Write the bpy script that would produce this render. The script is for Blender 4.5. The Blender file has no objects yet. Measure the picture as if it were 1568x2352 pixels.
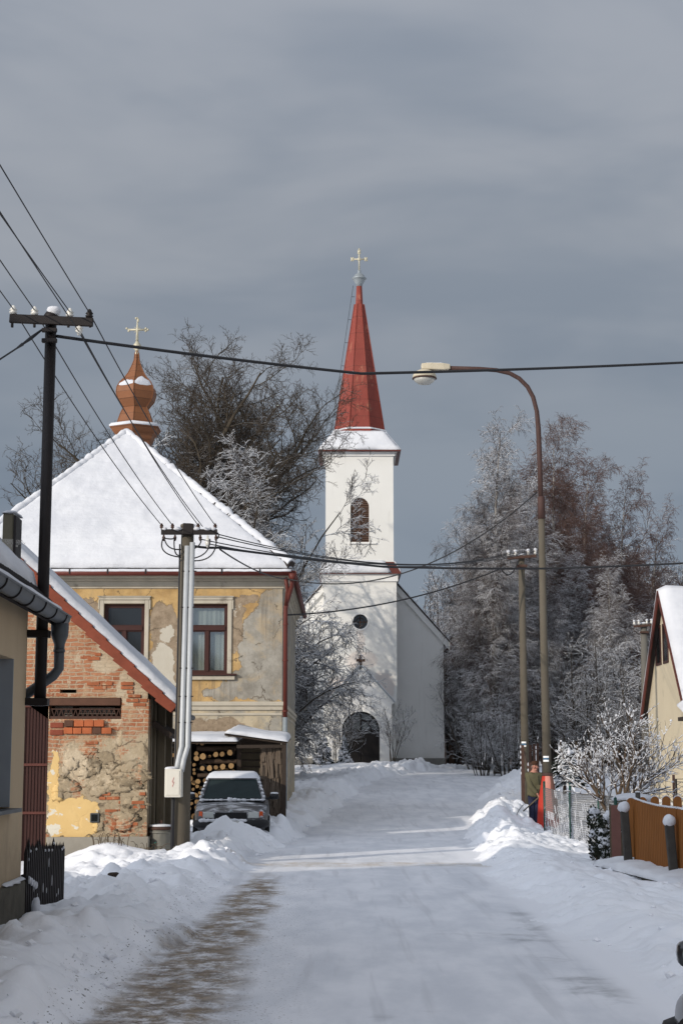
import bpy, bmesh, math, random
import numpy as np
from mathutils import Vector, Matrix, noise as mnoise
from mathutils.geometry import tessellate_polygon
R = math.radians
C = bpy.context.scene.collection
RNG = random.Random(7)

# ------------------------------------------------------------------ camera geometry (survey of the place)
CAMZ, F, CX, CY, HOR = 1.85, 3800.0, 784.0, 1176.0, 1750.0
TILT = math.atan((HOR - CY) / F)
def pt(px, py, Y):
    """survey: the world point seen at (px, py) that lies at distance Y along the street"""
    a, b = (px - CX) / F, -(py - CY) / F
    d = Vector((a, math.cos(TILT) - b * math.sin(TILT), math.sin(TILT) + b * math.cos(TILT)))
    s = Y / d.y
    return Vector((d.x * s, Y, CAMZ + d.z * s))
def px_x(px, Y, py=1500): return pt(px, py, Y).x
def px_z(py, Y): return pt(CX, py, Y).z

# ------------------------------------------------------------------ numpy noise
def _h(ix, iy, seed):
    n = (ix * 374761393 + iy * 668265263 + seed * 974634547) & 0xFFFFFFFF
    n = ((n ^ (n >> 13)) * 1274126177) & 0xFFFFFFFF
    return ((n ^ (n >> 16)) & 0xFFFF) / 65535.0
def vn(x, y, seed=0):
    x = np.asarray(x, float); y = np.asarray(y, float)
    ix = np.floor(x).astype(np.int64); iy = np.floor(y).astype(np.int64)
    fx = x - ix; fy = y - iy
    fx = fx * fx * (3 - 2 * fx); fy = fy * fy * (3 - 2 * fy)
    a = _h(ix, iy, seed); b = _h(ix + 1, iy, seed); c = _h(ix, iy + 1, seed); d = _h(ix + 1, iy + 1, seed)
    return (a + (b - a) * fx) * (1 - fy) + (c + (d - c) * fx) * fy
def fbm(x, y, seed=0, o=4):
    s = 0; a = .5; t = 0
    for k in range(o):
        s = s + a * vn(x * 2 ** k + 13.7 * k, y * 2 ** k - 7.3 * k, seed + k); t += a; a *= .5
    return s / t
def ss(t):
    t = np.clip(t, 0, 1); return t * t * (3 - 2 * t)

# ------------------------------------------------------------------ ground
ROADC = ([-30, 28, 40, 48, 60, 75, 85, 95, 110, 140], [.35, .4, .9, 1.5, 2.6, 4.4, 7.0, 11, 18, 34])
ROADW = ([0, 28, 48, 75, 95, 140], [2.2, 2.05, 2.15, 2.7, 3., 3.])
def road_u(x, y):
    return np.abs(x - np.interp(y, *ROADC)) - np.interp(y, *ROADW)
def ground_np(x, y, detail=True):
    x = np.asarray(x, float); y = np.asarray(y, float)
    z = 1.3 * ss((y - 40) / 47)
    c = np.interp(y, *ROADC)
    wob = (vn(x * .8, y * .5, 5) - .5) * .5 + (vn(x * 2.1, y * 1.7, 6) - .5) * .3
    u = road_u(x, y) + wob
    AL = np.interp(y, [10, 17, 21, 25, 28, 36, 40, 60, 80, 100], [.30, .28, .20, .22, .28, .34, .42, .42, .36, .30])
    AR = np.interp(y, [8, 14, 20, 30, 36, 46, 52, 60, 80, 100], [.08, .14, .22, .26, .36, .46, .42, .34, .34, .30])
    BL = np.interp(y, [10, 20, 26, 30, 34, 38, 42, 60, 90], [.25, .2, .3, .10, .12, .3, .75, .7, .4])
    BR = np.interp(y, [10, 22, 27, 36, 39, 47, 50, 60], [.6, .35, .10, .15, .08, .12, .5, .55])
    A = np.where(x < c, AL, AR); B = np.where(x < c, BL, BR)
    z = z + A * ss(u / .9) * (1 - (1 - B) * ss((u - .75) / np.where((x > c) & (y > 36), 1.0, 1.4)))
    def g(cx, cy, a, rx, ry): return a * np.exp(-((x - cx) / rx) ** 2 - ((y - cy) / ry) ** 2)
    z = z + g(-2.45, 35.2, .26, .8, .8) + g(-2.5, 30.8, .06, .8, 1.6) + g(-4.05, 29.6, .40, .75, .8)
    z = z + g(3.95, 42.5, .06, .8, 3.5) + g(4.2, 48.5, .14, .9, 2.0)
    z = z + g(1.5, 87, .35, 5.5, 1.6)
    m = ss(u / .35) * (1 - ss((u - 2.6) / 2.0))
    m = m * (1 - .85 * np.exp(-((x + 4.05) / .9) ** 2 - ((y - 29.9) / 1.0) ** 2))
    m = m * np.where((x > c) & (y < 33), .62, 1.)
    if detail:
        l1 = np.abs(fbm(x * 1.5, y * 1.5, 21, 2) - .5) * 2
        l2 = 1 - np.abs(fbm(x * 4.2, y * 4.2, 31, 2) - .5) * 4
        l3 = fbm(x * 10, y * 10, 41, 2) - .5
        cl = np.maximum(clods(x, y, .42, 71) * .9, clods(x, y, .24, 83)) * (.25 + 1.1 * ss((vn(x * .8, y * .8, 8) - .25) / .5)) * np.where(x < c, 1., np.where(y > 35, .9, .45))
        z = z + m * (.20 * (.35 - l1) + .07 * (l2 - .5) * vn(x * .9, y * .9, 8) * 1.6 + .05 * l3 + cl)
        z = z + (1 - m) * ss(u / .5) * (.05 * (fbm(x * 1.3, y * 1.3, 51, 3) - .5))
        z = z + (1 - ss((u + .5) / .6)) * (.018 * (fbm(x * 1.2, y * .4, 61, 3) - .5))
    z = z + ss((y - 120) / 200) * 9 * ss((x + 20) / 60)
    return z
def clods(x, y, s, seed):
    """rounded broken lumps: one per cell of a jittered grid"""
    X, Y_ = x / s, y / s; ix = np.floor(X).astype(np.int64); iy = np.floor(Y_).astype(np.int64); best = np.zeros_like(X)
    for dx in (-1, 0, 1):
        for dy in (-1, 0, 1):
            a, b = ix + dx, iy + dy; cx = a + _h(a, b, seed); cy = b + _h(a, b, seed + 1); r = .25 + .42 * _h(a, b, seed + 2) ** 1.5
            q = ((X - cx) * (1 + .5 * _h(a, b, seed + 4))) ** 2 + (Y_ - cy) ** 2; k = np.maximum(0, 1 - q / (r * r)); best = np.maximum(best, r * k * (1 - .35 * k) * 1.5 * (.3 + .7 * _h(a, b, seed + 3)))
    return best * s * .75
def gz(x, y): return float(ground_np(np.array([x]), np.array([y]))[0])

# ------------------------------------------------------------------ mesh builder
def base_of(parent):
    v = Vector((0, 0, 0))
    while parent is not None:
        v = v + Vector(parent.location); parent = parent.parent
    return v
def basis(d):
    d = Vector(d).normalized()
    a = Vector((0, 0, 1)) if abs(d.z) < .9 else Vector((1, 0, 0))
    u = d.cross(a).normalized(); return u, u.cross(d).normalized()
class MB:
    def __init__(s): s.v = []; s.f = []; s.sm = []; s.mi = []
    def add(s, vs, fs, smooth=False, mi=0):
        o = len(s.v); s.v.extend([tuple(v) for v in vs])
        for f in fs: s.f.append(tuple(i + o for i in f)); s.sm.append(smooth); s.mi.append(mi)
        return s
    def box(s, a, b, mi=0, rot=None, piv=None):
        x0, y0, z0 = a; x1, y1, z1 = b
        vs = [Vector(q) for q in ((x0,y0,z0),(x1,y0,z0),(x1,y1,z0),(x0,y1,z0),(x0,y0,z1),(x1,y0,z1),(x1,y1,z1),(x0,y1,z1))]
        if rot is not None:
            c = Vector(piv) if piv is not None else (Vector(a) + Vector(b)) / 2
            vs = [rot @ (v - c) + c for v in vs]
        return s.add(vs, [(0,3,2,1),(4,5,6,7),(0,1,5,4),(1,2,6,5),(2,3,7,6),(3,0,4,7)], mi=mi)
    def bar(s, p, q, w, h, mi=0, up=None):
        p, q = Vector(p), Vector(q); d = (q - p).normalized()
        if up is None: u, v = basis(d)
        else:
            u = d.cross(Vector(up)).normalized(); v = u.cross(d)
        vs = []
        for c in (p, q):
            for a, b in ((-1,-1),(1,-1),(1,1),(-1,1)): vs.append(c + u * (a * w / 2) + v * (b * h / 2))
        return s.add(vs, [(0,1,2,3),(7,6,5,4),(0,4,5,1),(1,5,6,2),(2,6,7,3),(3,7,4,0)], mi=mi)
    def tube(s, pts, r, n=8, mi=0, smooth=True, cap=True):
        pts = [Vector(p) for p in pts]; k = len(pts)
        rs = r if isinstance(r, (list, tuple)) else [r] * k
        vs = []; u = None
        for i, p in enumerate(pts):
            d = (pts[min(i + 1, k - 1)] - pts[max(i - 1, 0)]).normalized()
            if u is None: u, w = basis(d)
            else:
                u = (u - d * u.dot(d))
                u = u.normalized() if u.length > 1e-6 else basis(d)[0]
                w = u.cross(d)
            for j in range(n):
                a = 2 * math.pi * j / n
                vs.append(p + (u * math.cos(a) + w * math.sin(a)) * rs[i])
        fs = []
        for i in range(k - 1):
            for j in range(n):
                j2 = (j + 1) % n
                fs.append((i*n+j, (i+1)*n+j, (i+1)*n+j2, i*n+j2))
        s.add(vs, fs, smooth, mi)
        if cap:
            o = len(s.v) - k * n
            s.f.append(tuple(o + j for j in range(n))); s.sm.append(False); s.mi.append(mi)
            s.f.append(tuple(o + (k-1)*n + n-1-j for j in range(n))); s.sm.append(False); s.mi.append(mi)
        return s
    def lathe(s, prof, c=(0,0,0), n=16, mi=0, smooth=True, ax=None, rot=0):
        """prof: list of (r, h); ax: axis direction"""
        c = Vector(c); ax = Vector(ax or (0,0,1)).normalized()
        if abs(ax.z) > .99: u, w = Vector((1,0,0)), Vector((0,1,0)) * (1 if ax.z > 0 else -1)
        else: u, w = basis(ax)
        vs = []; fs = []
        for r, h in prof:
            for j in range(n):
                a = 2 * math.pi * j / n + rot
                vs.append(c + ax * h + (u * math.cos(a) + w * math.sin(a)) * r)
        for i in range(len(prof) - 1):
            for j in range(n):
                j2 = (j + 1) % n
                fs.append((i*n+j, i*n+j2, (i+1)*n+j2, (i+1)*n+j))
        fs.append(tuple(n - 1 - j for j in range(n))); fs.append(tuple((len(prof)-1)*n + j for j in range(n)))
        return s.add(vs, fs, smooth, mi)
    def blob(s, c, r, seed=0, amp=.25, n=10, m=6, mi=0, fr=1.7):
        c = Vector(c); rx, ry, rz = r if isinstance(r, (tuple, list)) else (r, r, r)
        vs = []; fs = []
        for i in range(m + 1):
            th = math.pi * i / m
            for j in range(n):
                a = 2 * math.pi * j / n
                d = Vector((math.sin(th) * math.cos(a), math.sin(th) * math.sin(a), math.cos(th)))
                k = 1 + amp * mnoise.noise(d * fr + Vector((seed * 3.1, seed * 1.7, seed)))
                vs.append(c + Vector((d.x * rx, d.y * ry, d.z * rz)) * k)
        for i in range(m):
            for j in range(n):
                j2 = (j + 1) % n
                fs.append((i*n+j, (i+1)*n+j, (i+1)*n+j2, i*n+j2))
        return s.add(vs, fs, True, mi)
    def prism(s, poly, o, u, v, w, depth, mi=0):
        """poly in (u,v), extruded along w by depth"""
        o, u, v, w = Vector(o), Vector(u), Vector(v), Vector(w); n = len(poly)
        a = [o + u * x + v * y for x, y in poly]; b = [p + w * depth for p in a]
        fs = [tuple(range(n)), tuple(range(2*n-1, n-1, -1))] + [(i, n + i, n + (i+1) % n, (i+1) % n) for i in range(n)]
        return s.add(a + b, fs, mi=mi)
    def panel(s, outer, holes, o, u, v, w, reveal=.2, mi=0):
        """flat wall with openings; reveals go along w"""
        o, u, v, w = Vector(o), Vector(u), Vector(v), Vector(w)
        loops = [[Vector((x, y, 0)) for x, y in outer]] + [[Vector((x, y, 0)) for x, y in h] for h in holes]
        tri = tessellate_polygon(loops); flat = [p for l in loops for p in l]
        s.add([o + u * p.x + v * p.y for p in flat], tri, mi=mi)
        for h in holes:
            a = [o + u * x + v * y for x, y in h]; b = [p + w * reveal for p in a]; n = len(h)
            s.add(a + b, [(i, (i+1) % n, n + (i+1) % n, n + i) for i in range(n)], mi=mi)
        return s
    def build(s, name, mats, parent=None, origin=None, fix=True):
        off = base_of(parent) if parent is not None else Vector(origin or (0, 0, 0))
        me = bpy.data.meshes.new(name)
        me.from_pydata([(x - off.x, y - off.y, z - off.z) for x, y, z in s.v], [], s.f)
        me.polygons.foreach_set('use_smooth', s.sm)
        mats = mats if isinstance(mats, (list, tuple)) else [mats]
        for m in mats: me.materials.append(m)
        if len(mats) > 1: me.polygons.foreach_set('material_index', s.mi)
        if fix:
            bm = bmesh.new(); bm.from_mesh(me); bmesh.ops.recalc_face_normals(bm, faces=bm.faces); bm.to_mesh(me); bm.free()
        me.update()
        o = bpy.data.objects.new(name, me); C.objects.link(o)
        if parent is not None: o.parent = parent
        else: o.location = off
        return o
def rect(x0, y0, x1, y1): return [(x0, y0), (x1, y0), (x1, y1), (x0, y1)]
def arch(x0, y0, x1, ys, n=14):
    c, r = (x0 + x1) / 2, (x1 - x0) / 2
    return [(x0, y0), (x1, y0)] + [(c + r * math.cos(math.pi * i / n), ys + r * math.sin(math.pi * i / n)) for i in range(n + 1)]
def disc(cx, cy, r, n=24): return [(cx + r * math.cos(2*math.pi*i/n), cy + r * math.sin(2*math.pi*i/n)) for i in range(n)]
def bevel(o, w=.01, seg=2):
    m = o.modifiers.new('bevel', 'BEVEL'); m.width = w; m.segments = seg; m.limit_method = 'ANGLE'; m.angle_limit = R(40)
    return o
def tag(o, label, cat, group=None, kind=None):
    o['label'] = label; o['category'] = cat
    if group: o['group'] = group
    if kind: o['kind'] = kind
    return o
def struct(o, kind='structure'): o['kind'] = kind; return o
def thing(name, loc, label, cat, group=None):
    o = bpy.data.objects.new(name, None); C.objects.link(o); o.location = loc; o.empty_display_size = .2
    return tag(o, label, cat, group)
def copy_tree(o, parent=None):
    c = o.copy(); C.objects.link(c); c.parent = parent
    for ch in [k for k in bpy.data.objects if k.parent == o]: copy_tree(ch, c)
    return c
def np_mesh(name, verts, quads, mat, parent=None, smooth=True, origin=None):
    off = np.array(base_of(parent) if parent is not None else Vector(origin or (0, 0, 0)))
    me = bpy.data.meshes.new(name); k = quads.shape[1]
    me.vertices.add(len(verts)); me.vertices.foreach_set('co', (verts - off).astype(np.float32).ravel())
    me.loops.add(quads.size); me.loops.foreach_set('vertex_index', quads.astype(np.int32).ravel())
    me.polygons.add(len(quads)); me.polygons.foreach_set('loop_start', np.arange(0, quads.size, k, dtype=np.int32))
    me.polygons.foreach_set('use_smooth', np.full(len(quads), smooth))
    for m in (mat if isinstance(mat, (list, tuple)) else [mat]): me.materials.append(m)
    me.update(calc_edges=True); me.validate()
    o = bpy.data.objects.new(name, me); C.objects.link(o)
    if parent is not None: o.parent = parent
    else: o.location = Vector(off)
    return o

# ------------------------------------------------------------------ materials
class NT:
    def __init__(s, name):
        s.m = bpy.data.materials.new(name); s.m.use_nodes = True; s.t = s.m.node_tree
        s.b = s.t.nodes['Principled BSDF']; s.b.inputs['Specular IOR Level'].default_value = .25
        s.out = s.t.nodes['Material Output']
    def n(s, typ, **kw):
        x = s.t.nodes.new(typ)
        for k, v in kw.items():
            if k.startswith('i_'): s.put(x.inputs[k[2:].replace('_', ' ')], v)
            else: setattr(x, k, v)
        return x
    def put(s, sock, v):
        if isinstance(v, bpy.types.NodeSocket): s.t.links.new(v, sock)
        elif isinstance(v, bpy.types.Node): s.t.links.new(v.outputs[0], sock)
        elif isinstance(v, (tuple, list)) and len(v) == 3 and sock.type == 'RGBA': sock.default_value = (*v, 1)
        else: sock.default_value = v
    def pos(s, world=True):
        if world: return s.n('ShaderNodeNewGeometry').outputs['Position']
        return s.n('ShaderNodeTexCoord').outputs['Object']
    def math(s, op, a, b=0., c=0.):
        x = s.n('ShaderNodeMath', operation=op)
        for i, v in enumerate((a, b, c)):
            if i < len(x.inputs): s.put(x.inputs[i], v)
        return x.outputs[0]
    def sep(s, v):
        x = s.n('ShaderNodeSeparateXYZ'); s.put(x.inputs[0], v); return x.outputs
    def noise(s, v, scale, detail=3, rough=.55, dist=0., sx=None):
        if sx is not None:
            mp = s.n('ShaderNodeMapping'); s.put(mp.inputs['Vector'], v); mp.inputs['Scale'].default_value = sx; v = mp.outputs[0]
        x = s.n('ShaderNodeTexNoise'); s.put(x.inputs['Vector'], v)
        x.inputs['Scale'].default_value = scale; x.inputs['Detail'].default_value = detail
        x.inputs['Roughness'].default_value = rough; x.inputs['Distortion'].default_value = dist
        return x.outputs['Fac']
    def ramp(s, f, a, b, lo=0., hi=1.):
        x = s.n('ShaderNodeMapRange', clamp=True, interpolation_type='SMOOTHSTEP')
        for k, v in (('Value', f), ('From Min', a), ('From Max', b), ('To Min', lo), ('To Max', hi)): s.put(x.inputs[k], v)
        return x.outputs[0]
    def mix(s, f, a, b, mode='MIX'):
        x = s.n('ShaderNodeMix', data_type='RGBA', blend_type=mode)
        s.put(x.inputs[0], f); s.put(x.inputs[6], a); s.put(x.inputs[7], b); return x.outputs[2]
    def bump(s, h, strength=.3, dist=.02):
        x = s.n('ShaderNodeBump'); x.inputs['Strength'].default_value = strength; x.inputs['Distance'].default_value = dist
        s.put(x.inputs['Height'], h); s.put(s.b.inputs['Normal'], x.outputs[0])
    def done(s, col, rough=.8, metal=0.):
        s.put(s.b.inputs['Base Color'], col); s.put(s.b.inputs['Roughness'], rough); s.put(s.b.inputs['Metallic'], metal)
        return s.m
SNOW = (.84, .855, .88)
def mat(name, col, rough=.8, var=.25, scale=5, bump=0., bscale=None, metal=0., snow=None, world=True, streak=None, spec=.25, dirt=None):
    t = NT(name); p = t.pos(world)
    n1 = t.noise(p, scale, 4, .6, sx=streak)
    c = t.mix(n1, tuple(x * (1 - var) for x in col), tuple(min(1, x * (1 + var)) for x in col))
    if dirt:
        n2 = t.noise(p, dirt[1], 5, .65)
        c = t.mix(t.ramp(n2, dirt[2], dirt[2] + .15), c, dirt[0])
    if bump: t.bump(t.noise(p, bscale or scale * 6, 5, .6), bump)
    if snow is not None:
        nz = t.sep(t.n('ShaderNodeNewGeometry').outputs['Normal'])[2]
        k = t.math('ADD', nz, t.math('MULTIPLY', t.math('SUBTRACT', t.noise(p, snow[2] if len(snow) > 2 else 6, 2), .5), snow[1]))
        c = t.mix(t.ramp(k, snow[0], snow[0] + .25), c, SNOW)
    t.b.inputs['Specular IOR Level'].default_value = spec
    return t.done(c, rough, metal)
M = {}
def ells(t, x, z, lst, soft=.05):
    out = None
    for cx, cz, rx, rz in lst:
        a = t.math('DIVIDE', t.math('SUBTRACT', x, cx), rx); b = t.math('DIVIDE', t.math('SUBTRACT', z, cz), rz)
        d = t.math('ADD', t.math('POWER', t.math('ABSOLUTE', a), 3.), t.math('POWER', t.math('ABSOLUTE', b), 3.))
        k = t.ramp(d, 1 + soft, 1 - soft, 0, 1)
        out = k if out is None else t.math('MAXIMUM', out, k)
    return out
def warp(t, p, amp, sc):
    q = t.sep(p)
    n1 = t.noise(p, sc, 5, .65); 
    mp = t.n('ShaderNodeVectorMath', operation='ADD'); t.put(mp.inputs[0], p); mp.inputs[1].default_value = (17.3, 5.1, 9.7)
    n2 = t.noise(mp.outputs[0], sc, 5, .65)
    return (t.math('ADD', q[0], t.math('MULTIPLY', t.math('SUBTRACT', n1, .5), amp)), q[1],
            t.math('ADD', q[2], t.math('MULTIPLY', t.math('SUBTRACT', n2, .5), amp)))
def bx(px0, py0, px1, py1, Y):
    a, b = pt(px0, py0, Y), pt(px1, py1, Y)
    return ((a.x + b.x) / 2, (a.z + b.z) / 2, abs(b.x - a.x) / 2, abs(a.z - b.z) / 2)

def m_snow():
    t = NT('snow'); p = t.pos()
    n = t.noise(p, 1.2, 4, .6)
    c = t.mix(n, (.80, .82, .86), (.88, .885, .90))
    d = t.noise(p, 2.3, 5, .7)
    c = t.mix(t.ramp(d, .60, .76, 0, .38), c, (.50, .46, .42))
    h = t.math('ADD', t.noise(p, 22, 5, .7), t.math('MULTIPLY', t.noise(p, 7, 3), 1.5))
    t.bump(h, .32, .02); t.b.inputs['Specular IOR Level'].default_value = .15
    return t.done(c, .75)
M['snow'] = m_snow()
def m_roofsnow():
    t = NT('roof_snow'); p = t.pos()
    c = t.mix(t.ramp(t.noise(p, .55, 4, .6), .3, .7), (.57, .58, .61), (.69, .695, .71))
    t.bump(t.math('ADD', t.math('ADD', t.math('MULTIPLY', t.noise(p, .8, 3, .5), 5.), t.math('MULTIPLY', t.noise(p, 1.0, 4, .6, sx=(.35, .35, 3.2)), 2.2)), t.noise(p, 5.0, 5, .65)), .34, .06); t.b.inputs['Specular IOR Level'].default_value = .12
    return t.done(c, .75)
M['rsnow'] = m_roofsnow()
def m_road():
    t = NT('packed_snow'); p = t.pos(); x, y, z = t.sep(p)
    n = t.noise(p, 1.1, 5, .6, sx=(1.6, .5, 1)); c = t.mix(t.ramp(n, .3, .7), (.66, .68, .72), (.82, .83, .86))
    # long ruts left by tyres and plough
    rut = t.noise(p, 2.4, 3, .5, sx=(2.2, .10, 1)); c = t.mix(t.ramp(rut, .54, .70, 0, .42), c, (.52, .53, .56))
    # dark icy stains, mostly along the right edge
    n2 = t.noise(p, 1.5, 5, .65, .3, sx=(.5, .42, 1))
    edge = t.ramp(t.math('ABSOLUTE', t.math('SUBTRACT', x, 2.35)), 1.3, .1)
    k = t.math('ADD', n2, t.math('MULTIPLY', edge, .17))
    near = t.ramp(y, 30, 20)
    c = t.mix(t.math('MULTIPLY', near, t.ramp(k, .62, .83, 0, .72)), c, (.22, .23, .24))
    lip = t.math('MULTIPLY', t.ramp(t.math('ABSOLUTE', t.math('SUBTRACT', x, .21)), 1.90, 2.22), t.ramp(y, 40, 34))
    c = t.mix(lip, c, (.84, .85, .88))
    # brown grit along the left wheel track
    wx = t.math('ADD', x, t.math('MULTIPLY', t.math('SUBTRACT', t.noise(p, .8, 4, .7), .5), .7))
    cen = t.ramp(y, 10, 27, -1.38, -1.22)
    wid = t.ramp(y, 10, 28.5, .52, .26)
    dd = t.math('DIVIDE', t.math('ABSOLUTE', t.math('SUBTRACT', wx, cen)), wid)
    strip = t.math('MULTIPLY', t.math('MULTIPLY', t.ramp(dd, 1.35, .45), t.ramp(y, 29.5, 25.5)), t.ramp(lip, .9, .2))
    br = t.noise(p, 3.4, 8, .8, .2, sx=(.9, .6, 1))
    kk = t.math('MULTIPLY', strip, t.ramp(br, .37, .56))
    c = t.mix(t.math('MULTIPLY', kk, .94), c, t.mix(t.ramp(t.noise(p, 6, 5, .7), .3, .7), (.085, .055, .028), (.29, .215, .13)))
    cross = t.ramp(t.math('ABSOLUTE', t.math('SUBTRACT', y, t.math('ADD', 30.6, t.math('MULTIPLY', t.math('SUBTRACT', t.noise(p, .5, 3), .5), 2.2)))), .75, .1)
    c = t.mix(t.math('MULTIPLY', t.math('MULTIPLY', cross, t.ramp(br, .36, .6)), .55), c, (.45, .36, .25))
    # loose gravel specks
    sp = t.noise(p, 32, 2, .6); spm = t.ramp(t.math('DIVIDE', t.math('ABSOLUTE', t.math('SUBTRACT', x, cen)), 1.25), 1.1, .4)
    c = t.mix(t.math('MULTIPLY', t.math('MULTIPLY', spm, t.ramp(y, 30, 24)), t.ramp(sp, .635, .67)), c, (.06, .047, .033))
    h = t.math('ADD', t.noise(p, 14, 5, .7), t.math('MULTIPLY', rut, 1.2))
    t.bump(h, .25, .015); t.b.inputs['Specular IOR Level'].default_value = .22
    return t.done(c, .6)
M['road'] = m_road()

def m_wash():
    t = NT('white_plaster'); p = t.pos(); z = t.sep(p)[2]
    c = t.mix(t.noise(p, .9, 6, .65), (.73, .72, .69), (.83, .82, .79))
    sk = t.noise(p, 1.5, 5, .65, sx=(2.4, 2.4, .16)); c = t.mix(t.ramp(sk, .56, .76, 0, .28), c, (.50, .48, .44))
    dm = t.ramp(t.math('ADD', z, t.math('MULTIPLY', t.noise(p, 1.2, 5, .7), 2.2)), 4.2, 2.4); c = t.mix(t.math('MULTIPLY', dm, .35), c, (.46, .43, .37))
    t.bump(t.noise(p, 11, 5, .7), .15); return t.done(c, .88)
M['white_plaster'] = m_wash()
def m_church_low():
    t = NT('porch_plaster'); p = t.pos()
    c = t.mix(t.noise(p, .9, 4), (.69, .68, .65), (.76, .75, .72))
    q = warp(t, p, .9, 1.6)
    return t, p, c
def m_tower():
    t = NT('tower_plaster'); p = t.pos(); Y = 92.0
    c = t.mix(t.noise(p, .8, 5), (.68, .67, .63), (.77, .76, .72))
    wx, y, wz = warp(t, p, .55, 1.8)
    st = ells(t, wx, wz, [bx(795, 1500, 865, 1535, Y), bx(752, 1555, 800, 1605, Y), bx(858, 1545, 905, 1605, Y), bx(820, 1440, 834, 1500, Y)], .6)
    c = t.mix(t.math('MULTIPLY', st, .35), c, (.52, .38, .32))
    sk = t.noise(p, 1.6, 4, .6, sx=(2.2, 2.2, .25)); c = t.mix(t.ramp(sk, .60, .8, 0, .30), c, (.50, .48, .44))
    t.bump(t.noise(p, 9, 4), .1); return t.done(c, .88)
M['tower'] = m_tower()
M['plinth'] = mat('grey_plinth', (.20, .19, .17), .9, .3, 2.5, .3, 12)
def m_spire():
    t = NT('red_sheet_metal'); p = t.pos(); q = t.sep(p)
    c = t.mix(t.noise(p, 1.3, 5, .65), (.185, .034, .024), (.27, .060, .040))
    n = t.noise(p, 1.1, 6, .75, .5, sx=(1.6, 1.6, .6)); c = t.mix(t.ramp(n, .56, .68, 0, .75), c, (.36, .14, .085))
    n2 = t.noise(p, 3.5, 5, .7); c = t.mix(t.ramp(n2, .66, .72, 0, .5), c, (.16, .03, .025))
    sm = t.math('FRACT', t.math('DIVIDE', q[2], 1.02)); c = t.mix(t.ramp(t.math('ABSOLUTE', t.math('SUBTRACT', sm, .5)), .47, .49, 0, .55), c, (.12, .03, .02))
    return t.done(c, .55)
M['spire'] = m_spire()
M['red_trim'] = mat('red_brown_metal', (.105, .028, .020), .5, .3, 6)
M['zinc'] = mat('zinc_sheet', (.30, .33, .34), .45, .3, 7, metal=.3)
M['gilt'] = mat('weathered_gilt', (.50, .46, .34), .5, .35, 12, metal=.3)
M['louvre'] = mat('brown_louvre', (.085, .050, .035), .8, .3, 8)
M['door_dark'] = mat('dark_door_wood', (.008, .006, .0055), .6, .3, 10)
def m_glass(name, col=(.012, .014, .015)):
    t = NT(name); t.b.inputs['Specular IOR Level'].default_value = .5
    return t.done(col, .06)
M['glass'] = m_glass('dark_glass')
M['car_glass'] = mat('car_glass', (.020, .030, .031), .25, .3, 5, spec=.12)
M['doorglass'] = m_glass('door_glass', (.05, .055, .058))
def m_clear():
    t = NT('clear_glass'); tr = t.n('ShaderNodeBsdfTransparent'); gl = t.n('ShaderNodeBsdfGlossy'); gl.inputs['Roughness'].default_value = .05
    tr.inputs['Color'].default_value = (.80, .83, .82, 1)
    mx = t.n('ShaderNodeMixShader'); mx.inputs[0].default_value = .12
    t.put(mx.inputs[1], tr.outputs[0]); t.put(mx.inputs[2], gl.outputs[0]); t.put(t.out.inputs[0], mx.outputs[0]); return t.m
M['clear'] = m_clear()
M['curtain'] = mat('net_curtain', (.50, .50, .47), .9, .10, 3, streak=(2.5, 2.5, .3))
M['curtain_seen'] = M['curtain']

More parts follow.
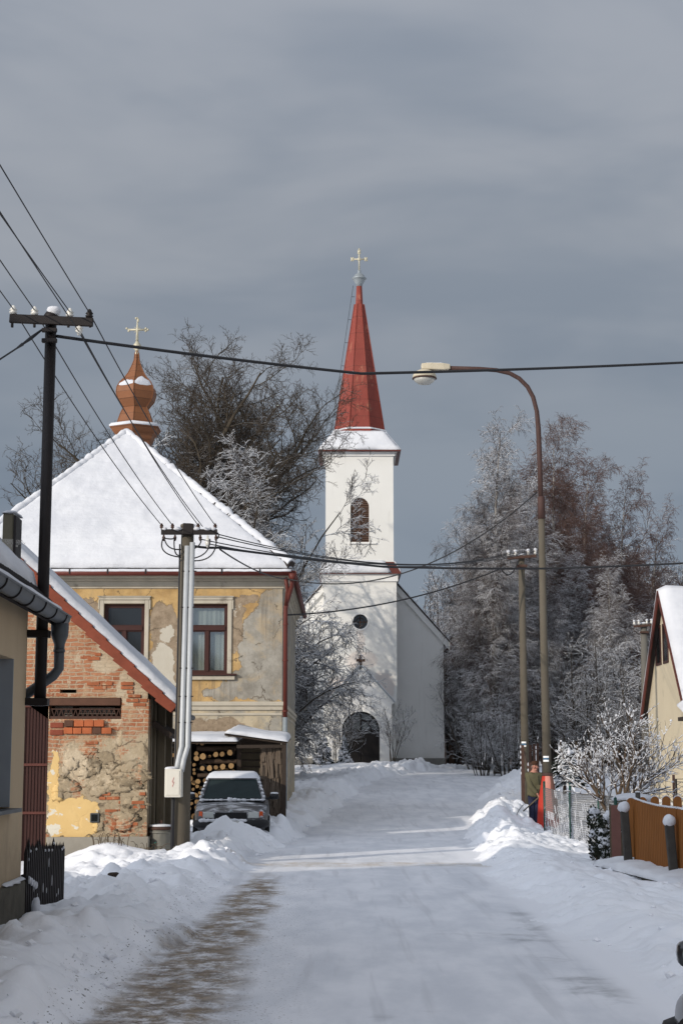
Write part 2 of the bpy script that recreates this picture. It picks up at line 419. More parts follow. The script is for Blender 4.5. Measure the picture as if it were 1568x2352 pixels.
# yellow villa facade with its flaking layers
VY = 46.0
def m_villa():
    t = NT('flaking_ochre_plaster'); p = t.pos()
    wx, y, wz = warp(t, p, .75, 1.7)
    ox, oy, oz = t.sep(p)
    och = t.mix(t.ramp(t.noise(p, 1.3, 7, .75), .3, .7), (.33, .205, .085), (.56, .375, .165))
    sk = t.noise(p, 1.4, 5, .65, sx=(2.5, 2.5, .22)); och = t.mix(t.ramp(sk, .48, .75, 0, .45), och, (.30, .235, .14))
    cem = t.mix(t.ramp(t.noise(p, 1.7, 8, .78), .32, .68), (.20, .182, .15), (.36, .335, .285)); cem = t.mix(t.ramp(t.noise(p, 5., 6, .75, sx=(1.6, 1.6, .5)), .52, .7, 0, .55), cem, (.20, .18, .15))
    n = t.noise(p, .9, 6, .7, .4); cem = t.mix(t.ramp(n, .5, .64, 0, .6), cem, (.43, .33, .20))
    tan = t.mix(t.ramp(t.noise(p, 4, 7, .78), .3, .7), (.19, .14, .092), (.36, .28, .195)); tan = t.mix(t.ramp(t.noise(p, 2.1, 6, .75), .60, .66), tan, (.44, .39, .31))
    pale = t.mix(t.noise(p, 4, 5), (.42, .375, .295), (.52, .48, .40))
    V = VY
    mc = ells(t, wx, wz, [bx(556, 1400, 690, 1600, V), bx(590, 1345, 700, 1480, V), bx(525, 1530, 700, 1610, V), bx(470, 1570, 700, 1612, V)], .10)
    mt = ells(t, wx, wz, [bx(346, 1385, 412, 1600, V), bx(524, 1375, 560, 1500, V), bx(165, 1375, 232, 1545, V), bx(545, 1365, 590, 1392, V), bx(437, 1652, 560, 1672, V), bx(-60, 1400, 30, 1540, V)], .06)
    mp = ells(t, wx, wz, [bx(352, 1478, 400, 1620, V), bx(365, 1440, 395, 1472, V)], .06)
    low = t.ramp(oz, px_z(1612, V) + .02, px_z(1612, V) - .02)
    c = t.mix(mc, och, cem); c = t.mix(mt, c, tan); c = t.mix(mp, c, pale)
    lowc = t.mix(t.ramp(t.noise(p, 1.3, 6, .7), .42, .6), (.50, .42, .29), cem)
    mt2 = ells(t, wx, wz, [bx(420, 1650, 562, 1690, V)], .06)
    lowc = t.mix(mt2, lowc, tan); c = t.mix(low, c, lowc)
    # hairline edge where the top coat broke off
    for mk in (mt, mp, mc):
        e = t.math('MULTIPLY', t.math('MULTIPLY', mk, t.math('SUBTRACT', 1., mk)), 4.)
        c = t.mix(t.math('MULTIPLY', e, .65), c, (.13, .10, .065))
    vc = t.n('ShaderNodeTexVoronoi', feature='DISTANCE_TO_EDGE'); cq = t.n('ShaderNodeCombineXYZ'); t.put(cq.inputs[0], wx); t.put(cq.inputs[1], wz); t.put(vc.inputs['Vector'], cq.outputs[0]); vc.inputs['Scale'].default_value = .75
    ck = t.math('MULTIPLY', t.ramp(vc.outputs['Distance'], .016, .004), t.ramp(t.noise(p, 1.3, 4, .7), .50, .56)); c = t.mix(t.math('MULTIPLY', ck, .8), c, (.09, .07, .05))
    dr = ells(t, ox, oz, [bx(237, 1545, 331, 1640, V), bx(430, 1545, 545, 1630, V), bx(600, 1330, 648, 1480, V)], .5)
    dn = t.noise(p, 2.4, 5, .7, sx=(4.5, 4.5, .18)); c = t.mix(t.math('MULTIPLY', dr, t.ramp(dn, .45, .68, 0, .6)), c, (.13, .11, .085))
    rv = t.noise(p, 2.0, 4, .6, sx=(3, 3, .35)); c = t.mix(t.ramp(rv, .58, .78, 0, .35), c, (.17, .14, .11))
    h = t.math('ADD', t.math('MULTIPLY', t.math('MAXIMUM', mt, mp), -1.2), t.noise(p, 16, 5, .7)); t.bump(h, .35, .02)
    return t.done(c, .92)
M['villa'] = m_villa()
M['villa_trim'] = mat('weathered_lime_trim', (.44, .395, .315), .9, .28, 2.2, .25, 18, streak=(1.2, 1.2, .5), dirt=((.22, .19, .15), 1.6, .56))
M['win_wood'] = mat('red_brown_paint', (.048, .017, .013), .5, .35, 9)
M['gutter_red'] = mat('red_gutter_paint', (.115, .028, .020), .5, .3, 5)
M['tile_dark'] = mat('dark_roof_tile', (.05, .04, .036), .85, .4, 9)
def m_turret():
    t = NT('copper_brown_sheet'); p = t.pos(); q = t.sep(p)
    c = t.mix(t.noise(p, 2.2, 5, .65), (.155, .060, .026), (.26, .108, .046))
    sm = t.math('FRACT', t.math('DIVIDE', q[2], .24)); c = t.mix(t.ramp(t.math('ABSOLUTE', t.math('SUBTRACT', sm, .5)), .44, .48, 0, .6), c, (.09, .04, .02))
    return t.done(c, .5)
M['turret'] = m_turret()

# brick shed
SY = 31.0
def m_shed():
    t = NT('crumbling_brick'); p = t.pos(); x, y, z = t.sep(p)
    cb = t.n('ShaderNodeCombineXYZ'); wobx = t.math('MULTIPLY', t.math('SUBTRACT', t.noise(p, 2.9, 5, .68), .5), .17)
    t.put(cb.inputs[0], t.math('ADD', t.math('ADD', x, y), wobx)); t.put(cb.inputs[1], t.math('ADD', z, t.math('MULTIPLY', wobx, .6)))
    b = t.n('ShaderNodeTexBrick', offset=.5); t.put(b.inputs['Vector'], cb.outputs[0])
    for k, v in (('Scale', 1.), ('Mortar Size', .012), ('Mortar Smooth', .35), ('Bias', -.1), ('Brick Width', .27), ('Row Height', .078)): b.inputs[k].default_value = v
    b.inputs['Color1'].default_value = (.36, .125, .058, 1); b.inputs['Color2'].default_value = (.47, .225, .12, 1); b.inputs['Mortar'].default_value = (.46, .36, .25, 1)
    brick = t.mix(t.ramp(t.noise(p, 3.6, 8, .8), .47, .63, 0, .8), b.outputs['Color'], (.50, .37, .235)); brick = t.mix(t.ramp(t.noise(p, 2.1, 7, .78), .56, .70, 0, .7), brick, (.22, .105, .06))
    # rubble stone below the eaves line, most of it smeared with old mortar
    wv = t.n('ShaderNodeVectorMath', operation='ADD'); nv = t.n('ShaderNodeTexNoise'); t.put(nv.inputs['Vector'], p); nv.inputs['Scale'].default_value = 2.4; nv.inputs['Detail'].default_value = 5
    sv = t.n('ShaderNodeVectorMath', operation='SCALE'); t.put(sv.inputs[0], nv.outputs['Color']); sv.inputs['Scale'].default_value = .5; t.put(wv.inputs[0], cb.outputs[0]); t.put(wv.inputs[1], sv.outputs[0])
    mpv = t.n('ShaderNodeMapping'); t.put(mpv.inputs['Vector'], wv.outputs[0]); mpv.inputs['Scale'].default_value = (1.9, 3.1, 1)
    vo = t.n('ShaderNodeTexVoronoi', feature='F1'); ve = t.n('ShaderNodeTexVoronoi', feature='DISTANCE_TO_EDGE')
    for v_ in (vo, ve): t.put(v_.inputs['Vector'], mpv.outputs[0]); v_.inputs['Scale'].default_value = 1.; v_.inputs['Randomness'].default_value = 1.
    sc = t.sep(vo.outputs['Color'])[0]; edge = t.math('MULTIPLY', t.ramp(ve.outputs['Distance'], .09, .0), t.ramp(t.noise(p, 2.8, 4, .7), .40, .62))
    stone = t.mix(sc, (.22, .175, .115), (.47, .385, .265)); stone = t.mix(t.ramp(t.noise(p, 5, 8, .78), .36, .64, 0, .75), stone, (.40, .31, .20)); stone = t.mix(t.ramp(t.noise(p, 2.2, 6, .75), .56, .66, 0, .8), stone, (.17, .13, .085))
    stone = t.mix(t.math('MULTIPLY', edge, .75), stone, (.10, .075, .05))
    lowb = t.ramp(t.math('ADD', z, t.math('MULTIPLY', t.math('SUBTRACT', t.noise(p, 1.9, 4, .7), .5), 1.3)), pt(0, 1690, SY).z + .12, pt(0, 1690, SY).z - .12)
    patch = t.ramp(t.noise(p, 1.7, 5, .7), .545, .575); stone2 = t.mix(t.math('MULTIPLY', patch, .9), stone, brick)
    c = t.mix(lowb, brick, stone2)
    # remnants of render
    wx, yy, wz = warp(t, p, .40, 3.2)
    ren = t.mix(t.noise(p, 4, 6, .7), (.46, .36, .235), (.64, .54, .395))
    mr = ells(t, wx, wz, [bx(270, 1530, 345, 1620, SY), bx(215, 1480, 275, 1545, SY), bx(145, 1720, 205, 1790, SY), bx(240, 1440, 300, 1500, SY)], .25)
    rn = t.ramp(t.noise(p, 2.6, 8, .8), .55, .60); c = t.mix(t.math('MULTIPLY', rn, .85), c, ren)
    c = t.mix(t.math('MULTIPLY', mr, t.ramp(t.noise(p, 5, 5, .7), .32, .45)), c, ren)
    # yellow paint low on the left
    yl = t.mix(t.noise(p, 2.5, 5), (.60, .40, .16), (.72, .52, .24)); yl = t.mix(t.ramp(t.noise(p, 3.3, 4), .60, .63), yl, (.66, .62, .52))
    wx2, yy2, wz2 = warp(t, p, .16, 4.)
    wx2, yy2, wz2 = warp(t, p, .34, 4.5)
    my = ells(t, wx2, wz2, [bx(112, 1725, 133, 1930, SY), bx(110, 1832, 228, 1928, SY)], .04)
    c = t.mix(my, c, yl)
    rough_h = t.math('ADD', t.math('MULTIPLY', t.noise(p, 9, 7, .78), 1.4), t.math('MULTIPLY', t.math('SUBTRACT', 1., lowb), t.math('MULTIPLY', b.outputs['Fac'], -.5)))
    rough_h = t.math('SUBTRACT', rough_h, t.math('MULTIPLY', t.math('MULTIPLY', lowb, edge), .9)); h = t.math('MULTIPLY', rough_h, t.math('SUBTRACT', 1., t.math('MULTIPLY', my, .85)))
    h = t.math('ADD', h, t.math('MULTIPLY', my, 1.2)); t.bump(h, .8, .035)
    return t.done(c, .93)
M['shed'] = m_shed()
M['brick_new'] = mat('orange_brick', (.40, .115, .045), .85, .5, 4, .2)
M['tile_red'] = mat('red_clay_tile', (.20, .052, .028), .8, .45, 3, .25)
M['gate_rail'] = mat('worn_gate_rail', (.10, .034, .026), .7, .4, 6)
M['gate_brown'] = mat('brown_sheet_metal', (.040, .014, .011), .55, .35, 6, streak=(6, 6, .4))
M['old_wood'] = mat('old_grey_wood', (.13, .105, .07), .9, .4, 8, .3, streak=(6, 6, .5))
M['dark_wood'] = mat('dark_wood', (.045, .033, .025), .9, .4, 8, .3, streak=(5, 5, .6))
M['lintel'] = mat('rusty_lintel', (.10, .048, .03), .8, .4, 6)
M['concrete'] = mat('grey_concrete', (.27, .25, .21), .92, .3, 3.0, .3, 20, dirt=((.15, .13, .10), 1.5, .55))

# beige house
def m_beige():
    t = NT('beige_plaster'); p = t.pos(); x, y, z = t.sep(p)
    c = t.mix(t.noise(p, 1.1, 6, .7, sx=(1, 1, .45)), (.43, .325, .205), (.54, .42, .275))
    spl = t.ramp(t.math('ADD', z, t.math('MULTIPLY', t.math('SUBTRACT', t.noise(p, 2.6, 6, .75), .5), 1.3)), 1.25, .5)
    c = t.mix(t.math('MULTIPLY', spl, .5), c, (.20, .155, .105))
    st = t.noise(p, 3.0, 4, .6, sx=(1, 1.6, .12)); c = t.mix(t.ramp(st, .56, .74, 0, .35), c, (.27, .21, .145))
    t.bump(t.noise(p, 28, 5, .7), .25, .02); return t.done(c, .92)
M['beige'] = m_beige()
M['stone_base'] = mat('split_stone_base', (.085, .076, .058), .92, .6, 4, 1.0, 7)
M['black_metal'] = mat('black_painted_metal', (.016, .012, .011), .55, .4, 8)
M['rust_metal'] = mat('rusty_steel', (.070, .038, .028), .8, .5, 9)
M['gutter_zinc'] = mat('dull_zinc_gutter', (.085, .092, .097), .5, .3, 4, metal=.35)
M['reveal'] = mat('grey_window_reveal', (.27, .29, .31), .7, .15, 3)
M['rubble'] = mat('rubble_stone', (.30, .235, .15), .95, .45, 3.5, .6, 14, dirt=((.42, .33, .215), 4.0, .52))
M['brick_old'] = mat('old_brick_face', (.34, .115, .052), .92, .55, 3.3, .5, 18, dirt=((.46, .34, .215), 6.0, .57))
M['pole_conc'] = mat('spun_concrete', (.108, .093, .070), .92, .28, 2.2, .25, 25, streak=(1.5, 1.5, .5), dirt=((.10, .085, .06), 1.2, .55))
M['pole_grey'] = mat('grey_concrete_pole', (.13, .122, .105), .92, .28, 2.2, .25, 25, streak=(1.5, 1.5, .5), dirt=((.11, .10, .08), 1.1, .55))
M['conduit'] = mat('galvanised_conduit', (.46, .475, .48), .5, .12, 8, metal=.15)
M['box_white'] = mat('cream_cabinet', (.64, .61, .53), .55, .1, 4)
M['porcelain'] = mat('white_porcelain', (.68, .66, .60), .25, .12, 9, spec=.5)
M['wire'] = mat('dark_wire', (.03, .03, .032), .6, .2, 9)
M['bin'] = mat('galvanised_bin', (.19, .185, .16), .6, .35, 6, metal=.35)
M['green_dot'] = mat('green_sticker', (.10, .50, .32), .6, .1)
M['red_ink'] = mat('red_ink', (.55, .05, .04), .6, .1)
M['white_ink'] = mat('white_paint_mark', (.80, .80, .78), .6, .06)
M['blue_ink'] = mat('blue_paint_mark', (.05, .12, .20), .6, .1)
M['ch_text'] = mat('pale_lettering', (.50, .47, .42), .7, .1)
M['chimney'] = mat('sooty_render', (.13, .115, .08), .92, .35, 2.5, .3, 12)
def m_cut():
    t = NT('cut_timber'); p = t.pos(False); oi = t.n('ShaderNodeObjectInfo').outputs['Random']; q = t.sep(p)
    rad = t.math('SQRT', t.math('ADD', t.math('POWER', t.math('ABSOLUTE', q[0]), 2.), t.math('POWER', t.math('ABSOLUTE', q[2]), 2.)))
    rg = t.math('FRACT', t.math('MULTIPLY', t.math('ADD', rad, t.math('MULTIPLY', t.noise(p, 1.5, 3), .25)), 5.)); c = t.mix(oi, (.16, .095, .042), (.36, .225, .10))
    return t.done(t.mix(t.ramp(rg, .6, .9, 0, .5), c, (.11, .065, .03)), .9)
M['logcut'] = m_cut()
M['bark'] = mat('log_bark', (.075, .050, .034), .95, .5, 9, .5, 30, world=False)
M['split'] = mat('split_firewood', (.13, .10, .075), .95, .6, 9, .5, 20, streak=(5, 5, .4))
# vehicles
def m_carpaint(name, col, fro):
    t = NT(name); p = t.pos(False)
    c = t.mix(t.noise(p, 6, 3), tuple(x * .85 for x in col), tuple(x * 1.15 for x in col))
    if fro:
        nz = t.sep(t.n('ShaderNodeNewGeometry').outputs['Normal'])[2]
        n = t.noise(p, 2.6, 6, .72, .9, sx=(.8, 1.4, 1.6))
        k = t.math('ADD', n, t.math('MULTIPLY', nz, .12)); c = t.mix(t.ramp(k, .58, .76, 0, .8), c, (.70, .72, .75))
    t.b.inputs['Coat Weight'].default_value = .0 if fro else .6
    t.b.inputs['Specular IOR Level'].default_value = .4
    return t.done(c, .42 if fro else .3)
M['car_grey'] = m_carpaint('frosted_grey_paint', (.055, .056, .060), True)
M['car_dark'] = m_carpaint('dark_car_paint', (.030, .030, .033), False)
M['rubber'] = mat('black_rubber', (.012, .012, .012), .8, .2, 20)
M['plastic'] = mat('black_plastic', (.018, .018, .019), .55, .2, 12)
M['lamp_glass'] = mat('headlight_glass', (.44, .46, .44), .12, .15, 14, spec=.6)
M['orange'] = mat('orange_lens', (.55, .085, .02), .25, .1)
M['plate'] = mat('number_plate', (.55, .55, .52), .5, .1)
t_ = NT('mirror_glass'); M['mirror'] = t_.done((.62, .70, .66), .04, 1.)
# lamp, fences
M['lamp_cream'] = mat('cream_lamp_housing', (.52, .46, .34), .6, .12, 6)
M['lamp_bowl'] = mat('frosted_lamp_bowl', (.42, .41, .37), .3, .15, 6, spec=.5)
M['rust_pipe'] = mat('rusty_lamp_pipe', (.066, .036, .030), .7, .4, 6, streak=(3, 3, .5))
def m_cone():
    t = NT('red_base_with_glare'); p = t.pos(False); x, y, z = t.sep(p)
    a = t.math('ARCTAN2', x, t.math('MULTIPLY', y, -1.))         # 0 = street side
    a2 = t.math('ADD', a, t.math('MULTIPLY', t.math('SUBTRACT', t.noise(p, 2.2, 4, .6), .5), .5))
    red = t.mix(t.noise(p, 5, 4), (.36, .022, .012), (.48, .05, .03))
    glare_pink = t.mix(t.noise(p, 4, 5, .6), (.50, .17, .13), (.60, .27, .21))
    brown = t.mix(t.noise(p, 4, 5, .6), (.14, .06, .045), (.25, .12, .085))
    c = t.mix(t.ramp(a2, -.62, -.48), red, glare_pink); c = t.mix(t.ramp(a2, .25, .42), c, brown)  # sun glare painted in as a pale stripe, brown set by angle
    drip = t.ramp(t.math('ADD', z, t.math('MULTIPLY', t.math('SUBTRACT', t.noise(p, 7, 3, sx=(1, 1, .2)), .5), .8)), .42, .32)
    c = t.mix(drip, c, red)
    t.bump(t.noise(p, 20, 4), .15); return t.done(c, .7)
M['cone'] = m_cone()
M['green_post'] = mat('green_fence_post', (.020, .065, .050), .5, .25, 8)
M['mesh_wire'] = mat('fence_wire', (.16, .16, .16), .6, .2, 8)
M['mesh_white'] = mat('snow_rimed_wire', (.60, .61, .64), .8, .1, 8)
M['orange_wood'] = mat('orange_stained_wood', (.235, .088, .020), .6, .35, 6, streak=(9, 9, .5))
M['post_dark'] = mat('dark_concrete_post', (.060, .055, .048), .9, .45, 7, .4, 16)
M['pink_board'] = mat('red_brown_board', (.16, .075, .060), .8, .3, 6)
M['thuja'] = mat('dark_thuja_leaf', (.020, .024, .014), .85, .5, 4, snow=(.60, .5, 5))
M['conifer'] = mat('dark_conifer_needle', (.016, .026, .016), .85, .5, 4, snow=(.45, .7, 4))
# person
M['skin'] = mat('weathered_skin', (.42, .20, .145), .6, .12, 30)
M['jacket'] = mat('olive_jacket', (.10, .092, .052), .9, .25, 12, .2)
M['jeans'] = mat('navy_trousers', (.022, .026, .055), .9, .3, 14, .2)
M['cap'] = mat('brown_cap', (.055, .026, .014), .9, .25, 20)
M['boots'] = mat('black_boots', (.010, .010, .010), .6, .2, 10)
M['scarf'] = mat('dark_blue_collar', (.03, .035, .06), .9, .3, 20)
M['hair'] = mat('grey_hair', (.22, .20, .18), .8, .3, 30)
M['eye'] = mat('eye', (.03, .025, .02), .3, .1)
M['lips'] = mat('lips', (.30, .11, .09), .6, .1)
M['alu'] = mat('aluminium_blade', (.36, .37, .38), .4, .2, 8, metal=.6)
# trees
M['bark_oak'] = mat('oak_bark', (.060, .048, .034), .95, .4, 4, .3, 14, snow=(.80, .5, 1.2))
M['twig_oak'] = mat('oak_twigs', (.055, .043, .032), .95, .3, 3, snow=(.86, .7, .5))
M['bark_rime'] = mat('rimed_bark', (.055, .046, .036), .95, .4, 4, .3, 14, snow=(.38, .6, 1.5))
M['twig_rime'] = mat('rimed_twigs', (.070, .060, .052), .95, .3, 3, snow=(.27, 1.2, 1.3))
def m_birch():
    t = NT('birch_bark'); p = t.pos(False); z = t.sep(p)[2]
    w = t.mix(t.noise(p, 3, 4), (.20, .18, .16), (.42, .39, .35))
    n = t.noise(p, 3.0, 5, .7, sx=(1, 1, .8)); w = t.mix(t.ramp(n, .52, .60), w, (.03, .027, .024))
    low = t.ramp(t.math('ADD', z, t.math('MULTIPLY', n, 5)), 9.5, 5.5); return t.done(t.mix(low, w, (.028, .024, .020)), .9)
M['bark_birch'] = m_birch()
M['twig_birch'] = mat('birch_twigs', (.095, .075, .068), .95, .3, 3, snow=(.46, 1.6, .5))
M['twig_red'] = mat('red_birch_twigs', (.110, .068, .057), .95, .3, 3, snow=(.92, 1.4, .45))
M['bark_bush'] = mat('bush_bark', (.085, .060, .040), .95, .35, 6, snow=(.50, .9, 5))
M['twig_dry'] = mat('dry_stems', (.10, .075, .05), .95, .3, 6)
M['woods'] = mat('far_twigs', (.060, .050, .046), .95, .35, .4, snow=(.55, 1.4, .5))
M['brown_wall'] = mat('brown_wall', (.10, .065, .045), .9, .2, 2)
M['cream_wall'] = mat('cream_gable', (.56, .485, .35), .9, .09, .9, .1, 14, dirt=((.40, .345, .25), .7, .62))
M['verge'] = mat('red_brown_verge', (.10, .028, .020), .7, .3, 4)
# ------------------------------------------------------------------ camera, sky, sun
cam = bpy.data.cameras.new('camera'); co = bpy.data.objects.new('camera', cam); C.objects.link(co)
co.location = (0, 0, CAMZ); co.rotation_euler = (R(90) + TILT, 0, 0)
cam.sensor_fit = 'HORIZONTAL'; cam.sensor_width = 22.2; cam.lens = F / 1568 * 22.2; cam.clip_start = .1; cam.clip_end = 6000
sc = bpy.context.scene; sc.camera = co
sc.view_settings.view_transform = 'Standard'; sc.view_settings.look = 'None'; sc.view_settings.exposure = 0; sc.view_settings.gamma = 1
try: sc.view_settings.use_curve_mapping = False
except Exception: pass
SUN_AZ, SUN_EL = R(44), R(18.5)            # azimuth measured from behind the viewer towards the left
sd = Vector((-math.sin(SUN_AZ) * math.cos(SUN_EL), -math.cos(SUN_AZ) * math.cos(SUN_EL), math.sin(SUN_EL)))
sun = bpy.data.lights.new('sun', 'SUN'); sun.energy = 2.9; sun.angle = R(.6); sun.color = (1, .91, .79)
so = bpy.data.objects.new('sun', sun); C.objects.link(so); so.rotation_euler = sd.to_track_quat('Z', 'Y').to_euler(); so.location = sd * 50
W = bpy.data.worlds.new('World'); sc.world = W; W.use_nodes = True; wt = W.node_tree; bg = wt.nodes['Background']
def wn(typ, **kw):
    x = wt.nodes.new(typ)
    for k, v in kw.items(): setattr(x, k, v)
    return x
def wl(a, b): wt.links.new(a, b)
sky = wn('ShaderNodeTexSky', sky_type='NISHITA', sun_disc=False, sun_elevation=SUN_EL, sun_rotation=math.atan2(sd.x, sd.y), air_density=1.0, dust_density=1.5)
tc = wn('ShaderNodeTexCoord'); sp = wn('ShaderNodeSeparateXYZ'); wl(tc.outputs['Generated'], sp.inputs[0])
mp = wn('ShaderNodeMapping'); mp.inputs['Scale'].default_value = (1.0, 1.0, 3.0); wl(tc.outputs['Generated'], mp.inputs['Vector'])
n1 = wn('ShaderNodeTexNoise'); n1.inputs['Scale'].default_value = 4.2; n1.inputs['Detail'].default_value = 4; n1.inputs['Roughness'].default_value = .5; n1.inputs['Distortion'].default_value = .25
wl(mp.outputs[0], n1.inputs['Vector'])
r1 = wn('ShaderNodeMapRange', clamp=True, interpolation_type='SMOOTHSTEP'); wl(n1.outputs['Fac'], r1.inputs[0])
for i, v in ((1, .34), (2, .66), (3, 0), (4, 1)): r1.inputs[i].default_value = v
# cloud deck: darker slate blue low down, paler grey higher up, brighter overhead
cr = wn('ShaderNodeValToRGB'); wl(sp.outputs[2], cr.inputs[0])
e = cr.color_ramp.elements; e[0].position = 0.0; e[0].color = (.185, .225, .28, 1); e[1].position = 1; e[1].color = (.32, .335, .365, 1)
for p_, c_ in ((.08, (.178, .214, .266, 1)), (.20, (.215, .246, .285, 1)), (.31, (.285, .308, .338, 1)), (.45, (.30, .328, .368, 1))):
    q = e.new(p_); q.color = c_
br = wn('ShaderNodeMix', data_type='RGBA', blend_type='MULTIPLY'); br.inputs[0].default_value = 1.0
vr = wn('ShaderNodeMix', data_type='RGBA'); wl(r1.outputs[0], vr.inputs[0]); vr.inputs[6].default_value = (.90, .94, 1.01, 1); vr.inputs[7].default_value = (1.23, 1.21, 1.22, 1)
wl(cr.outputs[0], br.inputs[6]); wl(vr.outputs[2], br.inputs[7])
sc_ = wn('ShaderNodeMix', data_type='RGBA', blend_type='MULTIPLY'); sc_.inputs[0].default_value = 1; sc_.inputs[7].default_value = (10, 10, 10, 1); wl(br.outputs[2], sc_.inputs[6])
# thin cloud glows towards the low sun behind the viewer
dp = wn('ShaderNodeVectorMath', operation='DOT_PRODUCT'); wl(tc.outputs['Generated'], dp.inputs[0]); dp.inputs[1].default_value = sd
gl = wn('ShaderNodeMapRange', clamp=True, interpolation_type='SMOOTHSTEP'); wl(dp.outputs['Value'], gl.inputs[0])
for i, v in ((1, .15), (2, 1.0), (3, 1.0), (4, 3.7)): gl.inputs[i].default_value = v
gm = wn('ShaderNodeVectorMath', operation='SCALE'); wl(sc_.outputs[2], gm.inputs[0]); wl(gl.outputs[0], gm.inputs['Scale'])
mx = wn('ShaderNodeMix', data_type='RGBA'); mx.inputs[0].default_value = .93; wl(sky.outputs[0], mx.inputs[6]); wl(gm.outputs[0], mx.inputs[7])
wl(mx.outputs[2], bg.inputs['Color']); bg.inputs['Strength'].default_value = .1

# ------------------------------------------------------------------ the ground sheet, the road on it and its banks
def axis_pts(segs):
    out = []
    for a, b, st in segs: out += list(np.arange(a, b, st))
    return np.array(out + [segs[-1][1]])
gx = axis_pts([(-3000, -400, 400), (-400, -60, 20), (-60, -14, 2), (-14, -7, .35), (-7, -5, .12), (-5, 6.4, .065), (6.4, 9, .12), (9, 16, .35), (16, 60, 2), (60, 400, 20), (400, 3000, 400)])
gy = axis_pts([(-60, -4, 4), (-4, 8, .5), (8, 20, .06), (20, 34, .075), (34, 48, .09), (48, 70, .16), (70, 100, .25), (100, 150, 1.5), (150, 400, 12), (400, 4000, 300)])
XX, YY = np.meshgrid(gx, gy); ZZ = ground_np(XX, YY)
GV = np.stack([XX, YY, ZZ], -1).reshape(-1, 3)
nx, ny = len(gx), len(gy)
ii = np.arange(nx * ny).reshape(ny, nx)
Q = np.stack([ii[:-1, :-1], ii[:-1, 1:], ii[1:, 1:], ii[1:, :-1]], -1).reshape(-1, 4)
cxm = (XX[:-1, :-1] + XX[1:, 1:]).ravel() / 2; cym = (YY[:-1, :-1] + YY[1:, 1:]).ravel() / 2
uu = road_u(cxm, cym) + ((vn(cxm * .8, cym * .5, 5) - .5) * .5 + (vn(cxm * 2.1, cym * 1.7, 6) - .5) * .3)
inroad = (uu < np.where((cxm < 0) & (cym < 34), .42, .06)) & (cym < 140) & (cym > -25)
inbank = (~inroad) & (uu < 2.3) & (cym < 100) & (cym > 0)
for nm, msk, mt in (('road', inroad, M['road']), ('snow_bank', inbank, M['snow']), ('snow_ground', ~(inroad | inbank), M['snow'])):
    q = Q[msk]; us, inv = np.unique(q, return_inverse=True)
    struct(np_mesh(nm, GV[us], inv.reshape(-1, 4), mt))
# broken lumps of ploughed snow lying on the banks
rg = np.random.default_rng(3); clv = []; clf = []; nlump = 0
while nlump < 500:
    y = 11 + 50 * rg.random() ** 1.3; side = -1 if rg.random() < .5 else 1
    u = abs(rg.normal(.55, .55)); x = np.interp(y, *ROADC) + side * (np.interp(y, *ROADW) + u + .1)
    s = .012 + .045 * rg.random() ** 4
    if math.hypot(x + 4.05, y - 29.9) < 1.25 or x < -5.5 or (x < -3.2 and y < 21): continue
    if side > 0 and y < 30 and rg.random() < .5: continue
    z = gz(x, y); o = len(clv)
    for (a, b, c) in ((0,0,1),(0,0,-1),(1,0,0),(-1,0,0),(0,1,0),(0,-1,0),(.6,.6,.55),(-.6,.6,.5),(.6,-.6,.5),(-.6,-.6,.6)):
        k = s * (.75 + .6 * rg.random()); clv.append((x + a * k * 1.3, y + b * k, z + c * k * .9 + s * .3))
    clf += [(o+a, o+b, o+c) for a, b, c in ((0,6,7),(0,7,9),(0,9,8),(0,8,6),(2,4,6),(4,3,7),(3,5,9),(5,2,8),(6,4,7),(7,3,9),(9,5,8),(8,2,6),(1,4,2),(1,3,4),(1,5,3),(1,2,5))]
    nlump += 1
lumps = np_mesh('snow_lumps', np.array(clv), np.array(clf), M['snow'], smooth=False); tag(struct(lumps, 'stuff'), 'loose crumbs of ploughed snow scattered over the roadside banks', 'snow')

def snow_slab(mb, quad, th, n=24, m=10, seed=0, mi=0, rough=.35, edge=.12, sag=0.):
    """a soft blanket of snow on the roof plane a,b (eave) c,d (top)"""
    a, b, c, d = [Vector(q) for q in quad]; nrm = (b - a).cross(d - a)
    if nrm.length < 1e-6: nrm = (b - a).cross(c - a)
    nrm.normalize()
    if nrm.z < 0: nrm = -nrm
    lu = max((b - a).length, (c - d).length); lv = ((d - a).length + (c - b).length) / 2
    vs = []; k = (n + 1)
    for j in range(m + 1):
        for i in range(n + 1):
            u, v = i / n, j / m
            p = (a * (1 - u) + b * u) * (1 - v) + (d * (1 - u) + c * u) * v
            e = min(u * lu, (1 - u) * lu, v * lv) / edge
            k_ = math.sqrt(max(0, 1 - (1 - min(1, e)) ** 2)) * .75 + .25
            q = p * 1.1 + Vector((seed * 5.3, seed * 2.1, 0))
            hgt = th * k_ * (1 + rough * mnoise.noise(q) + rough * .5 * mnoise.noise(q * 3.7))
            out = nrm * hgt
            if v == 0: out += (a - d).normalized() * (.05 * mnoise.noise(q * 3.1)) if (a - d).length > 1e-6 else Vector()
            vs.append(p + out)
    o = len(vs); fs = []
    for j in range(m):
        for i in range(n): fs.append((j*k+i, j*k+i+1, (j+1)*k+i+1, (j+1)*k+i))
    # skirt down to the roof
    ring = [i for i in range(n + 1)] + [j*k+n for j in range(1, m + 1)] + [m*k+i for i in range(n-1, -1, -1)] + [j*k for j in range(m-1, 0, -1)]
    for r_ in ring:
        j, i = divmod(r_, k); u, v = i / n, j / m
        vs.append((a * (1 - u) + b * u) * (1 - v) + (d * (1 - u) + c * u) * v + nrm * .004)
    L = len(ring)
    for t in range(L): fs.append((ring[t], o + t, o + (t+1) % L, ring[(t+1) % L]))
    mb.add(vs, fs, True, mi)
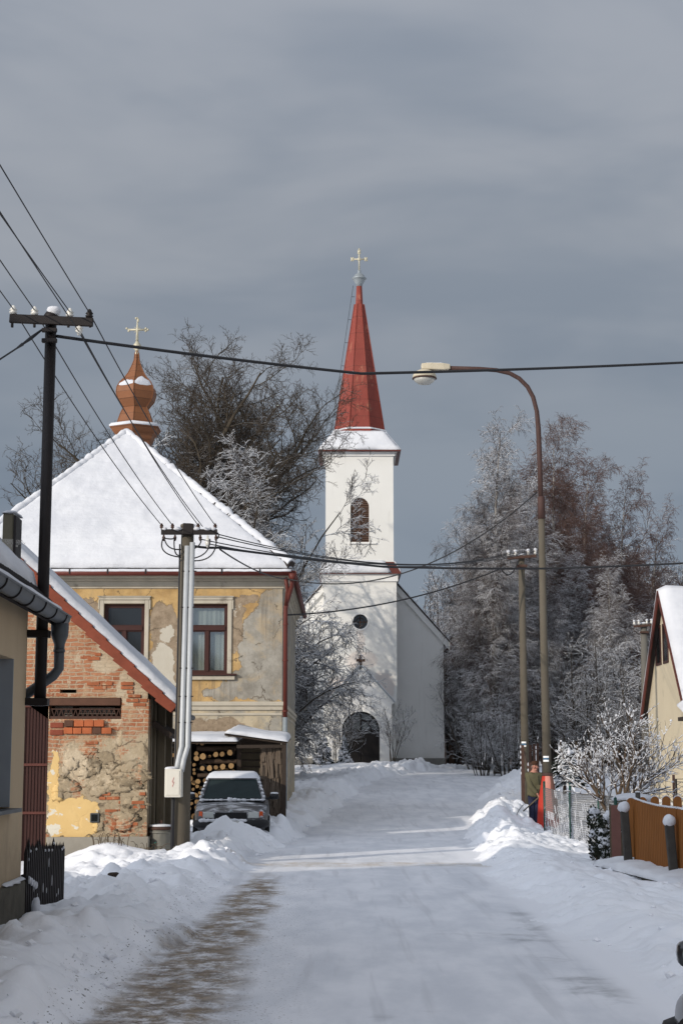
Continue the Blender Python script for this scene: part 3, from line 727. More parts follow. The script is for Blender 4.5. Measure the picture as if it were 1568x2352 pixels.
# ------------------------------------------------------------------ the church at the end of the street
T = 92.0                                     # distance of the tower front
church = thing('church', (px_x(827, T), T, 1.1), 'white village church with slender red spire at the end of the street', 'church')
zc = lambda py, Y=T: px_z(py, Y)
xc = lambda px, Y=T: px_x(px, Y)
G0 = .6
xl, xr = xc(743), xc(911); xl2, xr2 = xc(747), xc(905); xm = (xl + xr) / 2; TD = xr - xl
oc = pt(827, 1428, T); ro = 17.5 / F * T
X1, Z1, Yv = Vector((1, 0, 0)), Vector((0, 0, 1)), Vector((0, 1, 0))
w = MB()
zmid = zc(1318); ztop = zc(1046)
# lower stage front with oculus, then its sides
w.panel(rect(xl, G0, xr, zmid), [disc(oc.x, oc.z, ro), rect(xc(785, T), G0 + .1, xc(871, T), zc(1690))], (0, T, 0), X1, Z1, Yv, .45)
w.add([(xl, T, G0), (xl, T + TD, G0), (xl, T + TD, zmid), (xl, T, zmid)], [(0, 1, 2, 3)]); w.add([(xr, T, G0), (xr, T + TD, G0), (xr, T + TD, zmid), (xr, T, zmid)], [(3, 2, 1, 0)])
w.add([(xl, T + TD, G0), (xr, T + TD, G0), (xr, T + TD, zmid), (xl, T + TD, zmid)], [(0, 1, 2, 3)])
# upper stage set back a little
Tu = T + .10; bw = (xc(805, Tu), zc(1245, Tu), xc(848, Tu), zc(1164, Tu))
w.panel(rect(xl2, zmid, xr2, ztop), [arch(*bw)], (0, Tu, 0), X1, Z1, Yv, .3)
for x_, o_ in ((xl2, 0), (xr2, 1)): w.add([(x_, Tu, zmid), (x_, T + TD - .1, zmid), (x_, T + TD - .1, ztop), (x_, Tu, ztop)], [(0, 1, 2, 3) if o_ else (3, 2, 1, 0)])
w.add([(xl2, T + TD - .1, zmid), (xr2, T + TD - .1, zmid), (xr2, T + TD - .1, ztop), (xl2, T + TD - .1, ztop)], [(0, 1, 2, 3)])
w.box((xl2 - .01, T + .3, zmid), (xr2 + .01, T + TD - .3, zmid + .02))
w.build('tower', M['tower'], church, fix=False)
def ring(mb, x0, y0, x1, y1, z0, z1, o):
    mb.box((x0 - o, y0 - o, z0), (x1 + o, y1 + o, z1))
c = MB(); ring(c, xl, T, xr, T + TD, zc(1336), zmid, .09); ring(c, xl, T, xr, T + TD, zmid + .002, zc(1325) + .14, .2)
ring(c, xl2, Tu, xr2, T + TD - .1, ztop - .02, zc(1040), .10); ring(c, xl2, Tu, xr2, T + TD - .1, zc(1040) + .002, zc(1036), .2)
bevel(c.build('cornice', M['white_plaster'], church), .03)
# skirts: lower one on the ledge and the upper one round the spire's foot, both under snow
def skirt(mb, x0, y0, x1, y1, z0, xa, ya, xb, yb, z1):
    mb.add([(x0,y0,z0),(x1,y0,z0),(x1,y1,z0),(x0,y1,z0),(xa,ya,z1),(xb,ya,z1),(xb,yb,z1),(xa,yb,z1)], [(0,1,5,4),(1,2,6,5),(2,3,7,6),(3,0,4,7),(0,3,2,1),(4,5,6,7)])
za = zc(1325) + .14; sk = MB(); o = .26
sk.box((xl - o, T - o, za + .003), (xr + o, T + TD + o, za + .05)); skirt(sk, xl - o, T - o, xr + o, T + TD + o, za + .05, xl2, Tu, xr2, T + TD - .1, zc(1290))
led = sk.build('ledge_roof', M['red_trim'], church)
s_ = MB(); z0, z1 = za + .055, zc(1290) + .02
snow_slab(s_, ((xl - o, T - o, z0), (xr + o - .55, T - o, z0), (xr2 - .5, Tu, z1), (xl2, Tu, z1)), .13, 20, 6, 3)
snow_slab(s_, ((xr + o, T - o, z0), (xr + o, T + TD + o, z0), (xr2, T + TD - .1, z1), (xr2, Tu, z1)), .10, 20, 6, 4)
snow_slab(s_, ((xl - o, T + TD + o, z0), (xl - o, T - o, z0), (xl2, Tu, z1), (xl2, T + TD - .1, z1)), .10, 20, 6, 5)
s_.build('ledge_snow', M['rsnow'], church)
zu = zc(1035, T - .3); zs = zc(992, T + .6); o = .42; yc = T + TD / 2; rs = (xc(882, yc) - xc(768, yc)) / 2 * 1.02
sk = MB(); sk.box((xl2 - o, Tu - o, zu - .02), (xr2 + o, T + TD - .1 + o, zu + .05)); skirt(sk, xl2 - o, Tu - o, xr2 + o, T + TD - .1 + o, zu + .05, xm - rs, yc - rs, xm + rs, yc + rs, zs)
sk.build('eaves_roof', M['red_trim'], church)
s_ = MB(); A_ = [(xl2 - o, Tu - o), (xr2 + o, Tu - o), (xr2 + o, T + TD - .1 + o), (xl2 - o, T + TD - .1 + o)]; B_ = [(xm - rs, yc - rs), (xm + rs, yc - rs), (xm + rs, yc + rs), (xm - rs, yc + rs)]
for k in range(4):
    a, b = A_[k], A_[(k+1) % 4]; d, e_ = B_[k], B_[(k+1) % 4]
    snow_slab(s_, ((*a, zu + .055), (*b, zu + .055), (*e_, zs + .01), (*d, zs + .01)), .09, 16, 8, k, rough=.2)
s_.build('eaves_snow', M['rsnow'], church)
# octagonal spire
sp_ = MB(); zt = zc(655, yc); r8 = rs / math.cos(math.pi / 8); of = math.pi / 8
ztr = zc(700, yc)
sp_.lathe([(r8 * 1.06, zs - .1), (r8 * 1.06, zs + .18), (r8, zs + .24), (r8 * .985, zs + .3), (.30, ztr), (.23, ztr + .04), (.17, zt)], (xm, yc, 0), 8, smooth=False, rot=of)
for k in range(8):
    a = of + k * math.pi / 4; p0 = Vector((xm + r8 * .99 * math.cos(a), yc + r8 * .99 * math.sin(a), zs + .28)); p1 = Vector((xm + .30 * math.cos(a), yc + .30 * math.sin(a), ztr))
    sp_.tube([p0, p1], .035, 5)
spire = sp_.build('spire', M['spire'], church)
s_ = MB(); s_.lathe([(r8 * 1.08, zs + .18), (r8 * 1.08, zs + .22), (r8 * 1.0, zs + .30), (r8 * .97, zs + .30)], (xm, yc, 0), 8, smooth=False, rot=of); s_.build('rim_snow', M['rsnow'], spire)
f = MB(); zb = zc(640, yc)
f.lathe([(.16, zt - .1), (.22, zb - .30), (.33, zb - .14), (.36, zb - .03), (.44, zb), (.42, zb + .05), (.34, zb + .10), (.28, zb + .22), (.16, zb + .30), (.10, zb + .36), (.10, zb + .5), (.03, zb + .52)], (xm, yc, 0), 12)
f.build('ball_finial', M['zinc'], church)
x_ = MB(); zx = zc(595, yc); zx1 = zc(570, yc)
x_.tube([(xm, yc, zb + .4), (xm, yc, zx1)], .045, 8); x_.tube([(xm - .38, yc, zx), (xm + .38, yc, zx)], .045, 8)
for p_ in ((xm - .40, zx), (xm + .40, zx), (xm, zx1 - .22)):
    x_.blob((p_[0], yc, p_[1]), (.10, .06, .10), amp=0)
    for q in ((-.07, -.09), (.07, -.09), (-.07, .09), (.07, .09)): x_.blob((p_[0] + q[0] * .8, yc, p_[1] + q[1]), .045, amp=0, n=6, m=4)
x_.blob((xm, yc, zx), (.12, .08, .12), amp=0)
x_.build('spire_cross', M['gilt'], church)
lr = MB(); lr.tube([(xm - rs - .22, yc - .3, zs), (xm - .35, yc, zt)], .012, 4)
for k in range(7):
    u = k / 6.5; lr.tube([(xm - (rs + .22) * (1 - u) - .35 * u, yc - .3 * (1 - u), zs + (zt - zs) * u), (xm - (rs - .02) * (1 - u) - .18 * u, yc - .2 * (1 - u), zs + (zt - zs) * u)], .014, 4)
lr.build('lightning_rod', M['wire'], church)
# belfry louvres
bl = MB(); bx0, bz0, bx1, bzs = bw; wd = (bx1 - bx0)
zz = bz0
while zz < bzs + wd / 2 - .08:
    hw = wd / 2 if zz < bzs else math.sqrt(max(.01, (wd / 2) ** 2 - (zz - bzs) ** 2))
    bl.box(((bx0 + bx1) / 2 - hw, Tu + .10, zz), ((bx0 + bx1) / 2 + hw, Tu + .13, zz + .085), rot=Matrix.Rotation(R(-28), 3, 'X')); zz += .105
bl.box(((bx0 + bx1) / 2 - .05, Tu + .05, bz0), ((bx0 + bx1) / 2 + .05, Tu + .10, bzs)); bl.box((bx0, Tu + .06, bzs - .04), (bx1, Tu + .1, bzs + .03))
lv = bl.build('belfry_louvre', M['louvre'], church)
b2 = MB(); b2.prism(arch(bx0 - .05, bz0 - .05, bx1 + .05, bzs), (0, Tu + .26, 0), X1, Z1, Yv, .05); b2.build('back_board', M['louvre'], lv)
b3 = MB(); b3.box((bx0 - .10, Tu - .10, bz0 - .12), (bx1 + .42, Tu + .05, bz0 - .03)); bevel(b3.build('belfry_sill', M['white_plaster'], church), .02)
# oculus
ov = MB()
prof = disc(oc.x, oc.z, ro * 1.18); n_ = len(prof); inner = disc(oc.x, oc.z, ro * .98)
ov.add([(x, T - .03, z) for x, z in prof] + [(x, T - .03, z) for x, z in inner] + [(x, T + .02, z) for x, z in prof], [(i, (i+1) % n_, n_ + (i+1) % n_, n_ + i) for i in range(n_)] + [(i, 2*n_ + i, 2*n_ + (i+1) % n_, (i+1) % n_) for i in range(n_)])
ow = ov.build('round_window', M['white_plaster'], church)
g = MB(); g.prism(disc(oc.x, oc.z, ro), (0, T + .36, 0), X1, Z1, Yv, .03); g.build('pane', M['glass'], ow)
g = MB(); g.tube([(oc.x - ro, T + .34, oc.z), (oc.x + ro, T + .34, oc.z)], .025, 4); g.tube([(oc.x, T + .34, oc.z - ro), (oc.x, T + .34, oc.z + ro)], .025, 4)
g.tube([(oc.x + ro * .55 * math.cos(a * math.pi / 8), T + .34, oc.z + ro * .55 * math.sin(a * math.pi / 8)) for a in range(17)], .02, 4, cap=False); g.build('glazing_bars', M['louvre'], ow)
# nave set back behind the tower
N = T + 3.4; nl, nr = xc(636, N), xc(1018, N); nm = (nl + nr) / 2; ze = zc(1462, N); slope = (zc(1335, N) - ze) / (xc(1033, N) - xc(918, N)) ; zr = ze + slope * (nr - nm)
NB = N + 17
n = MB(); n.add([(nl, N, G0), (nr, N, G0), (nr, N, ze), (nm, N, zr), (nl, N, ze)], [(0, 1, 2, 3, 4)])
n.add([(nr, N, G0), (nr, NB, G0), (nr, NB, ze), (nr, N, ze)], [(0, 1, 2, 3)]); n.add([(nl, N, G0), (nl, NB, G0), (nl, NB, ze), (nl, N, ze)], [(3, 2, 1, 0)])
n.add([(nl, NB, G0), (nr, NB, G0), (nr, NB, ze), (nm, NB, zr), (nl, NB, ze)], [(4, 3, 2, 1, 0)])
n.build('nave_wall', M['white_plaster'], church)
v = MB(); h = .45
for sx, xe in ((1, nr), (-1, nl)):
    e0 = Vector((xe + sx * .36, 0, ze - .36 * slope)); r0 = Vector((nm, 0, zr))
    dn = Vector((e0.x - r0.x, 0, e0.z - r0.z)).normalized(); up = Vector((-dn.z * sx, 0, dn.x * sx)); up = up if up.z > 0 else -up
    a, b = r0 + up * .02, e0 + up * .02
    v.add([(p.x, y, p.z) for y in (N - .16, N - .002) for p in (a, b, b - Vector((0, 0, h)), a - Vector((0, 0, h)))], [(0,1,2,3),(7,6,5,4),(0,4,5,1),(1,5,6,2),(2,6,7,3),(3,7,4,0)])
v.build('gable_cornice', M['white_plaster'], church)
rf = MB(); rs_ = MB()
for sx, xe in ((1, nr), (-1, nl)):
    e0 = Vector((xe + sx * .42, 0, ze - .42 * slope)); r0 = Vector((nm, 0, zr + .03)); dn = (e0 - r0).normalized(); up = Vector((-dn.z * sx, 0, dn.x * sx)); up = up if up.z > 0 else -up
    a, b = r0 + up * .03, e0 + up * .03
    rf.add([(p.x, y, p.z) for y in (N - .22, NB + .2) for p in (a, b, b + up * .06, a + up * .06)], [(0,1,2,3),(7,6,5,4),(0,4,5,1),(1,5,6,2),(2,6,7,3),(3,7,4,0)])
    snow_slab(rs_, ((b.x + up.x * .065, N - .235 if sx > 0 else NB, b.z + up.z * .065), (b.x + up.x * .065, NB if sx > 0 else N - .235, b.z + up.z * .065), (a.x, NB if sx > 0 else N - .235, a.z + .08), (a.x, N - .235 if sx > 0 else NB, a.z + .08)), .09, 24, 10, 6)
rf.build('nave_roof', M['tile_dark'], church); rs_.build('roof_snow', M['rsnow'], church)
gt = MB(); gt.tube([(nr + .46, N - .2, ze - .42 * slope), (nr + .46, NB, ze - .42 * slope)], .07, 8); gt.build('gutter', M['red_trim'], church)
pl = MB(); zp = zc(1742, N); pl.box((nl - .06, N - .06, G0), (nr + .06, NB + .05, zp)); pl.box((xl - .06, T - .06, G0), (xr + .06, N, zp)); bevel(pl.build('plinth', M['plinth'], church), .03)
# porch
Pq = T - 1.5; pl_, pr_ = xc(757, Pq), xc(899, Pq); pm = (pl_ + pr_) / 2; pe = zc(1608, Pq); pa = zc(1530, Pq)
dr = (xc(785, Pq), zc(1790, Pq), xc(871, Pq), zc(1678, Pq))
q = MB(); q.panel([(pl_, G0), (pr_, G0), (pr_, pe), (pm, pa), (pl_, pe)], [arch(dr[0], G0 + .02, dr[2], dr[3], 20)], (0, Pq, 0), X1, Z1, Yv, .35)
for x in (pl_, pr_): q.add([(x, Pq, G0), (x, T, G0), (x, T, pe), (x, Pq, pe)], [(0, 1, 2, 3) if x == pr_ else (3, 2, 1, 0)])
po = q.build('porch_wall', M['white_plaster'], church, fix=False)
v = MB(); ps = (pa - pe) / (pr_ - pm); rr = MB(); sn = MB()
for sx, xe in ((1, pr_), (-1, pl_)):
    e0 = Vector((xe + sx * .14, 0, pe - .14 * ps)); r0 = Vector((pm, 0, pa)); dn = (e0 - r0).normalized(); up = Vector((-dn.z * sx, 0, dn.x * sx)); up = up if up.z > 0 else -up
    for mb_, o0, o1, y0, y1 in ((v, -.14, 0, Pq - .08, Pq - .002), (rr, .002, .06, Pq - .14, T - .01), (sn, .063, .115, Pq - .10, T - .012)):
        a0, a1 = r0 + up * o0, e0 + up * o0; b0, b1 = r0 + up * o1, e0 + up * o1
        mb_.add([(p.x, y, p.z) for y in (y0, y1) for p in (a0, a1, b1, b0)], [(0,1,2,3),(7,6,5,4),(0,4,5,1),(1,5,6,2),(2,6,7,3),(3,7,4,0)])
v.build('porch_moulding', M['white_plaster'], church); pr = rr.build('porch_roof', M['zinc'], church); sn.build('roof_snow', M['rsnow'], pr)
k = MB(); xz = zc(1505, Pq); k.box((pm - .075, Pq - .06, pa - .05), (pm + .075, Pq + .03, xz)); k.box((pm - .24, Pq - .061, xz - .36), (pm + .24, Pq + .031, xz - .21)); bevel(k.build('porch_cross', M['louvre'], church), .01)
# arched door with fanlight
d = MB(); dx0, dz0, dx1, dzs = dr; dm = (dx0 + dx1) / 2; rd = (dx1 - dx0) / 2
for sx in (-1, 1):
    x0, x1 = (dx0 + .02, dm - .012) if sx < 0 else (dm + .012, dx1 - .02)
    d.box((x0, Pq + .22, G0), (x1, Pq + .28, dzs - .02))
    for z0, z1 in ((dz0 + .1, dz0 + .75), (dz0 + .85, dzs - .15)): d.box((x0 + .12, Pq + .205, z0), (x1 - .12, Pq + .22, z1))
dor = d.build('church_door', M['door_dark'], church)
fr = MB(); fr.tube([(dm + rd * .96 * math.cos(math.pi * i / 20), Pq + .22, dzs + rd * .96 * math.sin(math.pi * i / 20)) for i in range(21)], .055, 6); fr.tube([(dm + rd * .55 * math.cos(math.pi * i / 14), Pq + .22, dzs + rd * .55 * math.sin(math.pi * i / 14)) for i in range(15)], .045, 5)
fr.box((dx0, Pq + .19, dzs - .06), (dx1, Pq + .26, dzs + .03))
fr.tube([(dm, Pq + .22, dzs), (dm, Pq + .22, dzs + rd)], .045, 5)
for a in (45, 135): fr.tube([(dm + rd * .55 * math.cos(R(a)), Pq + .22, dzs + rd * .55 * math.sin(R(a))), (dm + rd * math.cos(R(a)), Pq + .22, dzs + rd * math.sin(R(a)))], .04, 5)
fl = fr.build('fanlight', M['door_dark'], church)
g = MB(); g.prism(arch(dx0, dzs - .02, dx1, dzs, 20), (0, Pq + .26, 0), X1, Z1, Yv, .02); g.build('pane', M['doorglass'], fl)
g = MB(); g.tube([(dm + .06, Pq + .17, dz0 + 1.0), (dm + .16, Pq + .17, dz0 + 1.0)], .018, 6); g.tube([(dm + .06, Pq + .17, dz0 + 1.0), (dm + .06, Pq + .22, dz0 + 1.0)], .014, 6); g.build('handle', M['black_metal'], dor)
def window(parent, wx0, wz0, wx1, wz1, y, reveal, mull=True, trans=.66, curtain=False, fw=.07, wood=None, glass=None):
    """casement with a top light, set into a wall opening of plane y"""
    wood = wood or M['win_wood']; f = MB(); ya, yb = y + reveal, y + reveal + .08
    f.box((wx0, ya, wz0), (wx0 + fw, yb, wz1)); f.box((wx1 - fw, ya, wz0), (wx1, yb, wz1))
    f.box((wx0 + fw, ya, wz0), (wx1 - fw, yb, wz0 + fw)); f.box((wx0 + fw, ya, wz1 - fw), (wx1 - fw, yb, wz1))
    zt = wz0 + (wz1 - wz0) * trans
    f.box((wx0 + fw, ya - .03, zt - .075), (wx1 - fw, yb, zt + .045))
    xm = (wx0 + wx1) / 2; f.box((xm - .045, ya - .015, wz0 + fw), (xm + .045, yb, zt - .075))
    for x0, x1, z0, z1 in ((wx0 + fw, xm - .045, wz0 + fw, zt - .075), (xm + .045, wx1 - fw, wz0 + fw, zt - .075), (wx0 + fw, wx1 - fw, zt + .045, wz1 - fw)):
        for b in ((x0, z0, x0 + .035, z1), (x1 - .035, z0, x1, z1), (x0 + .035, z0, x1 - .035, z0 + .035), (x0 + .035, z1 - .035, x1 - .035, z1)):
            f.box((b[0], ya + .02, b[1]), (b[2], yb - .012, b[3]))
    w = f.build('window', wood, parent)
    g = MB(); g.box((wx0 + fw, ya + .045, wz0 + fw), (wx1 - fw, ya + .05, wz1 - fw)); g.build('pane', glass or (M['clear'] if curtain else M['glass']), w)
    if curtain:
        c = MB(); vs = []; nn = 60; x0, x1, z0, z1 = wx0 + .04, wx1 - .04, wz0 + .05, wz1 - .1
        for i in range(nn + 1):
            u = i / nn; yy = ya + .17 + .012 * math.sin(u * 24) + .008 * math.sin(u * 51 + 1)
            vs += [(x0 + (x1 - x0) * u, yy, z0), (x0 + (x1 - x0) * u, yy, z1)]
        c.add(vs, [(2*i, 2*i+2, 2*i+3, 2*i+1) for i in range(nn)], True); c.build('curtain', M['curtain_seen'], w)
    return w
# ------------------------------------------------------------------ ochre villa
V = VY; vx0, vx1 = px_x(-100, V), px_x(648, V); VD = 13.0; vg = -.2
zcor0, zcor1 = px_z(1352, V), px_z(1316, V); zmid0, zmid1 = px_z(1640, V), px_z(1612, V)
villa = thing('villa', ((vx0 + vx1) / 2, V, .2), 'two storey ochre villa with peeling plaster and a snowy pyramid roof carrying an onion turret', 'house')
wins = [(px_x(a, V), px_z(b, V), px_x(c, V), px_z(1387, V), d) for a, b, c, d in ((237, 1548, 331, 0), (428, 1548, 522, 1), (46, 1548, 140, 0))]
q = MB(); q.panel(rect(vx0, vg, vx1, zcor1 + .1), [rect(*h[:4]) for h in wins], (0, V, 0), X1, Z1, Yv, .16)
q.add([(vx1, V, vg), (vx1, V + VD, vg), (vx1, V + VD, zcor1 + .1), (vx1, V, zcor1 + .1)], [(0, 1, 2, 3)])
q.add([(vx0, V, vg), (vx0, V + VD, vg), (vx0, V + VD, zcor1 + .1), (vx0, V, zcor1 + .1)], [(3, 2, 1, 0)]); q.add([(vx0, V + VD, vg), (vx1, V + VD, vg), (vx1, V + VD, zcor1 + .1), (vx0, V + VD, zcor1 + .1)], [(3, 2, 1, 0)])
q.add([(vx0, V + .02, zcor1), (vx1, V + .02, zcor1), (vx1, V + VD, zcor1), (vx0, V + VD, zcor1)], [(0, 1, 2, 3)])
q.build('wall', M['villa'], villa, fix=False)
dk = MB(); dk.box((vx0 + .3, V + 1.6, vg), (vx1 - .3, V + 1.65, zcor1)); dk.build('inner_wall', M['dark_wood'], villa)
for h in wins:
    wi = window(villa, *h[:4], V, .10, curtain=bool(h[4]))
    f = MB(); a, z0, b, z1 = h[:4]; fw = .12
    f.box((a - fw, V - .05, z0), (a, V + .03, z1 + .10)); f.box((b, V - .05, z0), (b + fw, V + .03, z1 + .10)); f.box((a - .003, V - .048, z1 + .002), (b + .003, V + .03, z1 + .097))
    f.box((a - fw - .03, V - .07, z1 + .103), (b + fw + .03, V + .03, z1 + .18)); f.box((a - fw - .06, V - .10, z1 + .182), (b + fw + .06, V + .03, z1 + .215))
    f.box((a - fw - .045, V - .06, z1 - .16), (a - fw - .002, V + .03, z1 + .101)); f.box((b + fw + .002, V - .06, z1 - .16), (b + fw + .045, V + .03, z1 + .101))
    bevel(f.build('window_surround', M['villa_trim'], villa), .015)
    f = MB(); f.box((a - .06, V - .16, z0 - .05), (b + .26, V + .09, z0 - .003)); f.build('sill', M['win_wood'], wi)
    f = MB(); f.box((a - .05, V - .10, z0 - .17), (b + .22, V + .03, z0 - .053)); bevel(f.build('sill_moulding', M['villa_trim'], villa), .02)
f = MB(); e_ = .0
for z0, z1, o in ((zcor0, zcor0 + .05, .05), (zcor0 + .052, zcor0 + .21, .03), (zcor0 + .212, zcor0 + .27, .10), (zcor0 + .272, zcor0 + .36, .16), (zcor0 + .362, zcor1 + .02, .24)):
    f.box((vx0 - o, V - o, z0), (vx1 + o, V + VD, z1))
bevel(f.build('cornice', M['villa_trim'], villa), .02)
f = MB(); f.box((vx0 - .07, V - .09, zmid1 - .12), (vx1 + .07, V + VD, zmid1)); f.box((vx0 - .04, V - .05, zmid1 - .24), (vx1 + .04, V + VD, zmid1 - .122)); f.box((vx0 - .02, V - .03, zmid0 - .05), (vx1 + .02, V + VD, zmid0 + .02))
bevel(f.build('string_course', M['villa_trim'], villa), .02)
# hipped roof
ey = V - .48; rx0, rx1 = px_x(-140, ey), px_x(668, ey); rz = px_z(1307, ey); ay = 50.4; ap = pt(290, 1003, ay); by = V + VD + .4; ap2 = Vector((ap.x, by - (ay - ey), ap.z))
rf = MB(); P = [Vector((rx0, ey, rz)), Vector((rx1, ey, rz)), Vector((rx1, by, rz)), Vector((rx0, by, rz))]
rf.add([*P, ap, ap2] + [p - Vector((0, 0, .07)) for p in P], [(0, 1, 4), (1, 2, 5, 4), (2, 3, 5), (3, 0, 4, 5), (9, 8, 7, 6), (0, 6, 7, 1), (1, 7, 8, 2), (2, 8, 9, 3), (3, 9, 6, 0)])
vr = rf.build('roof', M['tile_dark'], villa)
s_ = MB(); up = Vector((0, 0, .02))
snow_slab(s_, (P[0] + up, P[1] + up, ap + up, ap + up), .17, 70, 44, 11, rough=.22, edge=.35)
snow_slab(s_, (P[1] + up, P[2] + up, ap2 + up, ap + up), .15, 40, 24, 12, rough=.25, edge=.3); snow_slab(s_, (P[3] + up, P[0] + up, ap + up, ap2 + up), .15, 40, 24, 13, rough=.25, edge=.3); snow_slab(s_, (P[2] + up, P[3] + up, ap2 + up, ap2 + up), .15, 20, 12, 14, edge=.3)
s_.build('roof_snow', M['rsnow'], vr)
hp = MB(); hs = MB(); rgh = random.Random(5)
for c_, a_ in ((P[0], ap), (P[1], ap), (P[2], ap2), (P[3], ap2)):
    nn = 26
    for i in range(nn):
        u0, u1 = i / nn, (i + 1.12) / nn; p0 = c_.lerp(a_, u0) + Vector((0, 0, .10)); p1 = c_.lerp(a_, min(1, u1)) + Vector((0, 0, .10))
        hp.tube([p0, p1], [.13, .10], 8)
    nn = 130; sd_ = c_.x
    hs.tube([c_.lerp(a_, i / nn) + Vector((0, 0, .135 + .035 * mnoise.noise(Vector((i * .23, sd_, 0))) + .02 * (1 - (i * .2) % 1))) for i in range(nn + 1)], [.115 + .04 * mnoise.noise(Vector((i * .31, sd_, 5))) + .025 * abs(math.sin(i * .628 + mnoise.noise(Vector((i * .05, sd_, 9))) * 2)) for i in range(nn + 1)], 8)
hp.tube([ap + Vector((0, 0, .08)), ap2 + Vector((0, 0, .08))], .12, 8); hs.tube([ap + Vector((0, 0, .14)), ap2 + Vector((0, 0, .14))], .13, 8)
hp.build('hip_tiles', M['tile_dark'], vr); hs.build('hip_snow', M['rsnow'], vr)
# gutter with brackets, downpipe
g = MB(); gy_ = ey - .07; gzz = rz - .12
g.tube([(rx0 - .05, gy_, gzz), (rx1 + .06, gy_, gzz)], .075, 8); g.tube([(rx1 + .07, gy_, gzz), (rx1 + .07, by, gzz)], .075, 8)
vg_ = g.build('gutter', M['gutter_red'], villa)
g = MB(); x = rx0 + .4
while x < rx1: g.box((x - .02, gy_ - .082, gzz - .03), (x + .02, gy_ + .1, gzz + .10)); x += 1.05
g.build('gutter_bracket', M['black_metal'], vg_)
g = MB(); n_ = 60
for i in range(n_): 
    xa, xb = rx0 + (rx1 - rx0) * i / n_, rx0 + (rx1 - rx0) * (i + 1) / n_
g.tube([(rx0 + (rx1 - rx0) * i / n_, gy_ - .01, gzz + .055 + .012 * mnoise.noise(Vector((i * .7, 0, 0)))) for i in range(n_ + 1)], .06, 6); g.build('gutter_snow', M['rsnow'], vg_)
g = MB(); dx, dy = vx1 + .09, V - .06
g.tube([(rx1 + .04, gy_, gzz - .02), (rx1 + .04, gy_, gzz - .2)], [.13, .08], 8)
g.tube([(rx1 + .03, gy_, gzz - .1), (rx1 + .02, gy_ + .05, gzz - .35), (dx + .03, dy - .02, gzz - .78), (dx, dy, gzz - .95), (dx, dy, px_z(1648, V))], .062, 8)
g.tube([(rx1 - .16, gy_ + .1, gzz - .12), (rx1 - .1, gy_ + .2, gzz - .45), (dx + .01, dy - .01, gzz - .86)], .055, 8)
for zz in (3.2, 4.6, 5.6): g.tube([(dx, dy, zz), (dx, dy, zz + .05)], .075, 8)
dp = g.build('downpipe', M['gutter_red'], villa)
g = MB(); g.tube([(dx, dy, px_z(1648, V)), (dx, dy, .2)], .066, 8); g.build('lower_pipe', M['zinc'], dp)
# onion turret on the ridge
ty = ap.y + 2.2; tx = ap.x; sc1 = ty / F
tz = lambda py: px_z(py, ty); r_ = lambda wpx: wpx * sc1 / 2 / math.cos(R(30)) 
tu = MB(); rot = R(-90)
prof = [(r_(72), tz(1060)), (r_(72), tz(1018)), (r_(80), tz(1012)), (r_(86), tz(1002)), (r_(96), tz(997)), (r_(108), tz(988)), (r_(114), tz(985))]
tu.lathe(prof, (tx, ty, 0), 6, smooth=False, rot=rot); t1 = tu.build('turret', M['turret'], villa)
prof = [(r_(82), tz(984)), (r_(80), tz(975)), (r_(68), tz(955)), (r_(58), tz(943)), (r_(54), tz(938)), (r_(62), tz(932)), (r_(80), tz(920)), (r_(87), tz(905)), (r_(84), tz(893)), (r_(72), tz(881)), (r_(52), tz(870)), (r_(36), tz(858)), (r_(22), tz(842)), (r_(12), tz(828)), (r_(8), tz(810)), (r_(5), tz(790))]
tu = MB(); tu.lathe(prof, (tx, ty, 0), 6, smooth=False, rot=rot)
for k in range(6):
    a = rot + k * math.pi / 3; tu.tube([(tx + r * math.cos(a), ty + r * math.sin(a), z) for r, z in prof[:-1]], .018, 4)
tu.build('onion_dome', M['turret'], t1)
s_ = MB(); s_.lathe([(r_(114), tz(985)), (r_(115), tz(982)), (r_(106), tz(977)), (r_(80), tz(975)), (r_(74), tz(973))], (tx, ty, 0), 6, rot=rot)
pz = [z for r, z in prof]; pr_d = [r for r, z in prof]
for k in range(6):
    a0 = rot + k * math.pi / 3; vs = []; nn, mm = 10, 6; big_ = (1.0, .8, .6, .9, .7, .62)[k]
    A = Vector((math.cos(a0), math.sin(a0), 0)); B = Vector((math.cos(a0 + math.pi / 3), math.sin(a0 + math.pi / 3), 0))
    for j in range(mm + 1):
        for i in range(nn + 1):
            u = .05 + .90 * i / nn; v = j / mm; wob_ = mnoise.noise(Vector((u * 3, k * 4.1, 1.)))
            zlo = tz(892 + 3 * wob_ - 4 * (1 - math.sin(math.pi * u) ** .5)); zhi = tz(889 - 20 * big_ * max(0, math.sin(math.pi * (u * .85 + .05))) ** .8 - 4 * mnoise.noise(Vector((u * 4, k * 2.3, 7.))))
            z = zlo + (zhi - zlo) * v; r = float(np.interp(z, pz, pr_d)); d = A.lerp(B, u); bul = .003 + .045 * math.sin(math.pi * v) * math.sin(math.pi * i / nn) ** .6
            vs.append((tx + d.x * (r + bul), ty + d.y * (r + bul), z + bul * .5))
    s_.add(vs, [(j*(nn+1)+i, j*(nn+1)+i+1, (j+1)*(nn+1)+i+1, (j+1)*(nn+1)+i) for j in range(mm) for i in range(nn)], True)
s_.build('dome_snow', M['rsnow'], t1)
f = MB(); zb = tz(797); f.lathe([(.04, tz(822)), (.07, tz(812)), (.05, tz(806)), (.14, tz(798)), (.13, tz(792)), (.06, tz(786)), (.03, tz(780))], (tx, ty, 0), 10)
f.tube([(tx, ty, tz(785)), (tx, ty, tz(728))], [.055, .02], 6); zx = tz(757); f.tube([(tx - .28, ty, zx), (tx + .28, ty, zx)], .035, 6)
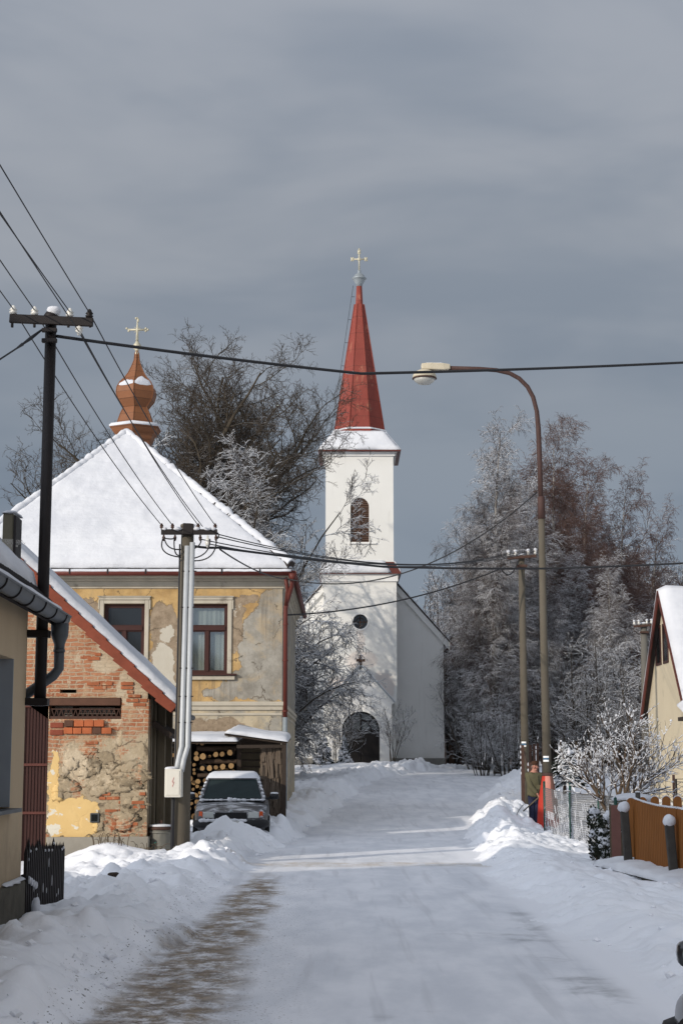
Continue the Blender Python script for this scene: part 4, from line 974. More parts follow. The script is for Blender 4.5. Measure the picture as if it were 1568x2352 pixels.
for dx_, dz_ in ((-.30, 0), (.30, 0), (0, .34)):
    for a in (0, 120, 240): f.blob((tx + dx_ + .045 * math.cos(R(a + (0 if dx_ > 0 else 60))), ty, zx + dz_ + .05 * math.sin(R(a))), .042, amp=0, n=6, m=4)
for a in range(0, 360, 30): f.tube([(tx, ty, zx), (tx + .15 * math.cos(R(a + 15)), ty, zx + .15 * math.sin(R(a + 15)))], [.016, .004], 4)
f.build('turret_cross', M['gilt'], t1)
# the same villa's far chimney is hidden; ------------------------------------------------ brick shed
S = SY; sx0, sx1 = px_x(-20, S), px_x(341, S); sg = -.2
ve_ = pt(400, 1622, S - .28); slope_s = .93; ridge = Vector((-6.5, S, 0)); rzs = ve_.z + (ve_.x - ridge.x) * slope_s
shed = thing('brick_shed', ((sx0 + sx1) / 2, S, .1), 'crumbling brick and rubble shed with yellow paint remnants and red verge tiles', 'shed')
rpz = lambda x: rzs - abs(x - ridge.x) * slope_s - .16
op1 = (px_x(115, S), px_z(1652, S), px_x(281, S), px_z(1603, S)); op2 = (px_x(140, S), px_z(1592, S), px_x(178, S), px_z(1584, S))
dop = (px_x(58, S), sg + .01, px_x(116, S), px_z(1612, S))
SD = 2.5; q = MB(); q.panel([(sx0, sg), (sx1, sg), (sx1, rpz(sx1)), (ridge.x, rpz(ridge.x)), (sx0, rpz(sx0))], [rect(*op1), rect(*op2), rect(*dop)], (0, S, 0), X1, Z1, Yv, .35)
pj0 = px_z(1604, S)
q.build('front_wall', M['shed'], shed, fix=False)
q = MB(); q.add([(sx1, S, sg), (sx1, S + SD, sg), (sx1, S + SD, rpz(sx1)), (sx1, S, rpz(sx1))], [(0, 1, 2, 3)]); q.add([(sx0, S, sg), (sx0, S + SD, sg), (sx0, S + SD, rpz(sx0)), (sx0, S, rpz(sx0))], [(3, 2, 1, 0)]); q.add([(sx0, S + SD, sg), (sx1, S + SD, sg), (sx1, S + SD, rpz(sx1)), (ridge.x, S + SD, rpz(ridge.x)), (sx0, S + SD, rpz(sx0))], [(4, 3, 2, 1, 0)])
q.build('side_wall', M['old_wood'], shed)
q = MB(); 
for i in range(5):
    y = S + .25 + i * .42; q.box((sx1 + .002, y, .1 + .1 * (i % 2)), (sx1 + .05 + .03 * (i % 3), y + .22 + .1 * (i % 2), rpz(sx1) - .1 - .15 * (i % 3)))
q.box((sx1 + .09, S + .9, .0), (sx1 + .24, S + 1.06, rpz(sx1) + .05)); q.box((sx1 + .09, S + 2.2, .0), (sx1 + .24, S + 2.35, rpz(sx1) + .05))
bevel(q.build('side_board', M['old_wood'], shed), .01)
q = MB(); q.box((sx1 + .02, S + .3, 2.4), (sx1 + .45, S + SD, 2.5), rot=Matrix.Rotation(R(35), 3, 'Y')); q.build('eaves_board', M['dark_wood'], shed)
q = MB(); q.box((sx0, S + .36, op1[1] - .3), (dop[2] + 1.5, S + .40, op1[3] + .3)); q.box((dop[0], S + .9, sg), (dop[2], S + .95, dop[3])); q.build('inner_wall', M['dark_wood'], shed)
q = MB(); q.box((op1[0] - .05, S - .05, px_z(1621, S)), (op1[2] - .01, S + .12, px_z(1604, S))); bevel(q.build('lintel', M['lintel'], shed), .012)
q = MB(); z0, z1 = px_z(1651, S), px_z(1629, S); a = px_x(184 * 0 + 116, S); b = px_x(280, S)
q.bar((a, S + .05, z0 + .02), (b, S + .05, z0 + .02), .05, .05); q.bar((a, S + .05, z1), (b, S + .05, z1), .02, .02); nn = 15
for i in range(nn):
    xa = a + (b - a) * i / nn; xb = a + (b - a) * (i + 1) / nn
    q.bar((xa, S + .05, z0 + .03), ((xa + xb) / 2, S + .05, z1), .014, .014); q.bar(((xa + xb) / 2, S + .05, z1), (xb, S + .05, z0 + .03), .014, .014)
q.build('lattice_beam', M['rust_metal'], shed)
q = MB(); q.box((px_x(125, S), S + .25, px_z(1646, S)), (px_x(165, S), S + .32, px_z(1622, S))); q.box((px_x(180, S), S + .26, px_z(1640, S)), (px_x(262, S), S + .33, px_z(1624, S))); q.build('stored_board', M['plinth'], shed)
rb = random.Random(4); xa = px_x(182, S); 
for row, (z0, z1) in enumerate(((px_z(1686, S), px_z(1671, S)), (px_z(1669.5, S), px_z(1654, S)))):
    x = px_x(185 - 2 * row, S) - .0
    x = px_x(152 if row == 0 else 153, S)
    while x < px_x(242, S):
        wdt = .155 + .03 * rb.random(); q = MB(); q.box((x, S - .06 - .03 * rb.random(), z0), (x + wdt, S + .1, z1 - .01 * rb.random())); bevel(q.build('loose_brick', M['brick_new'] if rb.random() < .85 else M['lintel'], shed), .008); x += wdt + .012
q = MB(); 
for z in (px_z(1666, S), px_z(1683, S)): q.box((px_x(120, S), S - .03, z - .05), (px_x(150, S), S + .05, z + .05))
bevel(q.build('old_brick', M['tile_red'], shed), .01)
# bricks and rubble standing proud where the render has fallen off
q = MB(); rb = random.Random(44); rowh = .078
for r in range(60):
    z = .45 + r * rowh; x = sx0 + 1.8 + (.135 if r % 2 else 0)
    while x < sx1 - .02:
        wdt = .25 * (.55 if rb.random() < .2 else 1); v = mnoise.noise(Vector((x * 1.3, z * 1.5, 3.))) + .35 * mnoise.noise(Vector((x * 4, z * 4, 8.)))
        top = rpz(x + wdt) - .06; zone = (z > op1[3] + .14) or (x > op1[2] + .06)
        near = (dop[0] - .1 < x < op1[2] + .1 and z < op1[3] + .14)
        pr_ = .30 if z > op1[3] + .1 else (.12 if x > op1[2] else .05)
        if z + rowh < top and not (op2[0] - .3 < x < op2[2] and op2[1] - .1 < z < op2[3] + .03) and not (x < dop[2] + .05 and z < dop[3] + .05) and not (op1[0] - .25 < x < op1[2] and op1[1] - .36 < z < op1[3] + .12) and v > .34 - pr_ * 1.1 and rb.random() < .82 and not (x < px_x(232, S) and z < px_z(1835, S)):
            d = .012 + .02 * rb.random(); j = .006
            off_y = .07 if x > px_x(284, S) and z < px_z(1606, S) else 0
            q.box((x + rb.uniform(0, j), S - d - off_y, z + rb.uniform(0, j)), (min(sx1, x + wdt - .012 - rb.uniform(0, j)), S + .02 - off_y, z + rowh - .014 - rb.uniform(0, j)), rot=Matrix.Rotation(R(rb.uniform(-1.5, 1.5)), 3, 'Y'))
        x += wdt
bevel(q.build('exposed_bricks', M['brick_old'], shed), .006)
q = MB()
for i in range(34):
    x = rb.uniform(px_x(136, S), sx1 - .1); z = rb.uniform(px_z(1915, S), px_z(1705, S))
    if x < px_x(232, S) and z < px_z(1828, S): continue
    q.blob((x, S - (.075 if x > px_x(284, S) else .005), z), (rb.uniform(.10, .24), rb.uniform(.014, .03), rb.uniform(.06, .13)), i, .8, 14, 10, fr=2.6)
q.build('rubble_stones', M['shed'], shed)
# corner pier, plinth, gate
q = MB(); q.panel(rect(px_x(284, S), .4, sx1 + .03, px_z(1606, S)), [], (0, S - .07, 0), X1, Z1, Yv); q.add([(sx1 + .03, S - .07, .4), (sx1 + .03, S + .25, .4), (sx1 + .03, S + .25, px_z(1606, S)), (sx1 + .03, S - .07, px_z(1606, S))], [(0, 1, 2, 3)]); q.add([(px_x(284, S), S - .07, .4), (px_x(284, S), S + .01, .4), (px_x(284, S), S + .01, px_z(1606, S)), (px_x(284, S), S - .07, px_z(1606, S))], [(3, 2, 1, 0)])
q.build('corner_pier', M['shed'], shed, fix=False)
q = MB(); zp = px_z(1923, S); q.box((dop[2] + .03, S - .10, sg), (px_x(283, S), S + .02, zp)); q.box((px_x(284, S), S - .15, sg), (sx1 + .08, S + .5, zp + .01)); bevel(q.build('plinth', M['concrete'], shed), .02)
q = MB(); q.box((dop[0], S + .06, sg), (dop[2], S + .10, dop[3])); nb = 8
for i in range(nb): q.box((dop[0] + (dop[2] - dop[0]) * i / nb + .006, S + .045, sg), (dop[0] + (dop[2] - dop[0]) * (i + .8) / nb, S + .06, dop[3]))
gt_ = q.build('sheet_gate', M['gate_brown'], shed); q = MB()
for py in (1622, 1757, 1868): q.box((dop[0], S + .015, px_z(py + 3, S)), (dop[2], S + .045, px_z(py - 3, S)))
q.build('gate_rail', M['gate_rail'], gt_)
q = MB(); q.box((px_x(216, S), S - .05, px_z(1890, S)), (px_x(237, S), S + .02, px_z(1868, S))); mb_ = bevel(q.build('meter_box', M['gutter_zinc'], shed), .01); q = MB(); q.box((px_x(219, S), S - .056, px_z(1887, S)), (px_x(233, S), S - .051, px_z(1871, S))); q.build('box_face', M['glass'], mb_)
# shed roof: slabs, stepped verge tiles, snow
rf = MB(); s_ = MB(); rise = lambda x: rzs - abs(x - ridge.x) * slope_s
xe = ve_.x + .02; y0, y1 = S - .30, S + SD + .2; xw = 2 * ridge.x - xe
nrm = Vector((slope_s, 0, 1)).normalized()
rf.add([(ridge.x, y0 + .05, rise(ridge.x)), (xe, y0 + .05, rise(xe)), (xe, y1, rise(xe)), (ridge.x, y1, rise(ridge.x)), (ridge.x, y0 + .05, rise(ridge.x) - .1), (xe, y0 + .05, rise(xe) - .1), (xe, y1, rise(xe) - .1), (ridge.x, y1, rise(ridge.x) - .1), (xw, y0 + .05, rise(xw)), (xw, y1, rise(xw)), (xw, y0 + .05, rise(xw) - .1), (xw, y1, rise(xw) - .1)], [(0,1,2,3),(4,7,6,5),(0,4,5,1),(1,5,6,2),(2,6,7,3),(0,3,9,8),(8,9,11,10),(0,8,10,4),(4,10,11,7)])
sr = rf.build('roof', M['tile_dark'], shed)
vt = MB(); nt = 13; L = Vector((xe - ridge.x, 0, rise(xe) - rise(ridge.x)))
for i in range(nt):
    p0 = Vector((ridge.x, y0, rise(ridge.x))) + L * (i / nt); p1 = Vector((ridge.x, y0, rise(ridge.x))) + L * ((i + 1.04) / nt); lift = nrm * .02
    vt.add([(p.x, y, p.z) for y in (y0 - .02, y0 + .3) for p in (p0 - nrm * .17, p1 - nrm * .15 + lift, p1 + nrm * .03 + lift, p0 + nrm * .02)], [(0,1,2,3),(7,6,5,4),(0,4,5,1),(1,5,6,2),(2,6,7,3),(3,7,4,0)])
bevel(vt.build('verge_tiles', M['tile_red'], sr), .012)
up = nrm * .03; e0 = Vector((xe, 0, rise(xe))); r0 = Vector((ridge.x, 0, rise(ridge.x)))
snow_slab(s_, (Vector((e0.x, y0 + .03, e0.z)) + up, Vector((e0.x, y1, e0.z)) + up, Vector((r0.x, y1, r0.z)) + up, Vector((r0.x, y0 + .03, r0.z)) + up), .15, 40, 40, 21, rough=.15, edge=.14)
snow_slab(s_, (Vector((xw, y1, rise(xw))), Vector((xw, y0, rise(xw))), Vector((r0.x, y0, r0.z)), Vector((r0.x, y1, r0.z))), .15, 20, 20, 22, edge=.12)
s_.build('roof_snow', M['rsnow'], sr)
g = MB(); g.tube([(xe + .06, y0 + .02, rise(xe) - .10), (xe + .06, y1, rise(xe) - .12)], .055, 8); g.build('gutter', M['gutter_zinc'], shed)

# ------------------------------------------------------------------ beige house on the left edge
hx = -3.60; hy1 = 18.9; hy0 = -9.0; hz = px_z(1412, hy1) + .05; hw = 6.7; hg = -.2
hs_ = 1.0; hov = .25; hey = hx + hov; hez = px_z(1398, hy1 + .3) - .05; hrx = hx - hw / 2; hrz = hez + (hey - hrx) * hs_
house = thing('beige_house', (hx - hw / 2, hy1, .1), 'beige rendered house at the left edge with a grey gutter and split stone base', 'house')
wy = lambda px: F * (-hx) / (CX - px) / (math.cos(TILT) + 0 * px)     # rough distance along the wall for a picture column
def yw(px, py):                                                     # where the sight line meets the street wall
    a = pt(px, py, 1.0); return hx / a.x
w1y = yw(18, 1700); w1z0 = pt(8, 1858, yw(8, 1858)).z; w1z1 = pt(8, 1508, yw(8, 1508)).z; w0y = w1y - 1.35
q = MB(); holes = [rect(w0y - 3.6 * k, w1z0, w1y - 3.6 * k, w1z1) for k in range(4)]
q.panel(rect(hy0, hg, hy1, hz + .1), holes, (hx, 0, 0), Yv, Z1, Vector((-1, 0, 0)), .18)
q.add([(hx, hy1, hg), (hx - hw, hy1, hg), (hx - hw, hy1, hz), (hrx, hy1, hrz - .15), (hx, hy1, hz)], [(0, 1, 2, 3, 4)])
q.add([(hx, hy0, hg), (hx - hw, hy0, hg), (hx - hw, hy0, hz), (hrx, hy0, hrz - .15), (hx, hy0, hz)], [(4, 3, 2, 1, 0)]); q.add([(hx - hw, hy0, hg), (hx - hw, hy1, hg), (hx - hw, hy1, hz), (hx - hw, hy0, hz)], [(0, 1, 2, 3)])
q.build('wall', M['beige'], house, fix=False)
for k in range(4):
    a, b = w0y - 3.6 * k, w1y - 3.6 * k; f = MB()
    f.box((hx - .20, a, w1z0), (hx - .14, a + .07, w1z1)); f.box((hx - .20, b - .07, w1z0), (hx - .14, b, w1z1)); f.box((hx - .20, a + .07, w1z0), (hx - .14, b - .07, w1z0 + .07)); f.box((hx - .20, a + .07, w1z1 - .07), (hx - .14, b - .07, w1z1)); f.box((hx - .198, (a + b) / 2 - .04, w1z0 + .07), (hx - .145, (a + b) / 2 + .04, w1z1 - .07))
    f.box((hx - .14, b - .012, w1z0 + .01), (hx + .006, b + .004, w1z1)); f.box((hx - .14, a - .004, w1z0 + .01), (hx + .006, a + .012, w1z1))
    wi = f.build('window', M['reveal'], house); f = MB(); f.box((hx - .185, a + .07, w1z0 + .07), (hx - .18, b - .07, w1z1 - .07)); f.build('pane', M['glass'], wi)
    f = MB(); f.box((hx - .14, a - .06, w1z0 - .04), (hx + .13, b + .06, w1z0)); f.build('sill', M['gutter_zinc'], wi)
q = MB(); zb = px_z(2022, hy1); rbm = random.Random(8)
q.box((hx - .5, hy0, hg), (hx + .055, hy1 + .03, zb)); sb = bevel(q.build('stone_base', M['stone_base'], house), .03)
q = MB(); snow_slab(q, (Vector((hx + .055, hy1 + .03, zb)), Vector((hx + .055, hy1 - 1.2, zb)), Vector((hx + .0, hy1 - 1.2, zb + .02)), Vector((hx + .0, hy1 + .03, zb + .02))), .02, 20, 3, 31, edge=.02); q.build('ledge_snow', M['rsnow'], sb)
rf = MB(); yv = hy1 + .34; t_h = .14
rf.add([(p[0], y, p[1]) for y in (hy0 - .3, yv) for p in ((hey, hez), (hrx, hrz), (2 * hrx - hey, hez), (2 * hrx - hey, hez - t_h), (hrx, hrz - t_h), (hey, hez - t_h))], [(0,1,7,6),(1,2,8,7),(2,3,9,8),(3,4,10,9),(4,5,11,10),(5,0,6,11),(5,4,1,0),(4,3,2,1),(6,7,10,11),(7,8,9,10)])
hr = rf.build('roof', M['tile_dark'], house)
tl = MB(); y = 9.0; k = 0
while y < yv - .02:                                                  # rippled tile ends showing under the snow
    tl.tube([(hey + .05, y, hez + .005), (hey - .35, y, hez + .405)], [.052, .05], 7); y += .118
tl.build('tile_ends', M['black_metal'], hr)
s_ = MB(); nr_ = Vector((1, 0, 1)).normalized(); eo = .23
snow_slab(s_, (Vector((hey - eo, 2.0, hez + eo)) + nr_ * .05, Vector((hey - eo, yv - .02, hez + eo)) + nr_ * .05, Vector((hrx, yv - .02, hrz)) + nr_ * .05, Vector((hrx, 2.0, hrz)) + nr_ * .05), .13, 90, 30, 33, rough=.22, edge=.16)
snow_slab(s_, (Vector((2 * hrx - hey, yv, hez)), Vector((2 * hrx - hey, 2.0, hez)), Vector((hrx, 2.0, hrz)), Vector((hrx, yv, hrz))), .17, 20, 10, 34)
s_.build('roof_snow', M['rsnow'], hr)
# half-round gutter, brackets and the cranked downpipe
g = MB(); gx_, gz_ = hey + .085, hez - .03; rg_ = .092; vs = []; ys = [2.0, 18.0, hy1 + .46]
ys = list(np.linspace(2, hy1 + .46, 30)); nn = 10
for y in ys:
    for rr_ in (rg_, rg_ - .012):
        for i in range(nn + 1): a = math.pi + math.pi * i / nn; vs.append((gx_ + rr_ * math.cos(a), y, gz_ + rr_ * math.sin(a) * 1.15))
W2 = 2 * (nn + 1); fs = []
for j in range(len(ys) - 1):
    for s2 in (0, nn + 1):
        for i in range(nn): fs.append((j*W2+s2+i, j*W2+s2+i+1, (j+1)*W2+s2+i+1, (j+1)*W2+s2+i))
g.add(vs, fs, True); cap_ = [((len(ys)-1) * W2 + i) for i in range(nn + 1)]; g.f.append(tuple(cap_)); g.sm.append(False); g.mi.append(0)
g.tube([(gx_ + rg_, 2, gz_ + .005), (gx_ + rg_, hy1 + .46, gz_ + .005)], .014, 6)
gu = g.build('gutter', M['gutter_zinc'], house)
y = hy1 + .1; g = MB()
while y > 8: g.tube([(gx_ + (rg_ + .006) * math.cos(a_), y, gz_ + (rg_ + .006) * 1.15 * math.sin(a_)) for a_ in [math.pi + math.pi * i / 10 for i in range(11)]], .010, 4); y -= .78
g.build('gutter_bracket', M['black_metal'], gu)
g = MB(); g.tube([(gx_, 7 + i * .35, gz_ + .03 + .02 * mnoise.noise(Vector((i * .8, 3, 0)))) for i in range(35)], [.065 + .012 * mnoise.noise(Vector((i * .6, 9, 0))) for i in range(35)], 8); g.build('gutter_snow', M['rsnow'], gu)
g = MB(); yp = hy1 + .16
g.lathe([(.105, gz_ - .10), (.10, gz_ - .24), (.062, gz_ - .34), (.06, gz_ - .42)], (gx_ + .01, yp, 0), 10)
g.tube([(gx_ + .01, yp, gz_ - .36), (gx_ + .01, yp, gz_ - .62), (gx_ - .05, yp, gz_ - .70), (hx - .10, yp + .02, gz_ - .97), (hx - .17, yp + .02, gz_ - 1.08), (hx - .17, yp + .02, .1)], .06, 10)
g.tube([(gx_ + .01, yp, gz_ - .40), (gx_ + .01, yp, gz_ - .43)], .068, 10); g.build('downpipe', M['gutter_zinc'], house)
# chimney with faded lettering
cy_ = hy1 - .25; cxa, cxb = px_x(2, cy_, 1200), px_x(34, cy_, 1200); ctz = pt(25, 1177, cy_).z
q = MB(); q.box((cxa, cy_, 3.5), (cxb - .03, cy_ + .34, ctz)); ch = bevel(q.build('chimney', M['chimney'], house), .02)
q = MB(); q.box((cxb - .028, cy_ - .02, 3.5), (cxb, cy_ + .36, ctz - .03)); q.build('edge_strip', M['black_metal'], ch)
q = MB(); snow_slab(q, (Vector((cxa - .01, cy_ - .01, ctz)), Vector((cxb, cy_ - .01, ctz)), Vector((cxb, cy_ + .43, ctz)), Vector((cxa - .01, cy_ + .43, ctz))), .05, 10, 8, 40, edge=.05); q.build('chimney_snow', M['rsnow'], ch)
q = MB(); q.box((cxa + .002, cy_ - .006, pt(0, 1276, cy_).z), (cxb - .032, cy_ - .001, pt(0, 1236, cy_).z)); q.build('plaster_band', M['concrete'], ch)
cvb = base_of(ch)
for s, px0, py in (('LAHODOVA', 8, 1243), ('VPON/TDU/V', 11, 1248.6), ('Y 888', 20, 1254.5)):
    fc = bpy.data.curves.new('lettering', 'FONT'); fc.body = s; fc.size = .036; fc.extrude = .001; fo = bpy.data.objects.new('lettering', fc); C.objects.link(fo)
    p = pt(px0, py, cy_ - .012); fo.parent = ch; fo.location = Vector((p.x, cy_ - .010, p.z)) - cvb; fo.rotation_euler = (R(90), 0, 0); fc.materials.append(M['ch_text'])
    bpy.context.view_layer.update(); me_ = bpy.data.meshes.new_from_object(fo.evaluated_get(bpy.context.evaluated_depsgraph_get())); me_.name = 'lettering'; mo_ = bpy.data.objects.new('lettering', me_); C.objects.link(mo_); mo_.parent = ch; mo_.location = fo.location; mo_.rotation_euler = fo.rotation_euler; bpy.data.objects.remove(fo)

house.rotation_euler = (0, 0, R(1.3))
# ------------------------------------------------------------------ cream gabled house on the right
Hx = 10.85; Hy0, Hy1 = 52.0, 59.0; Hm = 55.5; Hez = px_z(1612, Hy0); Hrz = px_z(1362, Hm); hsl = (Hrz - Hez) / (Hm - Hy0)
gh = thing('gabled_house', (Hx + 4, Hm, .3), 'cream gabled house on the right with steep snow covered roof and two slit windows', 'house')
# slit windows: distances along the gable for the picture columns
wl_ = [(F * Hx / (a - CX) * 1.0, F * Hx / (b - CX) * 1.0) for a, b in ((1505.5, 1517.5), (1522, 1534))]
wz0, wz1 = px_z(1524, Hm), px_z(1432, Hm)
q = MB(); holes = []
q.panel([(Hy0, -.3), (Hy1, -.3), (Hy1, Hez), (Hm, Hrz - .12), (Hy0, Hez)], holes, (Hx, 0, 0), Yv, Z1, X1, .15)
q.add([(Hx, Hy0, -.3), (Hx + 9, Hy0, -.3), (Hx + 9, Hy0, Hez), (Hx, Hy0, Hez)], [(0, 1, 2, 3)]); q.add([(Hx, Hy1, -.3), (Hx + 9, Hy1, -.3), (Hx + 9, Hy1, Hez), (Hx, Hy1, Hez)], [(3, 2, 1, 0)]); q.add([(Hx + 9, Hy0, -.3), (Hx + 9, Hy1, -.3), (Hx + 9, Hy1, Hez), (Hx + 9, Hm, Hrz - .12), (Hx + 9, Hy0, Hez)], [(0, 1, 2, 3, 4)])
q.build('wall', M['cream_wall'], gh, fix=False)
for a, b in wl_:
    a, b = min(a, b), max(a, b); f = MB(); f.box((Hx - .03, a, wz0), (Hx + .02, a + .08, wz1)); f.box((Hx - .03, b - .08, wz0), (Hx + .02, b, wz1)); f.box((Hx - .03, a + .08, wz0), (Hx + .02, b - .08, wz0 + .08)); f.box((Hx - .03, a + .08, wz1 - .08), (Hx + .02, b - .08, wz1))
    wi = f.build('window', M['win_wood'], gh); f = MB(); f.box((Hx - .012, a + .08, wz0 + .08), (Hx - .006, b - .08, wz1 - .08)); f.build('pane', M['glass'], wi)
rf = MB(); s_ = MB(); vb = MB(); ov_ = .22
for sy, ye in ((-1, Hy0), (1, Hy1)):
    e0 = (ye + sy * .35, Hez - .35 * hsl); r0 = (Hm, Hrz)
    dn = Vector((0, e0[0] - r0[0], e0[1] - r0[1])).normalized(); up = Vector((0, -dn.z, dn.y)); up = up if up.z > 0 else -up
    for mb_, x0, x1, o0, o1 in ((rf, Hx - ov_ + .05, Hx + 9.3, 0, .12), (vb, Hx - ov_, Hx - ov_ + .05, -.14, .125)):
        A = [Vector((0, *r0)) + up * o0, Vector((0, *e0)) + up * o0, Vector((0, *e0)) + up * o1, Vector((0, *r0)) + up * o1]
        mb_.add([(x, p.y, p.z) for x in (x0, x1) for p in A], [(0,1,2,3),(7,6,5,4),(0,4,5,1),(1,5,6,2),(2,6,7,3),(3,7,4,0)])
    a = Vector((Hx - ov_, *e0)) + up * .13; b = Vector((Hx + 9.2, *e0)) + up * .13; c = Vector((Hx + 9.2, *r0)) + up * .13; d = Vector((Hx - ov_, *r0)) + up * .13
    snow_slab(s_, (a, b, c, d), .20, 40, 30, 50 + sy, rough=.2, edge=.25)
hr_ = rf.build('roof', M['tile_dark'], gh); s_.build('roof_snow', M['rsnow'], hr_); bevel(vb.build('verge_board', M['verge'], gh), .01)
q = MB(); gz2 = Hez - .38 * hsl; q.tube([(Hx - ov_, Hy0 - .45, gz2), (Hx + 9.2, Hy0 - .45, gz2)], .08, 8); q.build('gutter', M['gutter_zinc'], gh)
# lean-to porch roof in front of it, only its snowy corner shows
py0 = 50.6; pp = pt(1556, 1648, 52.0); q = MB(); q.box((pp.x, py0, pp.z - .12), (pp.x + 4, Hy0 - .01, pp.z), rot=Matrix.Rotation(R(0), 3, 'X')); pr_f = q.build('porch_roof', M['dark_wood'], gh)
q = MB(); snow_slab(q, (Vector((pp.x - .02, py0 - .02, pp.z)), Vector((pp.x + 4, py0 - .02, pp.z)), Vector((pp.x + 4, Hy0, pp.z + .35)), Vector((pp.x - .02, Hy0, pp.z + .35))), .30, 20, 14, 55, edge=.3); q.build('roof_snow', M['rsnow'], pr_f)
q = MB(); q.box((pp.x + .5, py0 + .1, -.2), (pp.x + .62, py0 + .22, pp.z - .12)); q.build('porch_post', M['dark_wood'], gh); q = MB(); q.box((pp.x + 3.3, py0 + .101, -.2), (pp.x + 3.42, py0 + .22, pp.z - .12)); q.build('porch_post', M['dark_wood'], gh)
# brown house glimpsed behind the trees beside the church
bh = thing('brown_house', (px_x(1050, 112), 112, 1.3), 'brown walled house half hidden by branches just right of the church', 'house')
q = MB(); bx0_, bx1_ = px_x(1022, 112), px_x(1100, 112); bzt = px_z(1480, 112); q.panel([(bx0_, 0), (bx1_, 0), (bx1_, bzt), ((bx0_ + bx1_) / 2, bzt + 1.6), (bx0_, bzt)], [], (0, 112, 0), X1, Z1, Yv); q.box((bx0_, 112.01, 0), (bx1_, 118, bzt - .01)); q.build('wall', M['brown_wall'], bh, fix=False)
q = MB(); bmx = (bx0_ + bx1_) / 2
for e_x in (bx0_ - .3, bx1_ + .3):
    q.add([(bmx, 111.7, bzt + 1.75), (e_x, 111.7, bzt - .2), (e_x, 118.3, bzt - .2), (bmx, 118.3, bzt + 1.75), (bmx, 111.7, bzt + 1.5), (e_x, 111.7, bzt - .45), (e_x, 118.3, bzt - .45), (bmx, 118.3, bzt + 1.5)], [(0,1,2,3),(7,6,5,4),(0,4,5,1),(1,5,6,2),(2,6,7,3),(3,7,4,0)])
q.build('roof', M['rsnow'], bh)
# unseen house added on the right to darken the near street
rh = thing('shade_house', (13, 4, 0), 'unseen house added across the street to shade the road', 'house')
q = MB(); q.prism([(9.2, -.5), (17, -.5), (17, 4.2), (13.1, 8.2), (9.2, 4.2)], (0, -30, 0), X1, Z1, Yv, 47); q.build('wall', M['beige'], rh)
q = MB()
for s_x in (-1, 1): q.prism([(13.1, 8.25), (13.1 + s_x * 4.3, 3.9), (13.1 + s_x * 4.3, 4.1), (13.1, 8.5)], (0, -30.2, 0), X1, Z1, Yv, 47.4)
q.build('roof', M['rsnow'], rh)
# added unseen block off to the left; with the beige house it keeps the near street in shade
shade_blk = thing('shade_block', (-20, -16, 0), 'added unseen tall block left of the beige house, shading the near street', 'shade_block')
q = MB(); q.prism([(-24, -.5), (-16, -.5), (-16, 10.5), (-20, 14.5), (-24, 10.5)], (0, -45, 0), X1, Z1, Yv, 50); q.build('wall', M['beige'], shade_blk)
q = MB()
for s_x in (-1, 1): q.prism([(-20, 14.55), (-20 + s_x * 4.4, 10.15), (-20 + s_x * 4.4, 10.35), (-20, 14.8)], (0, -45.2, 0), X1, Z1, Yv, 50.4)
q.build('roof', M['rsnow'], shade_blk)
# ------------------------------------------------------------------ electricity poles and their wires
def insulator(p, parent, h=.11, r=.05, hang=False, m=None, m2=None):
    s = -1 if hang else 1; p = Vector(p); q = MB()
    q.lathe([(.018, 0), (.018, s * h * .3), (r * .75, s * h * .34), (r, s * h * .5), (r * .55, s * h * .62), (r * .95, s * h * .75), (r * .6, s * h * .95), (r * .5, s * h * 1.1), (r * .25, s * h * 1.25)], p, 10)
    o = q.build('insulator', m or M['porcelain'], parent)
    return p + Vector((0, 0, s * h * .85))
def snow_cap(p, r, h, parent, seed=0, name='snow_cap'):
    q = MB(); q.blob(Vector(p) + Vector((0, 0, h * .25)), (r, r, h), seed, .22, 12, 7); return q.build(name, M['rsnow'], parent)
# black steel pole rising past the gable of the beige house
BY = hy1 + .13; bp = pt(92, 1600, BY); bpx = bp.x; ztp = pt(118, 738, BY).z
pole1 = thing('steel_pole', (bpx, BY, 0), 'black steel roof pole with crossarm and white insulators beside the beige house', 'power pole')
q = MB(); q.tube([(bpx, BY, pt(90, 1622, BY).z), (bpx + .01, BY, ztp + .02)], [.068, .066], 14); q.lathe([(.085, 0), (.09, .05), (.05, .11), (.0, .12)], (bpx + .01, BY, ztp + .02), 12); q.build('pole', M['black_metal'], pole1)
q = MB(); a, b = pt(22, 731, BY - .1), pt(214, 740, BY - .1); q.bar(a, b, .05, .105, up=(0, 0, 1)); 
for px in (28, 79, 157, 207): q.bar(pt(px, 722, BY - .1), pt(px, 752, BY - .1), .03, .03)
q.bar(pt(96, 758, BY - .1), pt(131, 758, BY - .1), .05, .05); q.bar(pt(96, 782, BY - .1), pt(131, 782, BY - .1), .06, .05)
bevel(q.build('crossarm', M['black_metal'], pole1), .008)
i1 = [insulator(pt(px, 727 + (px - 30) * .05, BY - .1), pole1, m=(M['black_metal'] if px == 205 else M['porcelain'])) for px in (30, 79, 160, 205)]
i1.append(insulator(pt(182, 744, BY - .1), pole1, hang=True))
snow_cap(pt(123, 719, BY), .085, .07, pole1, 3)
q = MB()
for py, x0, x1 in ((1456, 56, 115), (1612, 50, 112)): a, b = pt(x0, py, BY), pt(x1, py + 1, BY); q.bar((a.x - .05, BY - .02, a.z), (b.x, BY - .02, b.z), .16, .085, up=(0, 0, 1))
bevel(q.build('wall_bracket', M['black_metal'], pole1), .008)
